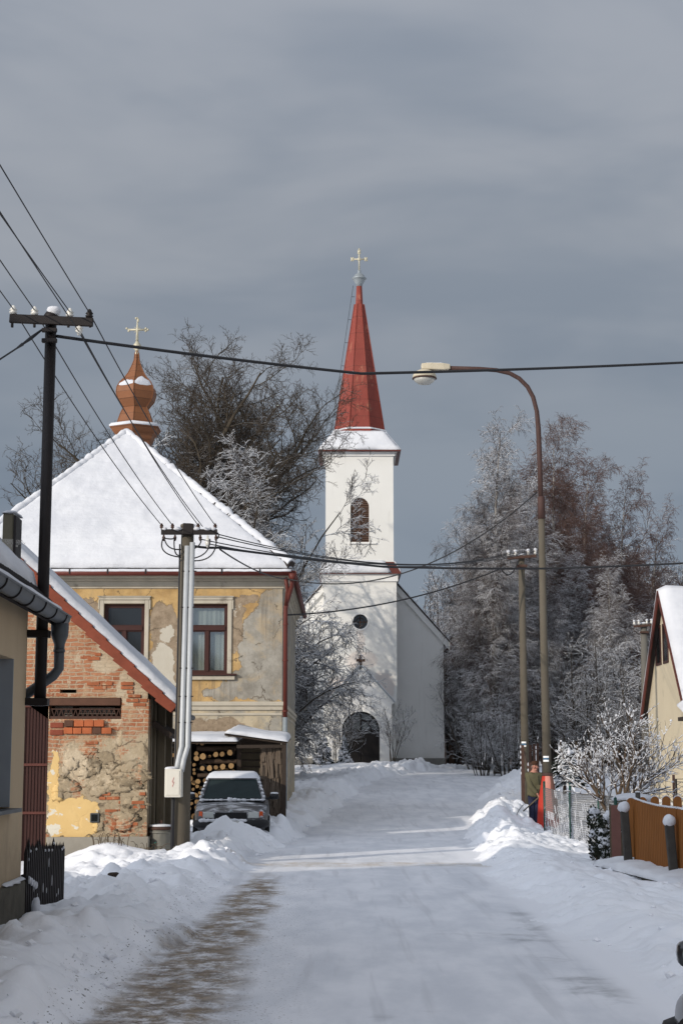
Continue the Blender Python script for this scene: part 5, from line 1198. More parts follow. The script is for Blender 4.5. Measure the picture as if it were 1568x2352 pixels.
# concrete pole with the meter cabinet
U = 30.2; u0, u1 = pt(414, 1965, U), pt(431, 1212, U)
pole2 = thing('concrete_pole', (u0.x, U, .1), 'concrete power pole with two white conduits and a cream cabinet beside the brick shed', 'power pole')
q = MB(); q.tube([(u0.x, U, -.3), (u0.x * .5 + u1.x * .5, U, (u0.z + u1.z) / 2), (u1.x, U, u1.z)], [.17, .145, .115], 16); q.lathe([(.115, 0), (.135, .01), (.135, .05), (.10, .07)], (u1.x, U, u1.z), 14); q.build('shaft', M['pole_conc'], pole2)
q = MB(); a, b = pt(370, 1222, U - .16), pt(499, 1222, U - .16); q.bar(a, b, .06, .10, up=(0, 0, 1)); q.bar(pt(420, 1214, U - .16), pt(444, 1216, U - .16), .08, .2, up=(0, 0, 1)); bevel(q.build('crossarm', M['black_metal'], pole2), .008)
i2 = [insulator(pt(px, 1216, U - .16), pole2, .09, .04, m=M['rust_metal']) for px in (371, 396, 455, 494)]
i2b = [insulator(pt(px, 1229, U - .16), pole2, .09, .035, True, M['rust_metal']) for px in (376, 402, 460, 496)]
i2c = insulator(pt(477, 1230, U - .16), pole2, .18, .055, True)
for k, (px, r) in enumerate(((378, .05), (408, .09), (452, .07), (478, .08), (490, .06))): snow_cap(pt(px, 1216, U - .16), r, .035, pole2, k + 5)
snow_cap(pt(448, 1212, U - .1), .08, .05, pole2, 12)
q = MB()
for a, b, c, d in (((430, 1254), (417, 1715), (410, 1745), (405, 1772)), ((442, 1246), (431, 1715), (422, 1745), (417, 1772))):
    q.tube([pt(*p, U - .21) for p in (a, b)] + [pt(*c, U - .25), pt(*d, U - .36)], .048, 10)
cd = q.build('conduit', M['conduit'], pole2)
q = MB()
for py in (1312, 1395, 1535, 1600, 1660): q.bar(pt(436 - (py - 1254) * .026 - 17, py, U - .23), pt(436 - (py - 1254) * .026 + 17, py, U - .23), .02, .02)
q.build('strap', M['black_metal'], pole2)
q = MB(); a, b = pt(378, 1832, U - .5), pt(417, 1767, U - .5); q.box((a.x, U - .55, a.z), (b.x, U - .17, b.z)); cb_ = bevel(q.build('cabinet', M['box_white'], pole2), .015)
q = MB(); q.box((a.x + .03, U - .562, a.z + .04), (b.x - .03, U - .551, b.z - .03)); bevel(q.build('cabinet_door', M['box_white'], cb_), .006)
q = MB(); cx_, cz_ = (a.x + b.x) / 2, (a.z + b.z) / 2
for p0, p1 in (((.02, .10), (-.012, .02)), ((-.012, .02), (.02, .02)), ((.02, .02), (-.005, -.06))): q.bar((cx_ + p0[0], U - .566, cz_ + p0[1]), (cx_ + p1[0], U - .566, cz_ + p1[1]), .010, .004)
q.build('warning_mark', M['red_ink'], cb_)
snow_cap(((a.x + b.x) / 2 - .05, U - .4, b.z), .12, .035, cb_, 3)
q = MB(); q.tube([pt(413, 1250, U - .15), pt(408, 1500, U - .19), pt(402, 1760, U - .2), pt(398, 1945, U - .2)], .016, 6); q.tube([pt(398, 1800, U - .2), pt(394, 1960, U - .2)], .028, 6); q.build('service_cable', M['wire'], pole2)
def arc(p0, pm, p1, n=12):
    p0, pm, p1 = Vector(p0), Vector(pm), Vector(p1); return [p0 * (1-t)**2 + pm * 2*t*(1-t) + p1 * t*t for t in [i / n for i in range(n + 1)]]
q = MB()
for a, b, c in (((374, 1238), (360, 1275), (416, 1280)), ((378, 1240), (385, 1265), (416, 1262)), ((400, 1240), (398, 1282), (416, 1275)), ((482, 1238), (484, 1280), (432, 1284)), ((497, 1238), (497, 1292), (440, 1288)), ((462, 1238), (462, 1256), (440, 1262)), ((500, 1224), (506, 1236), (496, 1238)), ((376, 1236), (395, 1240), (402, 1236))):
    q.tube(arc(pt(*a, U - .2), pt(*b, U - .3), pt(*c, U - .17)), .013, 5)
q.build('jumper_cable', M['wire'], pole2)
# concrete pole by the lamp and the far one behind the cream house
def far_pole(name, px0, py0, px1, py1, Y, r0, r1, label, arm, marks):
    a, b = pt(px0, py0, Y), pt(px1, py1, Y); t = thing(name, (a.x, Y, 0), label, 'power pole')
    q = MB(); q.tube([(a.x, Y, gz(a.x, Y) - .3), (b.x, Y, b.z)], [r0, r1], 14); q.lathe([(r1, 0), (r1 * 1.12, .01), (r1 * 1.12, .12)], (b.x, Y, b.z - .05), 12); q.build('shaft', M['pole_conc' if marks else 'pole_grey'], t)
    q = MB(); q.bar(pt(*arm[0], Y - .2), pt(*arm[1], Y - .2), .07, .09, up=(0, 0, 1)); q.box((b.x - .16, Y - .22, b.z - .32), (b.x + .16, Y + .1, b.z - .24)); bevel(q.build('crossarm', M['rust_metal'], t), .008)
    ins = []
    for u in (.03, .28, .72, .97):
        p = pt(arm[0][0] + (arm[1][0] - arm[0][0]) * u, arm[0][1] + (arm[1][1] - arm[0][1]) * u - 2, Y - .2); ins.append(insulator(p, t, .14, .055)); snow_cap(ins[-1] + Vector((0, 0, .05)), .06, .04, t, int(u * 10))
    snow_cap((b.x, Y, b.z + .07), r1 * 1.1, .06, t, 4)
    return t, ins
pole3, i3 = far_pole('concrete_pole', 1206, 1780, 1197, 1281, 52., .128, .10, 'slim concrete power pole with rusty crossarm directly left of the tall street lamp', ((1165, 1282), (1231, 1277)), True)
P3 = pt(1205, 1700, 51.85)
for k, m in enumerate(('white_ink', 'blue_ink', 'white_ink')):
    mk2 = MB(); z0 = px_z(1716, 52) + .055 * (2 - k); mk2.add([(P3.x + .134 * math.cos(R(-140 + 11 * i)), 52 + .134 * math.sin(R(-140 + 11 * i)), z) for z in (z0, z0 + .053) for i in range(7)], [(i, i + 1, 8 + i, 7 + i) for i in range(6)], True); o_ = mk2.build('trail_mark', M[m], pole3)
pole4, i4 = far_pole('concrete_pole', 1480, 1640, 1478, 1437, 66., .17, .13, 'distant concrete power pole rising behind the verge of the cream gabled house', ((1455, 1439), (1497, 1436)), False)
def wire(name, pts, r, label, sag=0., group=None, n=16):
    out = []
    for a, b in zip(pts[:-1], pts[1:]):
        a, b = Vector(a), Vector(b); m = (a + b) / 2 - Vector((0, 0, sag * 2)); out += arc(a, m, b, n)[(1 if out else 0):]
    q = MB(); q.tube(out, r, 5); o = q.build(name, M['wire'], None, out[0]); return tag(o, label, 'wire', group)
# lines coming in over the viewer's left shoulder to the steel pole and on to the concrete pole
lab = ['thin line reaching the outer left insulator of the black steel pole', 'thin line reaching the second insulator of the black steel pole', 'thin line reaching the third insulator of the black steel pole', 'thin line reaching the far right insulator of the black steel pole', 'thin line reaching the hanging insulator of the black steel pole']
srcs = [pt(-120, 493, 13.), pt(-120, 417, 13.), pt(-120, 318, 13.), pt(-110, 193, 13.), pt(-120, 300, 13.)]
for k in range(5): wire('overhead_wire', (srcs[k], i1[k]), .007, lab[k], .01, 'lines to the steel pole')
ends2 = [i2[0], i2[1], i2[2], i2[3], i2[2] + Vector((.08, 0, -.02))]
lab = ['thin line between the outer left insulators of the two left poles', 'thin line between the second insulators of the two left poles', 'thin line between the third insulators of the two left poles', 'thin line between the far right insulators of the two left poles', 'thin line from the hanging insulator towards the cabinet pole']
for k in range(5): wire('overhead_wire', (i1[k], ends2[k]), .008, lab[k], .12, 'lines between the two left poles')
sr_ = [i2b[3] + Vector((0, 0, .1)), i2b[3] + Vector((0, 0, .05)), i2b[2], i2b[2] + Vector((0, 0, -.04)), i2c]
lab = ['uppermost thin line running from the cabinet pole past the church tower', 'second thin line from the top between cabinet pole and lamp side pole', 'third thin line from the top between cabinet pole and lamp side pole', 'lowest thin line running from the cabinet pole past the church tower']
for k in range(4): wire('overhead_wire', (sr_[k + (k > 2)], i3[min(k, 3)] + Vector((0, 0, 0))), .011, lab[k], .45, 'lines passing in front of the church', 24)
# thick cables
wire('thick_cable', (pt(130, 772, BY), pt(830, 858, 22.), pt(1640, 829, 26.)), .021, 'thick black cable crossing the whole sky in front of the red spire', .02)
q = MB(); q.tube([pt(96, 757, BY - .1), pt(70, 777, 18.7), pt(52, 790, 18.4)], [.012, .022, .012], 6); q.tube([pt(52, 790, 18.4), pt(38, 800, 18.1), pt(-60, 864, 16.5)], [.02, .010, .010], 6); o_ = q.build('stay_cable', M['wire'], None, pt(96, 757, BY)); tag(o_, 'twisted stay cable running down left from the black steel pole', 'cable')
q = MB(); q.tube([pt(792 + 6 * i, 856.5 + .1 * i - (1.2 if i % 2 else 0), 22. - .02) for i in range(6)], [.008, .022, .016, .024, .018, .006], 6); o_ = q.build('cable_snow', M['rsnow'], None, pt(800, 857, 22)); tag(o_, 'little ridge of snow clinging to the thick cable before the spire', 'snow')
wire('thick_cable', (pt(443, 1254, U - .15), pt(500, 1258, U + .2), pt(880, 1302, 35.), pt(1250, 1306, 37.), pt(1640, 1290, 38.)), .024, 'thick black cable running from the cabinet pole across the street at mid height', .015)
hc = pt(660, 1330, V - .6)
wire('service_wire', (pt(505, 1262, U + .1), hc), .016, 'service line dropping from the cabinet pole to the eaves of the ochre villa', .12)
LY = 44.0
wire('service_wire', (hc, pt(1233, 1130, LY)), .018, 'line rising from the villa eaves to the street lamp pole', .95, None, 30)
wire('service_wire', (pt(653, 1413, V - .06), pt(1150, 1306, 51.), pt(1190, 1289, 51.8)), .022, 'line rising from the villa wall to the pole left of the lamp', .30, None, 24)
# ------------------------------------------------------------------ street lamp with its red foot
lx = pt(1258, 1850, LY).x; lamp = thing('street_lamp', (lx, LY, gz(lx, LY) - .1), 'tall street lamp with curved rusty arm, cream head and red base with painted-in glare', 'street lamp')
def lp(px, py): return pt(px, py, LY)
q = MB(); zb, zt = lp(0, 1908).z, lp(0, 1782).z; k = LY / F
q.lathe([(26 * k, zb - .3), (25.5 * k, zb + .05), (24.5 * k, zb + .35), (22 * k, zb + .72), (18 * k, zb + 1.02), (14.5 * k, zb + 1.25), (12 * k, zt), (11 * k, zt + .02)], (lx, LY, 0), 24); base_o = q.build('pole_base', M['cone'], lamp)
q = MB(); q.lathe([(12.4 * k, zt - .01), (12.6 * k, zt + .05), (10 * k, zt + .07)], (lx, LY, 0), 20); q.build('base_rim', M['rust_pipe'], lamp)
q = MB(); q.tube([lp(1256.5, 1790), lp(1249, 1500), lp(1243, 1188)], [10 * k, 8.8 * k, 7.6 * k], 16); q.build('shaft', M['pole_conc'], lamp)
q = MB(); q.tube([lp(1243.4, 1192), lp(1242, 1143), lp(1241.6, 1140)], [8.8 * k, 8.6 * k, 6 * k], 14)
armp = [(1241.6, 1145), (1239, 1060), (1236, 985), (1232.5, 945), (1224, 912), (1211, 888), (1192, 869), (1170, 857), (1140, 850), (1100, 847), (1030, 845)]
q.tube([lp(*p) for p in armp], [6 * k] * 3 + [5.2 * k] * 8, 12); q.build('lamp_arm', M['rust_pipe'], lamp)
q = MB(); a, b = lp(967, 850), lp(1035, 835); vs = []
for x, w, h0, h1 in ((0, .05, .06, .16), (.02, .13, .01, .17), (.25, .15, .0, .18), (.6, .14, -.01, .17), (.78, .10, .02, .15), (.79, .05, .04, .12)):
    for y, z in ((-w, h0), (w, h0), (w, h1), (-w, h1)): vs.append((a.x + x, LY + y, a.z + z))
q.add(vs, [(0,1,2,3)] + [(i*4+j, i*4+(j+1)%4, (i+1)*4+(j+1)%4, (i+1)*4+j) for i in range(5) for j in range(4)] + [(23,22,21,20)]); hd = bevel(q.build('lamp_housing', M['lamp_cream'], lamp), .015)
lc = lp(974.5, 866); q = MB(); q.lathe([(.05, .20), (.16, .19), (.27, .14), (.315, .05), (.325, .0), (.31, -.02)], lc, 24); q.build('lamp_shade', M['lamp_cream'], lamp)
q = MB(); q.lathe([(.315, -.015), (.335, -.03), (.335, -.05), (.30, -.055)], lc, 24); q.build('lamp_rim', M['rust_metal'], lamp)
q = MB(); q.lathe([(.30, -.056), (.26, -.12), (.17, -.185), (.06, -.21), (.0, -.212)], lc, 24); q.build('lamp_bowl', M['lamp_bowl'], lamp)
q = MB(); snow_slab(q, ((a.x + .1, LY - .1, a.z + .18), (a.x + .6, LY - .1, a.z + .175), (a.x + .6, LY + .1, a.z + .175), (a.x + .1, LY + .1, a.z + .18)), .03, 10, 5, 3, edge=.06); q.build('lamp_snow', M['rsnow'], hd)
for j, m in enumerate(('white_ink', 'blue_ink', 'white_ink')):
    q = MB(); z0 = lp(0, 1750).z + .050 * (2 - j); xx = lp(1255.6, 1750).x; rr = 9.9 * k + .004; vs = []
    for z in (z0, z0 + .048):
        for i in range(7): a_ = R(-145 + i * 13 - 45 + 90); ang = R(-150 + 13 * i); vs.append((xx + rr * math.cos(ang), LY + rr * math.sin(ang), z))
    q.add(vs, [(i, i + 1, 8 + i, 7 + i) for i in range(6)], True); q.build('trail_mark', M[m], lamp)
# ------------------------------------------------------------------ dust bin by the pole
Bq = 31.2; bb = pt(368, 1975, Bq); bx_ = bb.x; bz_ = pt(368, 1900, Bq).z; rB = .205
bin_ = thing('dust_bin', (bx_, Bq, .1), 'ribbed galvanised dust bin with snowy lid between the brick shed and cabinet pole', 'bin')
q = MB(); zz = -.1; vs = []; n_ = 48
prof = [(.185, .0), (.19, bz_ - .55), (rB, bz_ - .1), (rB * 1.03, bz_ - .05)]
for r, z in prof:
    for i in range(n_): rr = r * (1 + (.022 if i % 4 < 2 and .1 < z < bz_ - .09 else 0)); vs.append((bx_ + rr * math.cos(2*math.pi*i/n_), Bq + rr * math.sin(2*math.pi*i/n_), z))
q.add(vs, [(j*n_+i, j*n_+(i+1)%n_, (j+1)*n_+(i+1)%n_, (j+1)*n_+i) for j in range(3) for i in range(n_)], True); q.lathe([(rB * 1.0, bz_ - .12), (rB * 1.1, bz_ - .1), (rB * 1.1, bz_ - .085), (rB, bz_ - .07)], (bx_, Bq, 0), 32); q.build('body', M['bin'], bin_)
q = MB(); q.lathe([(rB * 1.12, bz_ - .05), (rB * 1.14, bz_ - .01), (rB * .9, bz_ + .015), (.0, bz_ + .03)], (bx_, Bq, 0), 32); q.box((bx_ - .03, Bq - .03, bz_ + .02), (bx_ + .03, Bq + .03, bz_ + .12)); ld = q.build('lid', M['rust_metal'], bin_)
q = MB(); q.lathe([(rB * 1.08, bz_ + .01), (rB * 1.02, bz_ + .04), (.05, bz_ + .055), (0, bz_ + .055)], (bx_, Bq, 0), 24); q.build('lid_snow', M['rsnow'], ld)
q = MB(); q.box((bx_ - .085, Bq - rB - .004, bz_ - .30), (bx_ - .07, Bq - rB + .03, bz_ - .27)); q.build('sticker', M['green_dot'], bin_)
# ------------------------------------------------------------------ wood shelter with stacked logs
K = 41.2; kx0, kx1 = px_x(372, K), px_x(640, K + 2); kg = gz(-3, 42)
shl = thing('wood_shelter', (-3.5, K, .3), 'low open wood shelter with snowy board roof against the ochre villa', 'shelter')
q = MB()
def roof_board(x0, z0, x1, z1, y0, y1, dz): q.add([(x, y, z + d) for y, d in ((y0, 0), (y1, dz)) for x, z in ((x0, z0), (x1, z1), (x1, z1 - .05), (x0, z0 - .05))], [(0,1,2,3),(7,6,5,4),(0,4,5,1),(1,5,6,2),(2,6,7,3),(3,7,4,0)])
p0, p1 = pt(375, 1704, K), pt(543, 1704, K); p2, p3 = pt(516, 1688, K + .25), pt(657, 1703, K + .25)
roof_board(p0.x, p0.z, p1.x, p1.z, K, K + 4, .2); roof_board(p2.x, p2.z + .03, p3.x, p3.z - .02, K + .2, K + 4, .16); shr = q.build('roof', M['dark_wood'], shl)
q = MB(); snow_slab(q, ((p0.x - .05, K - .06, p0.z), (p1.x + .03, K - .06, p1.z), (p1.x, K + 4, p1.z + .2), (p0.x, K + 4, p0.z + .2)), .12, 40, 14, 61, rough=.3, edge=.14)
snow_slab(q, ((p2.x, K + .12, p2.z + .03), (p3.x + .05, K + .12, p3.z - .02), (p3.x, K + 4, p3.z + .14), (p2.x, K + 4, p2.z + .19)), .13, 40, 14, 62, rough=.35, edge=.16); q.build('roof_snow', M['rsnow'], shr)
for a_, b_ in (((px_x(653, K + .3) - .05, K + .25, 0), (px_x(653, K + .3) + .06, K + .35, p3.z - .03)), ((px_x(548, K) - .05, K + .5, 0), (px_x(548, K) + .05, K + .6, p1.z)), ((px_x(380, K) - .05, K + .3, 0), (px_x(380, K) + .05, K + .4, p0.z - .05))): q = MB(); q.box(a_, b_); q.build('post', M['dark_wood'], shl)
q = MB(); q.bar((p1.x, K + .1, p1.z - .12), (p3.x, K + .3, p3.z - .12), .08, .08); q.build('beam', M['dark_wood'], shl)
q = MB(); q.box((kx0, K + 3.6, 0), (px_x(645, K + 3.6), K + 3.7, p1.z + .3)); q.build('back_wall', M['dark_wood'], shl)
q = MB()
for k, (x0, x1, y0, y1) in enumerate(((551, 605, 1713, 1728), (549, 600, 1731, 1745), (552, 603, 1748, 1760), (550, 606, 1763, 1778), (553, 602, 1781, 1800), (552, 606, 1803, 1822))):
    a, b = pt(x0, y1, K + .95), pt(x1, y0, K + .95); q.box((a.x, K + .95, a.z), (b.x, K + 1.0 + .01 * k, b.z))
bevel(q.build('side_board', M['old_wood'], shl), .01)
# the split wood stacked on end at the corner reads as one mass of splinters
q = MB(); rk = random.Random(12)
for i in range(420):
    x = px_x(rk.uniform(600, 648), K + .6); z = rk.uniform(.2, p3.z - .25); h = rk.uniform(.25, .7); wv = rk.uniform(.025, .06)
    q.box((x, K + .35 + rk.uniform(0, .25), z), (x + wv, K + .75, min(z + h, p3.z - .1)), rot=Matrix.Rotation(R(rk.uniform(-7, 7)), 3, 'Y'))
tag(struct(q.build('split_wood', M['split'], None, (px_x(625, K), K + .6, .3)), 'stuff'), 'upright splinters of firewood stacked at the shelter corner', 'firewood')
def log_mesh(rr, ln, seed):
    q = MB(); n_ = 12; r_ = random.Random(seed); vs = []; prof = [r_.uniform(.9, 1.1) for _ in range(n_)]
    for y in (0, ln):
        for i in range(n_): vs.append((rr * prof[i] * math.cos(2*math.pi*i/n_), y, rr * prof[i] * math.sin(2*math.pi*i/n_)))
    q.add(vs, [(i, n_+i, n_+(i+1)%n_, (i+1)%n_) for i in range(n_)], True, 0); q.f.append(tuple(range(n_))); q.sm.append(False); q.mi.append(1); q.f.append(tuple(range(2*n_-1, n_-1, -1))); q.sm.append(False); q.mi.append(1)
    return q.build('firewood_log', [M['bark'], M['logcut']])
variants = [log_mesh(1., 1., 70 + k) for k in range(5)]
placed = []; first = [True] * 5; rl = random.Random(31); nlog = 0
def place_log(x, y, z, r, ln, along=False):
    global nlog
    v = rl.randrange(5)
    if first[v]: o = variants[v]; first[v] = False
    else: o = variants[v].copy(); C.objects.link(o)
    o.scale = (r, ln, r); o.location = (x, y, z); o.rotation_euler = (R(rl.uniform(-2, 2)), rl.uniform(0, 6.2), R(rl.uniform(-4, 4))) if not along else (0, 0, R(-88 + rl.uniform(-2, 2)))
    if along: tag(o, 'long barked log lying crosswise in the shelter stack', 'log', 'crosswise logs in the shelter')
    else: tag(o, 'round log showing its pale cut end in the shelter stack', 'log', 'logs stacked under the shelter')
    nlog += 1
lx0, lx1 = px_x(380, K + .6), px_x(541, K + .6); zmx = p1.z - .12
big = [(607, 612, 26), (553, 628, 22), (718, 595, 22), (772, 592, 21), (836, 581, 24), (602, 713, 20), (664, 711, 23), (718, 705, 18), (775, 700, 24), (848, 692, 24), (565, 823, 21), (628, 818, 19), (600, 504, 16), (633, 490, 15), (668, 487, 14), (560, 497, 14), (750, 480, 16), (716, 487, 13), (795, 478, 12), (832, 476, 12)]
def crop4(u, v): return (500 + u / 2.24) * .6049, (2600 + v / 2.24) * .6049
kp = K / F
for u, v, r in big:
    px, py = crop4(u, v); p = pt(px, py, K + .35); place_log(p.x, p.y - .1, p.z, r / 2.24 * .6049 * kp, .7); placed.append((p.x, p.z, r / 2.24 * .6049 * kp))
for (ua, ub, v, r) in ((552, 885, 545, 24), (580, 890, 655, 22), (560, 700, 775, 18)):
    a, b = pt(*crop4(ua, v), K + .5), pt(*crop4(ub, v - 12), K + .5); place_log(a.x, a.y, a.z, r / 2.24 * .6049 * kp, (b - a).length, True)
    for s_i in range(12): placed.append((a.x + (b.x - a.x) * s_i / 11, a.z + (b.z - a.z) * s_i / 11, r / 2.24 * .6049 * kp * 1.1))
tries = 0
while nlog < 150 and tries < 9000:
    tries += 1; r = rl.uniform(.035, .10) * (1 if tries < 4000 else .7); x = rl.uniform(lx0, lx1); z = rl.uniform(.25, zmx - r)
    if all((x - a) ** 2 + (z - b) ** 2 > ((r + c) * .93) ** 2 for a, b, c in placed): placed.append((x, z, r)); place_log(x, K + .38 + rl.uniform(-.06, .12), z, r, .6)
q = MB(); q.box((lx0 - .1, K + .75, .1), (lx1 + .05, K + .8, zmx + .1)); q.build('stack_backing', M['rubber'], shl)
# ------------------------------------------------------------------ black picket fence by the beige house
pf = thing('picket_fence', (hx + .1, 20.2, 0), 'black picket fence with clinging snow beside the corner of the beige house', 'fence')
rp = random.Random(9); sn = MB(); nb = 22
fa, fb = Vector((hx + .02, 19.15, 0)), Vector((px_x(156, 21.3), 21.3, 0))
for i in range(nb):
    u = i / (nb - 1); p = fa.lerp(fb, u); zt_ = px_z(1950 - 4 * u, p.y) + .02 * (i % 2) + (.06 if i in (1, 6, 7, 15) else 0); q = MB()
    q.box((p.x - .02, p.y - .018, -.1), (p.x + .02, p.y + .018, zt_ - .05)); q.add([(p.x - .02, p.y - .018, zt_ - .05), (p.x + .02, p.y - .018, zt_ - .05), (p.x + .02, p.y + .018, zt_ - .05), (p.x - .02, p.y + .018, zt_ - .05), (p.x, p.y, zt_ + .05)], [(0, 1, 4), (1, 2, 4), (2, 3, 4), (3, 0, 4)])
    q.build('picket', M['black_metal'], pf)
    if rp.random() < .3: z = rp.uniform(.22, zt_ - .12); h = rp.uniform(.02, .07); sn.blob((p.x + .018, p.y - .02, z), (.004, .006, h), i, .3, 6, 5)
    if rp.random() < .3: sn.blob((p.x + .01, p.y - .012, zt_ - .03), (.012, .012, .018), i + 40, .3, 6, 4)
q = MB()
for z in (.20, .55): q.bar(fa + Vector((-.035, 0, z)), fb + Vector((-.035, 0, z)), .035, .06)
q.build('rail', M['black_metal'], pf)
for k in range(4): sn.blob((hx + .06, 19.2 + .14 * k, .52 - .03 * k), (.02, .03, .045), k + 90, .3)
sn.blob((hx + .12, 19.3, .22), (.05, .07, .10), 77, .3); sn.build('clinging_snow', M['rsnow'], pf)
# dead stalks sticking out of the mound before the shed
q = MB(); rs2 = random.Random(6)
for k in range(26):
    x = -4.05 + rs2.gauss(0, .16); y = 29.55 + rs2.uniform(-.1, .1); z = gz(x, y) - .05; a = rs2.uniform(0, 6.28); h = rs2.uniform(.08, .26); b = Vector((x + math.cos(a) * h * .7, y + .3 * math.sin(a) * h, z + h)); q.tube(arc((x, y, z), (x, y, z + h * 1.4), b, 5), [.006] * 5 + [.003], 4)
for k in range(30):
    x = -3.55 + rs2.gauss(0, .16); y = 30.3; z = gz(x, y) - .03; a = rs2.uniform(-.5, .9); h = rs2.uniform(.1, .34); q.tube(arc((x, y, z), (x + a * .1, y, z + h), (x + a * .4, y - .05, z + h * .8), 4), .005, 4)
tag(q.build('dry_weeds', M['twig_dry'], None, (-4.05, 29.6, .4)), 'dry weed stalks poking out of the smooth snow mound before the brick shed', 'weeds')
q = MB(); 
for k, (px, py) in enumerate(((447, 2015), (462, 2022))): 
    p = pt(px, py, 24.5 + .2 * k) ; q.blob((p.x * .0 + px_x(270 + 14 * k, 24.9 - .5 * k), 24.9 - .5 * k, gz(px_x(270 + 14 * k, 24.9), 24.9) + .02), (.09, .05, .035), k + 3, .5)
tag(q.build('dead_leaves', M['dark_wood'], None, (px_x(275, 24.8), 24.8, .3)), 'small clump of dead leaves lying on the snow bank below the mound', 'leaves')
# ------------------------------------------------------------------ wire mesh fence with green posts
mf = thing('wire_fence', (5.6, 37, .3), 'green post wire mesh fence full of snow running from the lamp to the orange fence', 'fence')
posts = [(1249, 1797, 43.0), (1308, 1801, 38.8), (1374, 1815, 34.2), (1413, 1835, 31.3)]
tops = []
for px, py, Y in posts:
    p = pt(px, py, Y); g0 = gz(p.x, Y); tops.append((p, g0)); q = MB(); q.tube([(p.x, Y, g0 - .3), p], .032, 8); q.lathe([(.035, 0), (.035, .012), (0, .03)], p, 8); po_ = q.build('post', M['green_post'], mf)
mw = MB(); mh = MB()
for (a, ga), (b, gb) in zip(tops[:-1], tops[1:]):
    L = (Vector((b.x, b.y, 0)) - Vector((a.x, a.y, 0))).length; H = 1.12; st = .095; 
    def P_(s, h): u = min(1, max(0, s / L)); return Vector((a.x + (b.x - a.x) * u, a.y + (b.y - a.y) * u, (ga + .0) * (1 - u) + gb * u + h))
    s = -H
    while s < L:
        for d in (1, -1):
            h0, h1 = (0, H); s0, s1 = (s, s + H)
            if s0 < 0: h0 = -s0; s0 = 0
            if s1 > L: h1 = H - (s1 - L); s1 = L
            if d < 0: h0, h1 = H - h0, H - h1
            q0, q1 = P_(s0, h0), P_(s1, h1)
            for k in range(6):
                c0, c1 = q0.lerp(q1, k / 6), q0.lerp(q1, (k + 1) / 6); hh = (c0.z + c1.z) / 2 - ga
                t = (mh if (hh < H * .55 or a.y < 42.5 or abs(c0.y - a.y) > 1.6) and (rp.random() < .34 - .36 * (hh / H)) else mw); t.tube([c0, c1], .0035 if t is mw else .0065, 3, cap=False)
        s += st
    for h in (.02, H * .55, H): mw.tube([P_(L * i / 8, h) for i in range(9)], .005, 4)
mw.build('wire_mesh', M['mesh_wire'], mf); mh.build('snow_on_mesh', M['mesh_white'], mf)
bf = thing('wire_fence', (9, 36, .3), 'distant wire fence with a rusty post in front of the cream gabled house', 'fence')
mw = MB(); ps_ = [(1440, 1795, 38.5), (1546, 1780, 36.0), (1600, 1780, 35.)]
tp = []
for k, (px, py, Y) in enumerate(ps_):
    p = pt(px, py, Y); tp.append(p); q = MB(); q.tube([(p.x, Y, -.1), p], .03, 7); q.build('post', M['green_post'] if k == 0 else M['rust_metal'], bf)
for a, b in zip(tp[:-1], tp[1:]):
    L = abs(b.x - a.x); s = -1.1
    while s < L:
        for d in (1, -1):
            s0, s1 = max(0, s), min(L, s + 1.1); h0, h1 = s0 - s, s1 - s
            if d < 0: h0, h1 = 1.1 - h0, 1.1 - h1
            z0 = a.z - 1.25; mw.tube([(a.x + s0, a.y + (b.y - a.y) * s0 / L, z0 + h0), (a.x + s1, a.y + (b.y - a.y) * s1 / L, z0 + h1)], .006, 3, cap=False)
        s += .10
    for h in (0, .6, 1.1): mw.tube([(a.x, a.y, a.z - 1.25 + h), (b.x, b.y, a.z - 1.25 + h)], .008, 4)
mw.build('wire_mesh', M['mesh_wire'], bf)
gq = MB(); a, b = pt(1552, 1790, 35.8), pt(1600, 1790, 35.8); gq.tube([(a.x, 35.8, .2), (a.x, 35.8, a.z), (b.x, 35.8, a.z), (b.x, 35.8, .2)], .022, 6); gq.build('gate_frame', M['black_metal'], bf)
# rusty steel railing posts behind the man
rf_ = thing('railing_fence', (5.6, 50, .5), 'row of tall dark rusty steel posts behind the man at the lamp', 'fence')
for k, (px, py, Y, bot) in enumerate(((1199, 1712, 51.0, 1822), (1216, 1752, 46.4, 1872), (1210, 1716, 52.5, 1800), (1217, 1711, 54.5, 1800), (1226, 1709, 56.5, 1795), (1234, 1708, 58.5, 1795), (1246, 1705, 60.5, 1790))):
    a = pt(px, py, Y); b = pt(px + 1, bot, Y); q = MB(); w_ = .042 if k else .05; q.box((a.x - w_, Y - w_, gz(a.x, Y) - .2), (a.x + w_, Y + w_, a.z)); po_ = q.build('post', M['rust_metal'], rf_)
    if k < 2:
        q = MB()
        for j in range(6): q.blob((a.x - w_ - .005, Y - .03, a.z - .05 - .16 * j), (.02, .03, .05), j + k * 9, .3, 6, 4)
        q.build('clinging_snow', M['rsnow'], po_)
q = MB(); q.tube([pt(1204, 1727, 51), pt(1212, 1765, 46.6)], .02, 5); q.tube([pt(1199, 1730, 51), pt(1246, 1718, 60.4)], .02, 5); q.tube([pt(1199, 1790, 51), pt(1246, 1775, 60.4)], .02, 5); q.build('rail', M['rust_metal'], rf_)
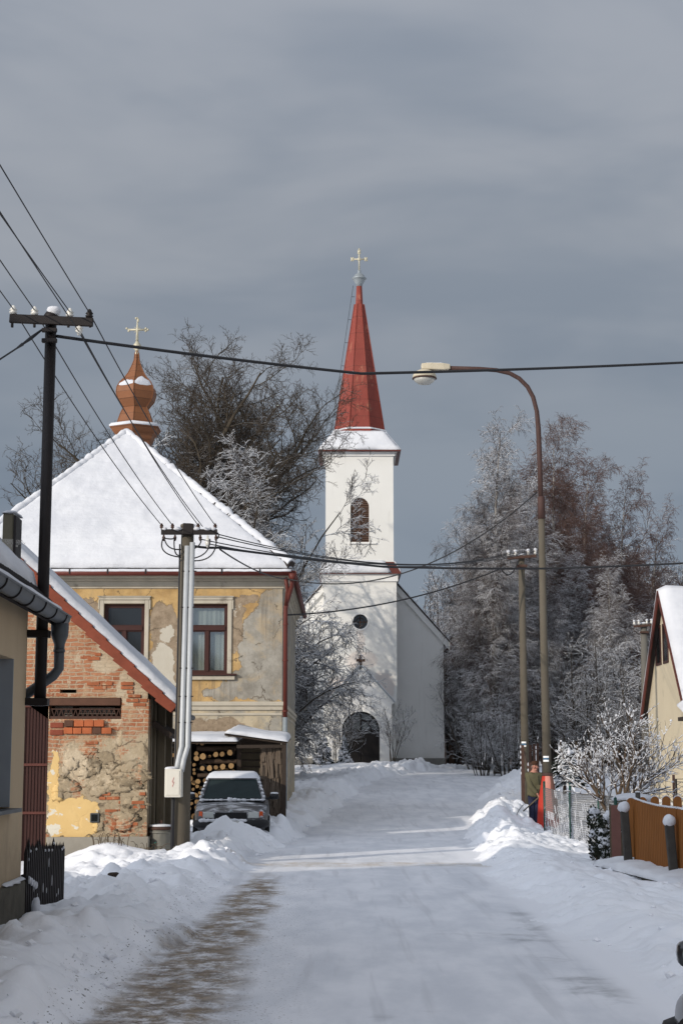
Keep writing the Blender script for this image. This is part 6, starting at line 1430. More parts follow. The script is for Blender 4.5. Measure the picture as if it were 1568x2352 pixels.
# ------------------------------------------------------------------ orange stained fence
of_ = thing('orange_fence', (5.4, 27, .2), 'orange stained slat fence with scooped top between dark snow capped posts', 'fence')
A0, A1, A2 = Vector((px_x(1441, 28.2), 28.2, 0)), Vector((px_x(1541, 25.9), 25.9, 0)), Vector((0, 0, 0)); A2 = A1 + (A1 - A0) * 1.05
ztp0, ztp1 = pt(1440, 1834, 28.2).z, pt(1537, 1857, 25.9).z; zb0, zb1 = pt(1448, 1986, 28.2).z, pt(1540, 2012, 25.9).z
def slat_panel(P, Q, zt0, zt1, zb0, zb1, scoop, n):
    q = MB(); sn = MB(); d = (Q - P); nn = Vector((-d.y, d.x, 0)).normalized(); nn = nn if nn.y < 0 else -nn
    topz = lambda u: zt0 + (zt1 - zt0) * u - scoop * math.sin(math.pi * u)
    for i in range(n):
        u0, u1 = i / n, (i + .76) / n; p, p2 = P + d * u0, P + d * u1; zb = zb0 + (zb1 - zb0) * u0
        vs = [(c.x, c.y, z) for c, z in ((p, zb), (p2, zb), (p2, topz(u1)), (p, topz(u0)))]; back = [(x - nn.x * .03, y - nn.y * .03, z) for x, y, z in vs]
        mid = (p + p2) / 2 + nn * .012
        vs = [(p.x, p.y, zb), (mid.x, mid.y, zb), (p2.x, p2.y, zb), (p2.x, p2.y, topz(u1)), (mid.x, mid.y, topz((u0+u1)/2)), (p.x, p.y, topz(u0))]; back = [(x - nn.x * .03, y - nn.y * .03, z) for x, y, z in vs]
        q.add(vs + back, [(0,1,4,5),(1,2,3,4),(6,11,10,7),(7,10,9,8),(0,5,11,6),(2,8,9,3),(5,4,10,11),(4,3,9,10)])
    q.add([tuple(c_ - nn * .035 + Vector((0, 0, z_))) for c_, z_ in ((P, zb0 + .03), (Q, zb1 + .03), (Q, zt1 - .06), (P, zt0 - .06))], [(0, 1, 2, 3)])
    for h in (.2, .8): 
        a = P - nn * .045 + Vector((0, 0, zb0 + h)); b = Q - nn * .045 + Vector((0, 0, zb1 + h)); q.bar(a, b, .03, .08)
    o = q.build('slat_panel', M['orange_wood'], of_)
    sn.tube([P + d * (i / 20) - nn * .012 + Vector((0, 0, topz(i / 20) + .006)) for i in range(21)], [.020 + .006 * mnoise.noise(Vector((i * .9, P.x, 0))) for i in range(21)], 6); sn.build('top_snow', M['rsnow'], o); return o
slat_panel(A0 + (A1 - A0) * .03, A1 - (A1 - A0) * .0, ztp0, ztp1, zb0 + .04, zb1 + .04, .03, 25); slat_panel(A1 + (A1 - A0) * .03, A2, ztp1 - .0, ztp1 + .02, zb1 + .04, zb1 + .1, .05, 32)
for k, (P, px0, py0, px1, py1) in enumerate(((A0, 1424, 1862, 1443, 1986), (A1, 1527, 1894, 1549, 2022))):
    Y = P.y - .10; t_, b_ = pt(px0 + 9, py0, Y), pt(px1 + 1, py1, Y); q = MB(); q.bar(b_ - Vector((0, 0, .3)) + Vector((.01, 0, 0)), t_, .13, .13, up=(0, -1, 0)); po_ = bevel(q.build('fence_post', M['post_dark'], of_), .015)
    q = MB(); q.blob(t_ + Vector((0, 0, .05)), (.105, .11, .10), k + 4, .2, 14, 9, fr=1.3); q.build('post_snow', M['rsnow'], po_)
q = MB(); q2 = MB(); rk = random.Random(2); dA = (A1 - A0).normalized()
p0_ = A0 - dA * .9 + Vector((-.22, -.15, 0)); p1_ = A1 + dA * 1.2 + Vector((-.22, -.15, 0))
for i in range(9):
    a, b = p0_.lerp(p1_, i / 9), p0_.lerp(p1_, (i + .94) / 9); za_, zb_ = zb0 + (zb1 - zb0) * i / 7, zb0 + (zb1 - zb0) * (i + 1) / 7
    q.bar(a + Vector((0, 0, za_ - .15)), b + Vector((0, 0, zb_ - .15)), .30 + .05 * rk.random(), .22, up=(0, 0, 1))
kb = bevel(q.build('footing', M['stone_base'], of_), .03)
nA = Vector((dA.y, -dA.x, 0)); nA = nA if nA.x < 0 else -nA
snow_slab(q2, (p0_ + nA * .24 + Vector((0, 0, zb0 - .06)), p1_ + nA * .24 + Vector((0, 0, zb1 - .06)), p1_ - nA * .3 + Vector((0, 0, zb1 + .0)), p0_ - nA * .3 + Vector((0, 0, zb0 + .0))), .10, 50, 10, 71, rough=.5, edge=.12); q2.build('footing_snow', M['rsnow'], kb)
# a second fence with rounded pickets a little further back
rf2 = thing('rounded_fence', (7.1, 31, .3), 'row of round topped orange pickets peeping over the slat fence', 'fence')
for i, px in enumerate((1439.5, 1466, 1494, 1520, 1545.5, 1572, 1598)):
    Y = 30.6; w_ = .076; ztp_ = pt(px, (1833, 1831, 1829.5, 1829, 1829, 1829, 1829)[i], Y).z; x = px_x(px, Y); q = MB(); n_ = 12
    poly = [(x - w_, .1), (x + w_, .1), (x + w_, ztp_ - w_)] + [(x + w_ * math.cos(math.pi * k / n_), ztp_ - w_ + w_ * math.sin(math.pi * k / n_)) for k in range(1, n_)] + [(x - w_, ztp_ - w_)]
    q.prism(poly, (0, Y, 0), X1, Z1, Yv, .025); pk_ = q.build('picket', M['orange_wood'], rf2); q = MB()
    q.tube([(x + w_ * 1.01 * math.cos(math.pi * k / 10), Y + .012, ztp_ - w_ + w_ * 1.01 * math.sin(math.pi * k / 10)) for k in range(1, 10)], [.004] + [.013] * 7 + [.004], 6); q.build('picket_snow', M['rsnow'], pk_)
q = MB(); q.box((px_x(1435, 30.6), 30.626, .5), (px_x(1605, 30.6), 30.66, .58)); q.build('rail', M['orange_wood'], rf2)
# red brown board and wire beside the fence, garden table under a cushion of snow
bd = thing('leaning_board', (px_x(1414, 29.4), 29.4, .2), 'red brown board standing left of the dark fence post', 'board'); q = MB(); a, b = pt(1405, 1960, 29.3), pt(1424, 1850, 29.3); q.box((a.x, 29.3, a.z - .35), (b.x, 29.33, b.z)); bevel(q.build('plank', M['pink_board'], bd), .005); q = MB(); q.box((a.x - .02, 29.34, a.z - .4), (a.x + .005, 29.37, b.z + .02)); q.build('batten', M['old_wood'], bd)
Tq = 31.5; ta, tb = pt(1404, 1838, Tq), pt(1497, 1838, Tq); tbm = (ta.x + tb.x) / 2; tbl = thing('garden_table', (tbm, Tq, .1), 'round garden table buried under a thick cushion of snow behind the orange fence', 'table')
q = MB(); q.lathe([(.34, ta.z - .03), (.36, ta.z - .02), (.36, ta.z + .02)], (tbm - .02, Tq, 0), 28); q.build('tabletop', M['old_wood'], tbl)
q = MB(); q.blob((tbm, Tq, ta.z + .02), (.41, .38, .11), 5, .12, 26, 12, fr=1.2); q.build('table_snow', M['rsnow'], tbl)
for dx, dy in ((-.22, -.15), (.2, -.15), (-.2, .15), (.22, .15)): q = MB(); q.bar((tbm + dx * .8, Tq + dy, ta.z - .03), (tbm + dx, Tq + dy * 1.1, -.1), .05, .05); q.build('leg', M['old_wood'], tbl)
p = pt(1407, 1813, 29.9); pp_ = thing('fence_stake', (px_x(1407, 29.9), 29.9, .2), 'short dark grey stake standing before the snowy garden table', 'post'); q = MB(); pk0 = pt(1407.5 + 0, 1811, 29.9)
pk0 = pt(1407, 1813, 29.9); x = px_x(2180 * .6049 + 862 / 3.806 * .6049, 29.9); q.tube([(x, 29.9, .2), (x, 29.9, pt(0, (2950 + 224 / 3.806) * .6049, 29.9).z)], .045, 10); q.build('stake', M['post_dark'], pp_); q = MB(); q.blob((x, 29.9, pt(0, (2950 + 222 / 3.806) * .6049, 29.9).z), (.05, .05, .02), 1, .1, 8, 5); q.build('snow_cap', M['rsnow'], pp_)
# ------------------------------------------------------------------ dark thujas by the fence
def thuja(name, blobs, label, seed):
    r_ = random.Random(seed); x0, y0 = blobs[0][0], blobs[0][1]; t = thing(name, (x0, y0, gz(x0, y0)), label, 'shrub', 'dark thujas by the orange fence')
    q = MB(); s_ = MB()
    for k, (cx, cy, cz, r, h) in enumerate(blobs):
        for i in range(int(520 * r * h / .06)):
            a, b = r_.uniform(0, 6.283), math.acos(r_.uniform(-1, 1)); d = Vector((math.sin(b) * math.cos(a), math.sin(b) * math.sin(a), math.cos(b))); rad = r_.uniform(.55, 1.05)
            p = Vector((cx + d.x * r * rad, cy + d.y * r * rad, cz + d.z * h * rad)); u = Vector((d.x + r_.gauss(0, .4), d.y + r_.gauss(0, .4), .9 + r_.gauss(0, .3))).normalized(); v = u.cross(Vector((r_.gauss(0, 1), r_.gauss(0, 1), r_.gauss(0, 1)))).normalized(); l_, w_ = r_.uniform(.05, .10), r_.uniform(.012, .026)
            q.add([p, p + u * l_ * .5 + v * w_, p + u * l_, p + u * l_ * .5 - v * w_], [(0, 1, 2, 3)])
        s_.blob((cx - r * .12, cy - .1 * r, cz + h * .72), (r * .78, r * .72, h * .34), seed + k, .40, 12, 8, fr=2.2)
        for j in range(3): a = r_.uniform(0, 6.28); s_.blob((cx + r * .75 * math.cos(a), cy - abs(r * .6 * math.sin(a)), cz + h * r_.uniform(.1, .55)), (r * .28, r * .25, h * .16), seed + k + j * 7, .4, 8, 6)
    q.build('foliage', M['thuja'], t); s_.build('snow_load', M['rsnow'], t)
    s_ = MB(); s_.tube([(x0, y0, gz(x0, y0) - .1), (x0, y0, gz(x0, y0) + .5)], .03, 6); s_.build('stem', M['bark'], t); return t
def tb_(px, py, Y, rp_, hp_): p = pt(px, py, Y); return (p.x, Y, p.z, rp_ * Y / F, hp_ * Y / F)
thuja('thuja', [tb_(1370, 1935, 30.4, 18, 30), tb_(1366, 1885, 30.4, 16, 28), tb_(1368, 1960, 30.4, 14, 20)], 'slim dark thuja with a snowy bent tip, leftmost beside the fence', 3)
thuja('thuja', [tb_(1392, 1950, 29.6, 26, 30), tb_(1402, 1905, 29.6, 20, 38), tb_(1400, 1975, 29.6, 22, 22), tb_(1384, 1925, 29.6, 16, 20)], 'broad dark thuja loaded with snow touching the orange fence', 8)
def conifer(name, px, Y, top, bot, wpx, label, seed, m='conifer', lean=0., snowy=.10):
    r_ = random.Random(seed); a, b = pt(px, bot, Y), pt(px + lean, top, Y); g0 = a.z; H = b.z - g0; Wd = wpx * Y / F / 2
    t = thing(name, (a.x, Y, g0), label, 'conifer'); q = MB(); s_ = MB()
    for i in range(int(900)):
        u = r_.random() ** .8; z = g0 + H * (1 - u); rad = Wd * (u ** .8) * r_.uniform(.35, 1.05); an = r_.uniform(0, 6.283); cx = a.x + (b.x - a.x) * (1 - u); d = Vector((math.cos(an), math.sin(an), r_.uniform(-.5, .1))).normalized()
        p = Vector((cx + math.cos(an) * rad * .5, Y + math.sin(an) * rad * .5, z)); l_ = rad * .7 + .06; v = d.cross(Vector((0, 0, 1))).normalized()
        for k in (-1, 1): q.add([p, p + d * l_ * .6 + v * .05 * k, p + d * l_ - Vector((0, 0, .03)), p + d * l_ * .5 - Vector((0, 0, .06))], [(0, 1, 2, 3)])
        if r_.random() < snowy: s_.blob(p + d * l_ * .6 + Vector((0, 0, .03)), (l_ * .45, l_ * .40, .05 + .05 * u), i, .4, 7, 5)
    q.build('foliage', M[m], t); s_.build('snow_load', M['rsnow'], t); s_ = MB(); s_.tube([(a.x, Y, g0 - .3), b], [.06, .01], 6); s_.build('trunk', M['bark'], t); return t
conifer('young_spruce', 743, 86.8, 1690, 1776, 62, 'small snow laden spruce left of the church door', 4)
conifer('yew_bush', 791, 87.6, 1690, 1776, 40, 'ragged snowy evergreen bush directly in front of the church door', 6)
conifer('yew_bush', 1296, 46.5, 1705, 1800, 90, 'dark round evergreen behind the lamp foot and wire fence', 9, snowy=.012)
conifer('young_spruce', 712, 86.0, 1758, 1784, 40, 'lowest snow covered spruce shoot left of the church door', 14)
# ------------------------------------------------------------------ cars
def car(name, loc, rz, label, paint, frosty, group=None):
    """hatchback, nose along -Y in its own frame; built at the origin then placed"""
    t = thing(name, (0, 0, 0), label, 'car', group)
    st = [(-1.98, .60, .34, .58, .62), (-1.93, .70, .27, .60, .66), (-1.78, .78, .22, .61, .71), (-1.30, .81, .20, .74, .80), (-.75, .825, .19, .82, .885), (.0, .83, .19, .87, .90), (.9, .83, .19, .88, .92), (1.6, .80, .22, .90, .95), (1.95, .74, .30, .86, .93), (2.02, .66, .36, .70, .84)]
    q = MB(); vs = []; n_ = 11
    for y, w_, zb, zs_, zc_ in st:
        half = [(0, zb), (w_ * .82, zb), (w_ * .95, zb + .08), (w_, zb + (zs_ - zb) * .5), (w_ * .985, zs_ - .04), (w_ * .93, zs_ + .015)]
        top = [(w_ * .6, zc_ - .012), (0, zc_)]
        for x, z in half + top: vs.append((x, y, z))
        for x, z in reversed((half + top)[1:-1]): vs.append((-x, y, z))
    m_ = len(vs) // len(st); fs = []
    for i in range(len(st) - 1):
        for j in range(m_): fs.append((i*m_+j, i*m_+(j+1)%m_, (i+1)*m_+(j+1)%m_, (i+1)*m_+j))
    fs += [tuple(range(m_ - 1, -1, -1)), tuple((len(st)-1)*m_ + j for j in range(m_))]
    q.add(vs, fs, True); body = q.build('body', paint, t); sb = body.modifiers.new('sub', 'SUBSURF'); sb.levels = 1; sb.render_levels = 2
    # greenhouse: pillars and roof
    B = [(-.70, -.80, .87), (.70, -.80, .87), (.74, 1.85, .92), (-.74, 1.85, .92)]; T_ = [(-.56, -.08, 1.35), (.56, -.08, 1.35), (.55, 1.45, 1.36), (-.55, 1.45, 1.36)]
    B = [Vector(b) for b in B]; T_ = [Vector(b) for b in T_]; q = MB()
    for k in range(4): q.bar(B[k], T_[k], .075, .05)
    for s in (-1, 1): q.bar(Vector((s * .745, .45, .89)), Vector((s * .568, .55, 1.345)), .07, .04)
    for a, b in ((0, 1), (1, 2), (2, 3), (3, 0)): q.bar(T_[a], T_[b], .07, .05)
    bevel(q.build('pillar', paint, t), .012)
    q = MB(); vs = []; nn = 8
    for j in range(nn + 1):
        for i in range(nn + 1): u, v = i / nn, j / nn; p = (T_[0] * (1-u) + T_[1] * u) * (1-v) + (T_[3] * (1-u) + T_[2] * u) * v; vs.append(p + Vector((0, 0, .02 + .05 * math.sin(math.pi * u) ** .5 * math.sin(math.pi * v) ** .5)))
    q.add(vs, [(j*(nn+1)+i, j*(nn+1)+i+1, (j+1)*(nn+1)+i+1, (j+1)*(nn+1)+i) for j in range(nn) for i in range(nn)], True); roof = q.build('roof', paint, t)
    def glass(nm, a, b, c, d):
        a, b, c, d = [Vector(x) for x in (a, b, c, d)]; n = (b - a).cross(d - a).normalized() * .004; q = MB(); q.add([a+n, b+n, c+n, d+n, a-n, b-n, c-n, d-n], [(0,1,2,3),(7,6,5,4),(0,4,5,1),(1,5,6,2),(2,6,7,3),(3,7,4,0)]); return q.build(nm, M['car_glass'], t)
    ws = glass('windscreen', B[0], B[1], T_[1], T_[0]); glass('rear_window', B[2], B[3], T_[3], T_[2])
    for s, (i, j) in ((1, (1, 2)), (-1, (0, 3))):
        mB, mT = Vector((s * .745, .45, .89)), Vector((s * .568, .55, 1.345)); glass('side_window', B[i], mB, mT, T_[i]); glass('side_window', mB, B[j], T_[j], mT)
    q = MB()
    for x0 in (-.45, .12): q.tube([(x0, -.81, .885), (x0 + .42, -.74, .93)], .012, 4)
    q.build('wiper', M['plastic'], ws)
    # nose: grille, lamps, bumper, plate
    q = MB(); q.box((-.34, -2.005, .535), (.34, -1.955, .655)); 
    for k in range(3): q.box((-.34, -2.015, .55 + .035 * k), (.34, -2.006, .562 + .035 * k))
    q.build('grille', M['plastic'], t)
    q = MB(); q.lathe([(.035, 0), (.03, .01)], (0, -1.985, .685), 14, ax=(0, -1, 0)); q.build('badge', M['zinc'], t)
    for s in (-1, 1):
        q = MB(); x0, x1 = s * .355, s * .60; vs = [(x0, -2.0, .535), (x1, -1.965, .535), (x1 + s * .0, -1.95, .665), (x0 + s * .02, -1.985, .665)]; vs += [(x, y + .06, z) for x, y, z in vs]
        q.add(vs, [(0,1,2,3),(7,6,5,4),(0,4,5,1),(1,5,6,2),(2,6,7,3),(3,7,4,0)]); hl = bevel(q.build('headlight', M['lamp_glass'], t), .012)
        q = MB(); q.lathe([(.035, 0), (.05, .02), (.05, .03)], ((x0 + x1) / 2, -2.012, .60), 12, ax=(0, -1, 0)); q.build('bulb', M['porcelain'], hl) if False else None
        q = MB(); vs = [(x1 + s * .008, -1.96, .54), (x1 + s * .09, -1.90, .54), (x1 + s * .085, -1.885, .675), (x1 + s * .008, -1.945, .675)]; vs += [(x, y + .08, z) for x, y, z in vs]; q.add(vs, [(0,1,2,3),(7,6,5,4),(0,4,5,1),(1,5,6,2),(2,6,7,3),(3,7,4,0)]); bevel(q.build('indicator', M['orange'], t), .01) if frosty else None
    q = MB(); q.tube([(-.755, -1.62, .41), (-.735, -1.85, .41), (-.62, -2.02, .41), (.62, -2.02, .41), (.735, -1.85, .41), (.755, -1.62, .41)], .085, 8); bu = q.build('bumper', M['plastic'], t)
    q = MB(); q.box((-.26, -2.115, .37), (.26, -2.106, .47)); q.build('number_plate', M['plate'], bu)
    q = MB(); q.tube([(-.80, 1.7, .45), (-.7, 2.05, .45), (.7, 2.05, .45), (.80, 1.7, .45)], .09, 8); q.build('bumper', M['plastic'], t)
    for s in (-1, 1):
        q = MB(); q.box((s * .62 - .08, 2.0, .62), (s * .62 + .08, 2.035, .80)); bevel(q.build('tail_light', M['orange'], t), .01)
        q = MB(); mx_, my_, mz_ = s * .93, -.55, .965
        mir = MB(); vs = []
        for y, sc_f in ((-.115, .55), (-.08, .9), (-.02, 1.0), (.02, 1.0)):
            for k in range(16): a = 2 * math.pi * k / 16; ca, sa = math.cos(a), math.sin(a); vs.append((mx_ + .105 * sc_f * math.copysign(abs(ca) ** .55, ca), my_ + y, mz_ + .064 * sc_f * math.copysign(abs(sa) ** .55, sa)))
        mir.add(vs, [(i*16+j, i*16+(j+1)%16, (i+1)*16+(j+1)%16, (i+1)*16+j) for i in range(3) for j in range(16)] + [tuple(range(16)), tuple(range(63, 47, -1))], True)
        mir.bar((s * .76, my_ - .02, mz_ - .05), (mx_ - s * .08, my_ - .03, mz_ - .03), .05, .05); mo = mir.build('wing_mirror', M['plastic'] if frosty else M['car_dark'], t)
        g = MB(); vs = []
        for y in (.0205, .0225):
            for k in range(16): a = 2 * math.pi * k / 16; ca, sa = math.cos(a), math.sin(a); vs.append((mx_ + .088 * math.copysign(abs(ca) ** .55, ca), my_ + y, mz_ + .050 * math.copysign(abs(sa) ** .55, sa)))
        g.add(vs, [tuple(range(16)), tuple(range(31, 15, -1))] + [(j, (j+1)%16, 16+(j+1)%16, 16+j) for j in range(16)]); g.build('mirror_glass', M['mirror'], mo)
        for y in (-1.27, 1.27):
            wq = MB(); wq.lathe([(.17, -.085), (.27, -.09), (.295, -.06), (.295, .06), (.27, .09), (.17, .085)], (s * .74, y, .29), 24, ax=(1, 0, 0)); wh = wq.build('wheel', M['rubber'], t)
            wq = MB(); wq.lathe([(.0, .07 * s), (.06, .075 * s), (.165, .06 * s), (.172, .08 * s), (.172, -.07 * s)], (s * .745, y, .29), 20, ax=(1, 0, 0)); wq.build('rim', M['zinc'], wh)
        dq = MB()
        for y0, y1 in ((-.72, .43), (.47, 1.2)):
            for a, b in (((s * .838, y0, .30), (s * .838, y0, .86)), ((s * .838, y1, .30), (s * .838, y1, .86)), ((s * .836, y0, .30), (s * .836, y1, .30))): dq.bar(a, b, .008, .008)
            dq.bar((s * .845, y1 - .22, .76), (s * .845, y1 - .08, .765), .02, .03)
        dq.build('door_seam', M['plastic'], t)
    if frosty:
        q = MB(); vs = []; nn = 16
        for j in range(nn + 1):
            for i in range(nn + 1):
                u, v = i / nn, j / nn; p = (T_[0] * (1-u) + T_[1] * u) * (1-v) + (T_[3] * (1-u) + T_[2] * u) * v
                e = min(u, 1 - u, v, 1 - v); hh = .14 * min(1, e / .10) ** .5 * (1 + .2 * mnoise.noise(Vector((u * 3, v * 3, 1)))); vs.append(p * 1.0 + Vector(((u - .5) * .10, (v - .5) * .1, .015 + hh)))
        q.add(vs, [(j*(nn+1)+i, j*(nn+1)+i+1, (j+1)*(nn+1)+i+1, (j+1)*(nn+1)+i) for j in range(nn) for i in range(nn)], True); q.build('roof_snow', M['rsnow'], roof)
        q = MB(); rc = random.Random(5)
        for i in range(26): u = i / 25; q.blob((-.64 + .95 * u, -2.06, .485 + .01 * rc.random()), (.045, .06, .026 + .018 * rc.random()), i, .4, 7, 5)
        for i in range(14): u = i / 13; q.blob((-.66 + 1.32 * u, -.80 - .03 * math.sin(math.pi * u), .895), (.07, .04, .012 + .022 * rc.random() + (.03 if 6 <= i <= 7 else 0)), i + 40, .4, 7, 5)
        for s in (-1, 1):
            q.blob((s * .93, -.57, 1.035), (.10, .07, .025), 3, .3, 8, 5)
            for i in range(6): q.blob((s * (.58 + .12 * (1 - i / 5)), -.1 - .12 * (5 - i), 1.34 - .075 * (5 - i)), (.035, .06, .035), i, .4, 6, 5)
        q.build('clinging_snow', M['rsnow'], body)
    t.location = loc; t.rotation_euler = (0, 0, rz); t.scale = (1.05,) * 3 if frosty else (1, 1, 1); return t
cy = 40.0; cl = pt(528, 1890, 38.0)
car('parked_car', (cl.x - .06, cy - .1, .03), R(2.5), 'frosty grey hatchback with snow on its roof parked before the wood shelter', M['car_grey'], True)
# the near car heads away from the viewer; only its mirror and wing reach into the picture
car('parked_car', (2.622, 7.40, 0.0), R(183), 'dark parked car at the lower right edge showing its wing mirror', M['car_dark'], False)

# ------------------------------------------------------------------ the man clearing snow beside the lamp
MY = 45.4; mp = pt(1224, 1900, MY); mz = mp.z; mx0 = pt(1226, 1850, MY).x
man = thing('person', (mx0, MY, mz), 'man in olive jacket and brown cap standing behind the lamp foot with a shovel', 'person')
def skin(name, chains, mat_, parent, sub=2, root=0):
    """chains of (point, radius) joined where points repeat; one continuous skinned surface"""
    vs, rs, es, idx = [], [], [], {}
    for ch in chains:
        prev = None
        for p, r in ch:
            key = tuple(round(c, 4) for c in p)
            if key not in idx: idx[key] = len(vs); vs.append(Vector(p)); rs.append(r if isinstance(r, tuple) else (r, r))
            k = idx[key]
            if prev is not None and prev != k: es.append((prev, k))
            prev = k
    me = bpy.data.meshes.new(name); me.from_pydata(vs, es, []); o = bpy.data.objects.new(name, me); C.objects.link(o); o.parent = parent
    me.materials.append(mat_); m = o.modifiers.new('skin', 'SKIN'); m.use_smooth_shade = True
    for v, r in zip(me.skin_vertices[0].data, rs): v.radius = r
    for i, v in enumerate(me.skin_vertices[0].data): v.use_root = (i == root)
    s = o.modifiers.new('sub', 'SUBSURF'); s.levels = s.render_levels = sub; return o
# he stands turned three quarters to the right of the picture; local frame: x right, -y to the viewer
pel = (0, 0, .92); ch = (.01, -.01, 1.30); nk = (.02, -.02, 1.47); hd = (.035, -.05, 1.60)
Rsh, Rel, Rwr = (-.17, -.04, 1.38), (-.10, -.14, 1.09), (.09, -.19, .87)
Lsh, Lel, Lwr = (.19, .05, 1.38), (.27, .06, 1.10), (.31, .02, .90)
body = [[(pel, (.14, .11)), ((0, 0, 1.1), (.14, .11)), (ch, (.16, .12)), (nk, .062), (hd, (.075, .088)), ((.035, -.05, 1.70), (.07, .08))],
        [(ch, (.16, .12)), (Rsh, .07), (Rel, .05), (Rwr, .034)], [(ch, (.16, .12)), (Lsh, .07), (Lel, .05), (Lwr, .034)],
        [(pel, (.14, .11)), ((-.07, 0, .86), .09), ((-.065, -.02, .48), .06), ((-.07, .01, .09), .042), ((-.06, -.10, .04), .04)],
        [(pel, (.14, .11)), ((.075, .02, .86), .09), ((.07, .0, .48), .06), ((.075, .03, .09), .042), ((.09, -.08, .04), .04)]]
def hand(wr, dirn, out):
    wr = Vector(wr); d = Vector(dirn).normalized(); o_ = Vector(out).normalized(); n = d.cross(o_)
    palm = wr + d * .055; c = [[(tuple(wr), .034), (tuple(palm), (.034, .018))]]
    for k, ln in enumerate((.062, .074, .070, .054)):
        b = palm + o_ * (.024 - .016 * k) + d * .012; m = b + d * ln * .5 - n * .012; e = m + d * ln * .15 - n * ln * .42
        c.append([(tuple(palm), (.034, .018)), (tuple(b), .0095), (tuple(m), .0088), (tuple(e), .0078)])
    th = wr + d * .022 + o_ * .034; c.append([(tuple(wr + d * .012), .022), (tuple(th), .011), (tuple(th + d * .045 - n * .02), .009)])
    c[-1] = [(tuple(wr), .034)] + c[-1][1:]
    return c
skin('body', body + hand(Rwr, (.25, -.12, -.95), (-.3, -.9, 0)) + hand(Lwr, (.05, -.3, -.9), (-.7, -.6, 0)), M['skin'], man)
jk = [[((0, 0, .76), (.205, .158)), ((0, 0, .88), (.21, .16)), ((0, 0, 1.08), (.195, .15)), ((.01, -.01, 1.28), (.20, .15)), ((.015, -.015, 1.42), (.115, .095))],
      [((.01, -.01, 1.28), (.20, .15)), (Rsh, .098), (Rel, .078), ((.075, -.188, .885), .058)], [((.01, -.01, 1.28), (.20, .15)), (Lsh, .098), (Lel, .078), ((.305, .025, .92), .056)]]
skin('jacket', jk, M['jacket'], man, 2)
q = MB(); off = Vector((mx0, MY, mz)); 
def at(p): return Vector(p) + off
q.tube([at((.10, -.165, .84)), at((.105, -.165, 1.1)), at((.09, -.15, 1.38))], .012, 5); q.box(at((.05, -.18, 1.0)), at((.17, -.162, 1.12))); bevel(q.build('jacket_placket', M['jacket'], man), .005)
skin('trousers', [[((0, 0, .90), (.155, .125)), ((-.07, 0, .80), .105), ((-.065, -.02, .48), .086), ((-.07, .005, .10), .078)], [((0, 0, .90), (.155, .125)), ((.075, .02, .80), .105), ((.07, .0, .48), .086), ((.075, .03, .10), .078)]], M['jeans'], man, 2)
for x, y in ((-.07, 0), (.075, .02)): skin('boot', [[((x, y + .02, .16), .06), ((x, y + .02, .06), .062), ((x + .02, y - .10, .045), .052), ((x + .03, y - .17, .035), .04)]], M['boots'], man, 2)
skin('collar', [[((.018, -.02, 1.40), (.105, .095)), ((.022, -.03, 1.475), (.08, .075))]], M['scarf'], man, 2)
# head details: face looks to the right of the picture and at the viewer
fd = Vector((.42, -.90, 0)).normalized(); fs_ = Vector((.90, .42, 0)).normalized(); hc_ = at((.035, -.05, 1.615))
def fp(f, s, z): return hc_ + fd * f + fs_ * s + Vector((0, 0, z))
q = MB(); q.tube([fp(.078, 0, .025), fp(.105, 0, -.015), fp(.10, 0, -.03), fp(.082, 0, -.035)], [.010, .016, .017, .01], 8); q.blob(fp(.05, -.052, -.025), (.034, .03, .03), 2, .1, 8, 6); q.blob(fp(.05, .052, -.025), (.034, .03, .03), 3, .1, 8, 6); q.blob(fp(.055, 0, -.085), (.034, .032, .024), 4, .1, 8, 6)
for s in (-1, 1): q.blob(fp(-.005, .083 * s, -.005), (.014, .018, .034), 5 + s, .1, 8, 6)
q.build('face_features', M['skin'], man)
q = MB(); 
for s in (-1, 1): q.blob(fp(.079, .031 * s, .022), (.012, .010, .008), 1, 0, 8, 5)
q.build('eyes', M['eye'], man)
q = MB(); q.tube([fp(.082, -.024, -.056), fp(.09, 0, -.054), fp(.082, .024, -.056)], [.004, .007, .004], 6); q.build('mouth', M['lips'], man)
q = MB()
for s in (-1, 1): q.tube([fp(.08, .016 * s, .043), fp(.078, .045 * s, .043)], [.006, .004], 5); q.tube([fp(.0, .078 * s, .04), fp(-.02, .078 * s, -.02), fp(-.05, .06 * s, -.07)], [.016, .02, .012], 6)
q.blob(fp(-.06, 0, -.01), (.065, .06, .07), 9, .1, 10, 7); q.build('hair', M['hair'], man)
q = MB(); q.lathe([(.092, .045), (.097, .055), (.096, .10), (.09, .128), (.07, .145), (.03, .153), (0, .154)], hc_, 20); q.add([tuple(fp(.075 + .045 * math.cos(a) , .075 * math.sin(a), .052 - .008 * math.cos(a) + dz)) for dz in (0, .012) for a in [math.pi * (i / 8 - .5) for i in range(9)]], [(i, i+1, 10+i, 9+i) for i in range(8)] + [tuple(range(8, -1, -1)), tuple(range(9, 18))], True); q.build('cap', M['cap'], man)
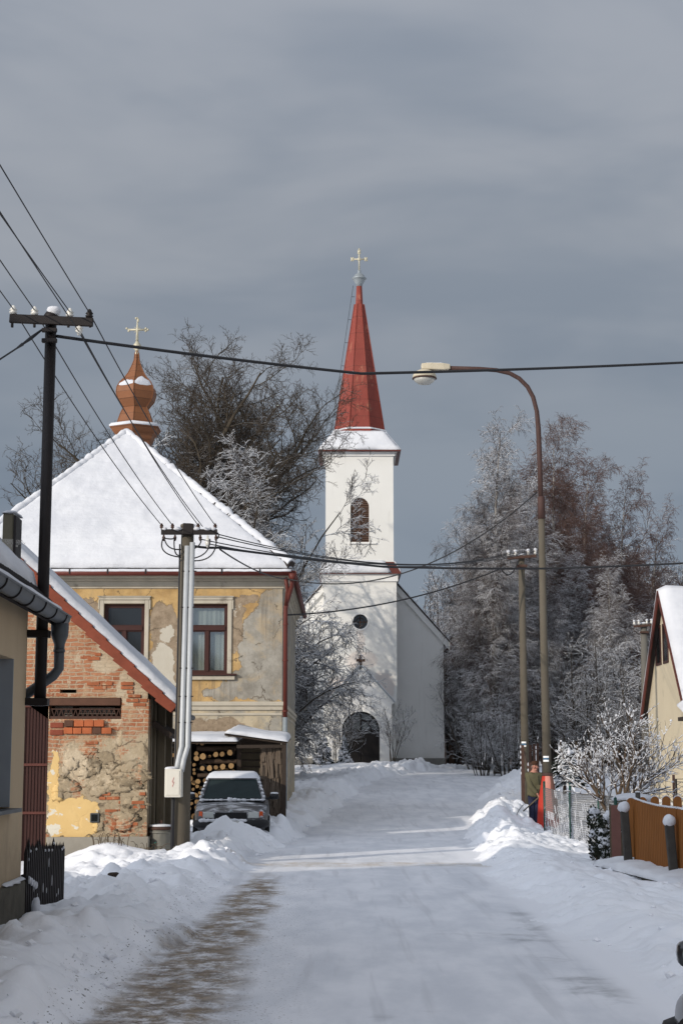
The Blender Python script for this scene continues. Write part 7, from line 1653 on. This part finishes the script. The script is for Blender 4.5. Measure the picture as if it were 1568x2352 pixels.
# shovel held low behind him
shv = thing('snow_shovel', (mx0 - .3, MY, mz + .5), 'snow shovel with aluminium blade held low in the right hand of the man', 'shovel')
hp_ = at(Rwr) + Vector((.02, -.02, -.075)); sb_ = pt(1201, 1864, MY - .05)
q = MB(); q.tube([hp_ + Vector((.18, .02, -.01)), hp_, sb_], .017, 8); q.build('shaft', M['old_wood'], shv)
q = MB(); vs = []; nn = 8; ba, bb_ = pt(1202, 1848, MY - .15), pt(1184, 1881, MY - .0)
for i in range(nn + 1):
    u = i / nn; p = ba.lerp(bb_, u) + Vector((-.035 * math.sin(math.pi * u), 0, .02 * math.sin(math.pi * u)))
    w_ = .045 + .0 * u
    for y, o_ in ((-.19, -.01), (.19, .01)): vs.append(p + Vector((o_, y, 0)))
    for y, o_ in ((.19, .01), (-.19, -.01)): vs.append(p + Vector((o_ + .02 * (1 - u) + .006, y, .012)))
q.add(vs, [(i*4+j, i*4+(j+1)%4, (i+1)*4+(j+1)%4, (i+1)*4+j) for i in range(nn) for j in range(4)] + [(0,1,2,3), tuple(nn*4+j for j in (3,2,1,0))], True); q.build('blade', M['alu'], shv)
# ------------------------------------------------------------------ trees: limbs, boughs and twigs grown as tapered tubes
def grow(spec, seed, starts):
    """starts: list of (point, direction, length, radius); returns chains per level"""
    r_ = random.Random(seed); g = r_.gauss; out = [[] for _ in spec]
    def rec(p, d, L, r, lv):
        s = spec[lv]; n = s['n']; ps = [p]; rs = [r]; ds = [d]; tip = s.get('tip', .3); cv = Vector((g(0, 1), g(0, 1), g(0, .6))) * s.get('bend', 0)
        for i in range(n):
            d = (d + Vector((g(0, 1), g(0, 1), g(0, 1))) * s['jit'] + cv / n + Vector((0, 0, s['up'] * (1 if 'up2' not in s else 1 - i / n) + s.get('up2', 0) * i / n))).normalized()
            p = p + d * (L / n); ps.append(p); ds.append(d); rs.append(r * (1 - (1 - tip) * (i + 1) / n))
        out[lv].append((ps, rs))
        if lv + 1 < len(spec):
            c = spec[lv + 1]; k = s['kids']; k = k if isinstance(k, int) else r_.randint(*k)
            k = max(1, int(round(k * min(1.3, (L / s['ref']) if 'ref' in s else 1)))); a0 = r_.uniform(0, 6.28)
            for j in range(k):
                t = s['t0'] + (s.get('t1', 1) - s['t0']) * (j + r_.random()) / k; f = min(t, .999) * n; i = int(f); q = ps[i].lerp(ps[i + 1], f - i); dd = ds[i + 1]
                u, v = basis(dd); a = a0 + j * 2.4 + g(0, .5); perp = u * math.cos(a) + v * math.sin(a)
                if 'flat' in c: perp = Vector((perp.x, perp.y, perp.z * c['flat'])).normalized()
                an = R(c['ang']) * r_.uniform(.65, 1.35)
                nd = (dd * math.cos(an) + perp * math.sin(an)).normalized()
                ll = L * c['len'] * (1 - s.get('sh', .5) * t) * r_.uniform(.65, 1.3)
                rr = min(rs[i] * c['rad'], rs[i]) * r_.uniform(.8, 1.1)
                rec(q, nd, ll, max(rr, c.get('rmin', .004)), lv + 1)
    for p, d, L, r in starts: rec(Vector(p), Vector(d).normalized(), L, r, 0)
    return out
def tubes_np(chains, sides):
    """all chains have the same number of points"""
    P = np.array([[tuple(p) for p in ps] for ps, rs in chains]); Rr = np.array([rs for ps, rs in chains]); c, n, _ = P.shape
    T = np.empty_like(P); T[:, 1:-1] = P[:, 2:] - P[:, :-2]; T[:, 0] = P[:, 1] - P[:, 0]; T[:, -1] = P[:, -1] - P[:, -2]; T /= np.linalg.norm(T, axis=-1, keepdims=True) + 1e-9
    A = np.where(np.abs(T[..., 2:3]) < .9, np.array([0, 0, 1.]), np.array([1., 0, 0])); U = np.cross(T, A); U /= np.linalg.norm(U, axis=-1, keepdims=True) + 1e-9; Vv = np.cross(U, T)
    an = np.arange(sides) * 2 * np.pi / sides + np.pi / 2
    ring = P[:, :, None, :] + Rr[:, :, None, None] * (np.cos(an)[None, None, :, None] * U[:, :, None, :] + np.sin(an)[None, None, :, None] * Vv[:, :, None, :])
    V_ = ring.reshape(-1, 3); base = np.arange(c * n * sides).reshape(c, n, sides); nx_ = np.roll(base, -1, 2)
    Qd = np.stack([base[:, :-1], nx_[:, :-1], nx_[:, 1:], base[:, 1:]], -1).reshape(-1, 4)
    return V_, Qd
def tree_mesh(name, levels, sides, mat_, parent):
    vs, qs, o = [], [], 0
    for chs, sd_ in zip(levels, sides):
        if not chs: continue
        v, q = tubes_np(chs, sd_); vs.append(v); qs.append(q + o); o += len(v)
    return np_mesh(name, np.concatenate(vs), np.concatenate(qs), mat_, parent)
TREES = {}
def tree(name, base, spec, seed, starts, bark, twig, label, cat='tree', group=None, split=2, sides=(9, 6, 4, 3, 3, 3)):
    t = thing(name, base, label, cat, group); b = Vector(base); lv = grow(spec, seed, [(b + Vector(p), d, L, r) for p, d, L, r in starts])
    tree_mesh('trunk', lv[:split], sides[:split], bark, t); tree_mesh('crown', lv[split:], sides[split:], twig, t); return t
oak = [dict(n=12, jit=.10, up=.035, kids=19, t0=.14, tip=.14, sh=.42, bend=.4), dict(n=8, jit=.15, up=.05, kids=15, t0=.15, tip=.25, ang=44, len=.34, rad=.50, bend=.6, sh=.4, ref=4.2),
       dict(n=6, jit=.19, up=.04, kids=10, t0=.12, tip=.35, ang=46, len=.46, rad=.55, bend=.5, sh=.4, rmin=.013, ref=1.9), dict(n=4, jit=.22, up=.02, kids=9, t0=.12, tip=.5, ang=44, len=.50, rad=.6, rmin=.010, ref=.9), dict(n=3, jit=.24, up=.01, kids=0, t0=.2, tip=.6, ang=42, len=.55, rad=.75, rmin=.0075)]
def crown(n, seed, h, L, r, lean, spread):
    q = random.Random(seed); o = [((0, 0, 0), (lean * .4, 0, 1), h * 1.25, r)]
    for i in range(n):
        a = 2 * math.pi * (i + q.uniform(-.3, .3)) / n; k = spread * q.uniform(.55, 1.2); hh = h * q.uniform(.55, 1.05)
        o.append(((lean * .4 * hh, 0, hh), (math.cos(a) * k + lean, math.sin(a) * k * .8, 1), L * q.uniform(.8, 1.1), r * q.uniform(.42, .62)))
    return o
def at_px(px, Y): x = px_x(px, Y); return (x, Y, gz(x, Y) - .2)
tree('bare_oak', at_px(440, 74), oak, 11, crown(10, 2, 6.0, 13.0, .42, -.02, .52), M['bark_oak'], M['twig_oak'], 'tall bare tree right behind the turret of the ochre villa, tallest of its group', group='bare trees behind the villa')
tree('bare_oak', at_px(470, 79), oak, 29, crown(10, 5, 7.0, 12.6, .45, .03, .46), M['bark_oak'], M['twig_oak'], 'spreading bare tree leaning towards the church spire from behind the villa', group='bare trees behind the villa')
small = [dict(s) for s in oak]; small[0]['kids'] = 11; small[3]['kids'] = 4
tree('bare_oak', at_px(255, 84), small, 37, crown(7, 7, 6.0, 12.4, .28, -.05, .52), M['bark_oak'], M['twig_oak'], 'smaller bare tree whose branches show left of the onion turret', group='bare trees behind the villa')
tree('bare_oak', at_px(120, 80), small, 41, crown(6, 9, 4.5, 9.4, .2, 0, .6), M['bark_oak'], M['twig_oak'], 'lowest bare tree top showing over the left slope of the villa roof', group='bare trees behind the villa')
# arching shrub-like trees loaded with rime between villa and church
fan = [dict(n=10, jit=.05, up=.04, up2=-.05, kids=11, t0=.18, tip=.2, sh=.35), dict(n=8, jit=.10, up=.03, up2=-.12, kids=9, t0=.12, tip=.25, ang=36, len=.30, rad=.5, bend=.4, sh=.4, ref=2.6), dict(n=6, jit=.13, up=.0, up2=-.10, kids=9, t0=.1, tip=.35, ang=40, len=.52, rad=.55, sh=.4, rmin=.016, ref=1.3), dict(n=5, jit=.17, up=-.02, kids=6, t0=.12, tip=.5, ang=38, len=.48, rad=.6, rmin=.013, ref=.6), dict(n=3, jit=.2, up=-.02, kids=0, t0=.2, tip=.6, ang=38, len=.55, rad=.75, rmin=.010)]
def stems(n, seed, lean, L, r, spread=.5, bias=(0, 0)):
    q = random.Random(seed); o = []
    for i in range(n):
        a = 2 * math.pi * i / n + q.uniform(-.4, .4); k = lean * q.uniform(.35, 1.2)
        o.append(((math.cos(a) * spread * q.random(), math.sin(a) * spread * q.random(), 0), (math.cos(a) * k + bias[0], math.sin(a) * k * .8 + bias[1], 1), L * q.uniform(.75, 1.1), r * q.uniform(.7, 1.1)))
    return o
tree('snowy_hornbeam', at_px(475, 66), fan, 5, stems(12, 3, .32, 11.0, .13, .6, (.05, 0)), M['bark_rime'], M['twig_rime'], 'many stemmed tree furred with snow rising just behind the villa roof', group='snow laden trees beside the church', split=1, sides=(7, 4, 3, 3, 3))
weep = [dict(s) for s in fan]; weep[0].update(up=.0, up2=-.22, kids=15); weep[1].update(up=-.02, up2=-.20, len=.32); weep[2].update(up2=-.16); weep[3].update(up=-.05)
tree('snowy_hornbeam', at_px(530, 67), weep, 9, stems(16, 8, .42, 8.8, .12, .5, (.18, -.05)), M['bark_rime'], M['twig_rime'], 'wide drooping tree with white branches hanging in front of the left side of the church', group='snow laden trees beside the church', split=1, sides=(7, 4, 3, 3, 3))
low = [dict(s) for s in weep]
tree('snowy_hornbeam', at_px(598, 71), low, 14, stems(13, 18, .45, 6.6, .10, .4, (.26, -.1)), M['bark_rime'], M['twig_rime'], 'lower drooping snowy tree beside the downpipe of the villa', group='snow laden trees beside the church', split=1, sides=(7, 4, 3, 3, 3))
# birches on the right
birch = [dict(n=14, jit=.022, up=.02, kids=46, t0=.12, tip=.06, sh=.50), dict(n=8, jit=.08, up=.05, up2=.02, kids=16, t0=.10, tip=.2, ang=38, len=.20, rad=.34, bend=.2, sh=.3, ref=2.8), dict(n=6, jit=.10, up=-.02, up2=-.10, kids=12, t0=.08, tip=.35, ang=44, len=.46, rad=.5, sh=.3, rmin=.012, ref=1.2), dict(n=5, jit=.12, up=-.10, up2=-.30, kids=6, t0=.1, tip=.5, ang=38, len=.62, rad=.6, rmin=.009, ref=.6), dict(n=3, jit=.14, up=-.2, kids=0, t0=.2, tip=.6, ang=34, len=.7, rad=.8, rmin=.008)]
b1 = tree('birch', at_px(1138, 82), birch, 61, [((0, 0, 0), (.01, 0, 1), 17.0, .21)], M['bark_birch'], M['twig_birch'], 'frontmost birch with a straight trunk standing clear right of the church', group='birches in the grove', split=1, sides=(8, 5, 3, 3, 3))
b2 = tree('birch', at_px(1300, 90), birch, 67, [((0, 0, 0), (-.03, 0, 1), 17.6, .22)], M['bark_birch'], M['twig_red'], 'tallest reddish birch just right of the lamp pole', group='birches in the grove', split=1, sides=(8, 5, 3, 3, 3))
b3 = tree('birch', at_px(1425, 92), birch, 71, [((0, 0, 0), (.02, 0, 1), 15.6, .20)], M['bark_birch'], M['twig_red'], 'reddish birch rising left of the cream gable', group='birches in the grove', split=1, sides=(8, 5, 3, 3, 3))
srcb = [b1, b2, b3]
for k, (px, Y, sc_, rot, src, lab) in enumerate(((1085, 95, .80, 2.0, 0, 'shorter birch nearest the church roof'), (1178, 88, .90, 1.1, 0, 'birch directly behind the slim concrete pole'), (1215, 96, 1.0, 4.2, 0, 'birch whose crown fills the gap left of the lamp pole'), (1268, 104, 1.02, 2.7, 1, 'birch behind the tallest reddish birch'), (1350, 98, .98, .9, 1, 'reddish birch between the tallest birch and the cream gable'), (1385, 112, 1.04, 3.6, 2, 'rearmost birch in the middle of the grove'), (1462, 99, .92, 5.1, 2, 'birch on the descending right flank of the grove'), (1505, 104, .80, 2.2, 2, 'low reddish birch above the cream gable'), (1545, 112, .70, 4.4, 2, 'lowest birch at the right edge of the grove'), (1120, 108, .92, 5.0, 0, 'pale birch deep behind the frontmost birch'), (1330, 86, .66, 3.1, 0, 'half sized snowy birch low before the grove'), (1245, 84, .60, .4, 0, 'half sized snowy birch directly behind the man'), (1410, 84, .62, 5.6, 0, 'half sized snowy birch behind the round fruit tree'))):
    c = copy_tree(srcb[src]); c.location = at_px(px, Y); c.scale = (sc_, sc_, sc_); c.rotation_euler = (0, 0, rot); c['label'] = lab
# second crop of thickets: bushy undergrowth in front of and between the birches
thick = [dict(n=7, jit=.07, up=.03, kids=9, t0=.15, tip=.2, sh=.4), dict(n=6, jit=.12, up=.02, kids=8, t0=.1, tip=.3, ang=38, len=.36, rad=.5, sh=.4, rmin=.012, ref=1.6), dict(n=4, jit=.16, up=.0, kids=6, t0=.1, tip=.5, ang=40, len=.5, rad=.6, rmin=.010, ref=1), dict(n=3, jit=.2, up=-.03, kids=0, t0=.2, tip=.6, ang=40, len=.6, rad=.8, rmin=.009)]
t1 = tree('thicket_shrub', at_px(1072, 97), thick, 81, stems(12, 31, .38, 5.6, .06, .8), M['bark_rime'], M['twig_rime'], 'tall snowy shrub at the right corner of the church', 'shrub', 'snowy shrubs under the birches', 1, (5, 3, 3, 3))
for k, (px, Y, sc_, rot, lab) in enumerate(((1036, 100, 1.5, 1.4, 'snowy shrub against the brown house'), (1108, 79, .55, 2.2, 'snowy shrub left of the frontmost birch trunk'), (1110, 90, .95, 3.3, 'snowy shrub behind the frontmost birch'), (1165, 78, .55, 3.9, 'small snowy shrub right of the frontmost birch trunk'), (1200, 86, .9, 2.6, 'snowy shrub behind the slim concrete pole'), (1285, 84, 1.05, 5.2, 'snowy shrub over the dark evergreen'), (1345, 80, 1.05, .7, 'snowy shrub left of the round fruit tree'), (1400, 88, 1.2, 1.9, 'snowy shrub behind the round fruit tree'), (1452, 78, 1.0, 4.5, 'snowy shrub beside the distant concrete pole'), (1150, 110, 1.5, 5.5, 'snowy shrub deep in the grove on its left'), (1260, 112, 1.6, .2, 'snowy shrub deep in the middle of the grove'), (1500, 96, 1.5, 2.9, 'snowy shrub behind the verge of the cream gable'))):
    c = copy_tree(t1); c.location = at_px(px, Y); c.scale = (sc_, sc_, sc_); c.rotation_euler = (0, 0, rot); c['label'] = lab
# the wood behind the village: too far and dense to count
bw = []; rw = random.Random(77); wsp = [dict(n=6, jit=.03, up=.02, kids=10, t0=.15, tip=.1, sh=.5), dict(n=5, jit=.1, up=.03, kids=8, t0=.1, tip=.3, ang=42, len=.32, rad=.4, sh=.4, rmin=.03), dict(n=3, jit=.15, up=-.02, kids=4, t0=.1, tip=.5, ang=42, len=.45, rad=.6, rmin=.022), dict(n=2, jit=.2, up=-.05, kids=0, t0=.1, tip=.6, ang=40, len=.6, rad=.8, rmin=.018)]
wst = []
for k in range(120):
    px = rw.uniform(960, 1680); Y = rw.uniform(125, 165); x, y, z = at_px(px, Y); top = np.interp(px, [960, 1000, 1060, 1150, 1400, 1500, 1550, 1700], [1385, 1370, 1330, 1250, 1230, 1300, 1330, 1360]) + rw.uniform(-15, 60); h = px_z(top, Y) - z
    wst.append(((x, y, z), (rw.gauss(0, .04), 0, 1), max(3, h), .15))
lv = grow(wsp, 5, wst); o_ = tree_mesh('far_wood', lv, (4, 3, 3, 3), M['woods'], None); tag(struct(o_, 'stuff'), 'dense snowy wood closing the view behind the birches', 'wood')
# fruit tree in the garden on the right, very near and heavy with snow
bush = [dict(n=7, jit=.10, up=.05, kids=8, t0=.22, tip=.3, sh=.3), dict(n=7, jit=.13, up=.08, kids=7, t0=.12, tip=.35, ang=36, len=.62, rad=.62, bend=.3, sh=.3, rmin=.009, ref=1.), dict(n=5, jit=.15, up=.08, kids=5, t0=.1, tip=.4, ang=36, len=.58, rad=.62, rmin=.006, ref=.6), dict(n=4, jit=.15, up=.08, kids=0, t0=.2, tip=.5, ang=32, len=.7, rad=.7, rmin=.0045)]
FY = 33.0; fb_ = pt(1408, 1856, FY); ft = thing('fruit_tree', (fb_.x, FY, fb_.z - .3), 'round snow covered fruit tree behind the wire fence on the right', 'tree')
stt = [((0, 0, 0), (-.10, 0, 1), .55, .055)]
fl_ = grow(bush, 91, [(Vector((fb_.x + dx, FY + dy, fb_.z - .25)), d, L, .045) for dx, dy, d, L in ((-.03, 0, (-.42, .1, 1), 1.35), (0, .05, (-.15, .5, 1), 1.5), (.03, -.03, (.25, -.4, 1), 1.55), (.08, 0, (.62, .1, 1), 1.5), (.05, .06, (.95, .3, .9), 1.45), (-.04, -.05, (-.62, -.3, 1), 1.1), (.02, 0, (.10, .0, 1), 1.6))])
tree_mesh('trunk', fl_[:1], (8,), M['bark_bush'], ft); tree_mesh('crown', fl_[1:], (6, 5, 4), M['bark_bush'], ft)
q = MB(); rz_ = random.Random(13); cand = [(ps, rs) for l in fl_[1:] for ps, rs in l]
for ps, rs in cand:
    for i in range(1, len(ps)):
        dd = (ps[i] - ps[i - 1]); 
        if rz_.random() < .34 + (.25 if abs(dd.normalized().z) < .6 else 0) and dd.length > .02: q.tube([ps[i-1] + Vector((0, 0, rs[i-1] * .9)), (ps[i] + ps[i-1]) / 2 + Vector((0, 0, rs[i] + .007)), ps[i] + Vector((0, 0, rs[i] * .9))], [rs[i-1] * .7 + .002, rs[i] * .9 + .007, rs[i] * .7 + .002], 5)
    if rz_.random() < .07: q.blob(ps[-1] + Vector((0, 0, .010)), (.026, .024, .020), rz_.randint(0, 99), .35, 7, 5)
q.build('snow_load', M['rsnow'], ft, fix=False)
# saplings before the church
sap = [dict(n=7, jit=.09, up=.03, kids=6, t0=.25, tip=.3, sh=.3), dict(n=5, jit=.13, up=.03, kids=5, t0=.1, tip=.4, ang=36, len=.55, rad=.6, rmin=.012), dict(n=4, jit=.16, up=.0, kids=4, t0=.1, tip=.5, ang=38, len=.55, rad=.65, rmin=.010), dict(n=3, jit=.2, up=0, kids=0, t0=.2, tip=.6, ang=38, len=.6, rad=.75, rmin=.008)]
tree('sapling', at_px(902, 87.0), sap, 101, stems(5, 51, .38, 2.9, .028, .15, (.05, 0)), M['bark_rime'], M['twig_rime'], 'thin bare sapling standing just right of the church door', 'shrub', None, 1, (5, 4, 3, 3))
tree('sapling', at_px(774, 88.2), sap, 103, stems(9, 55, .30, 3.4, .022, .4), M['bark_rime'], M['twig_rime'], 'feathery white shrub between the small spruce and the church door', 'shrub', None, 1, (5, 4, 3, 3))
tree('sapling', at_px(668, 82), sap, 107, stems(4, 57, .2, 4.6, .05, .2, (.1, 0)), M['bark_rime'], M['twig_rime'], 'slender dark stemmed shrub in the gap between villa downpipe and church', 'shrub', None, 1, (5, 4, 3, 3))
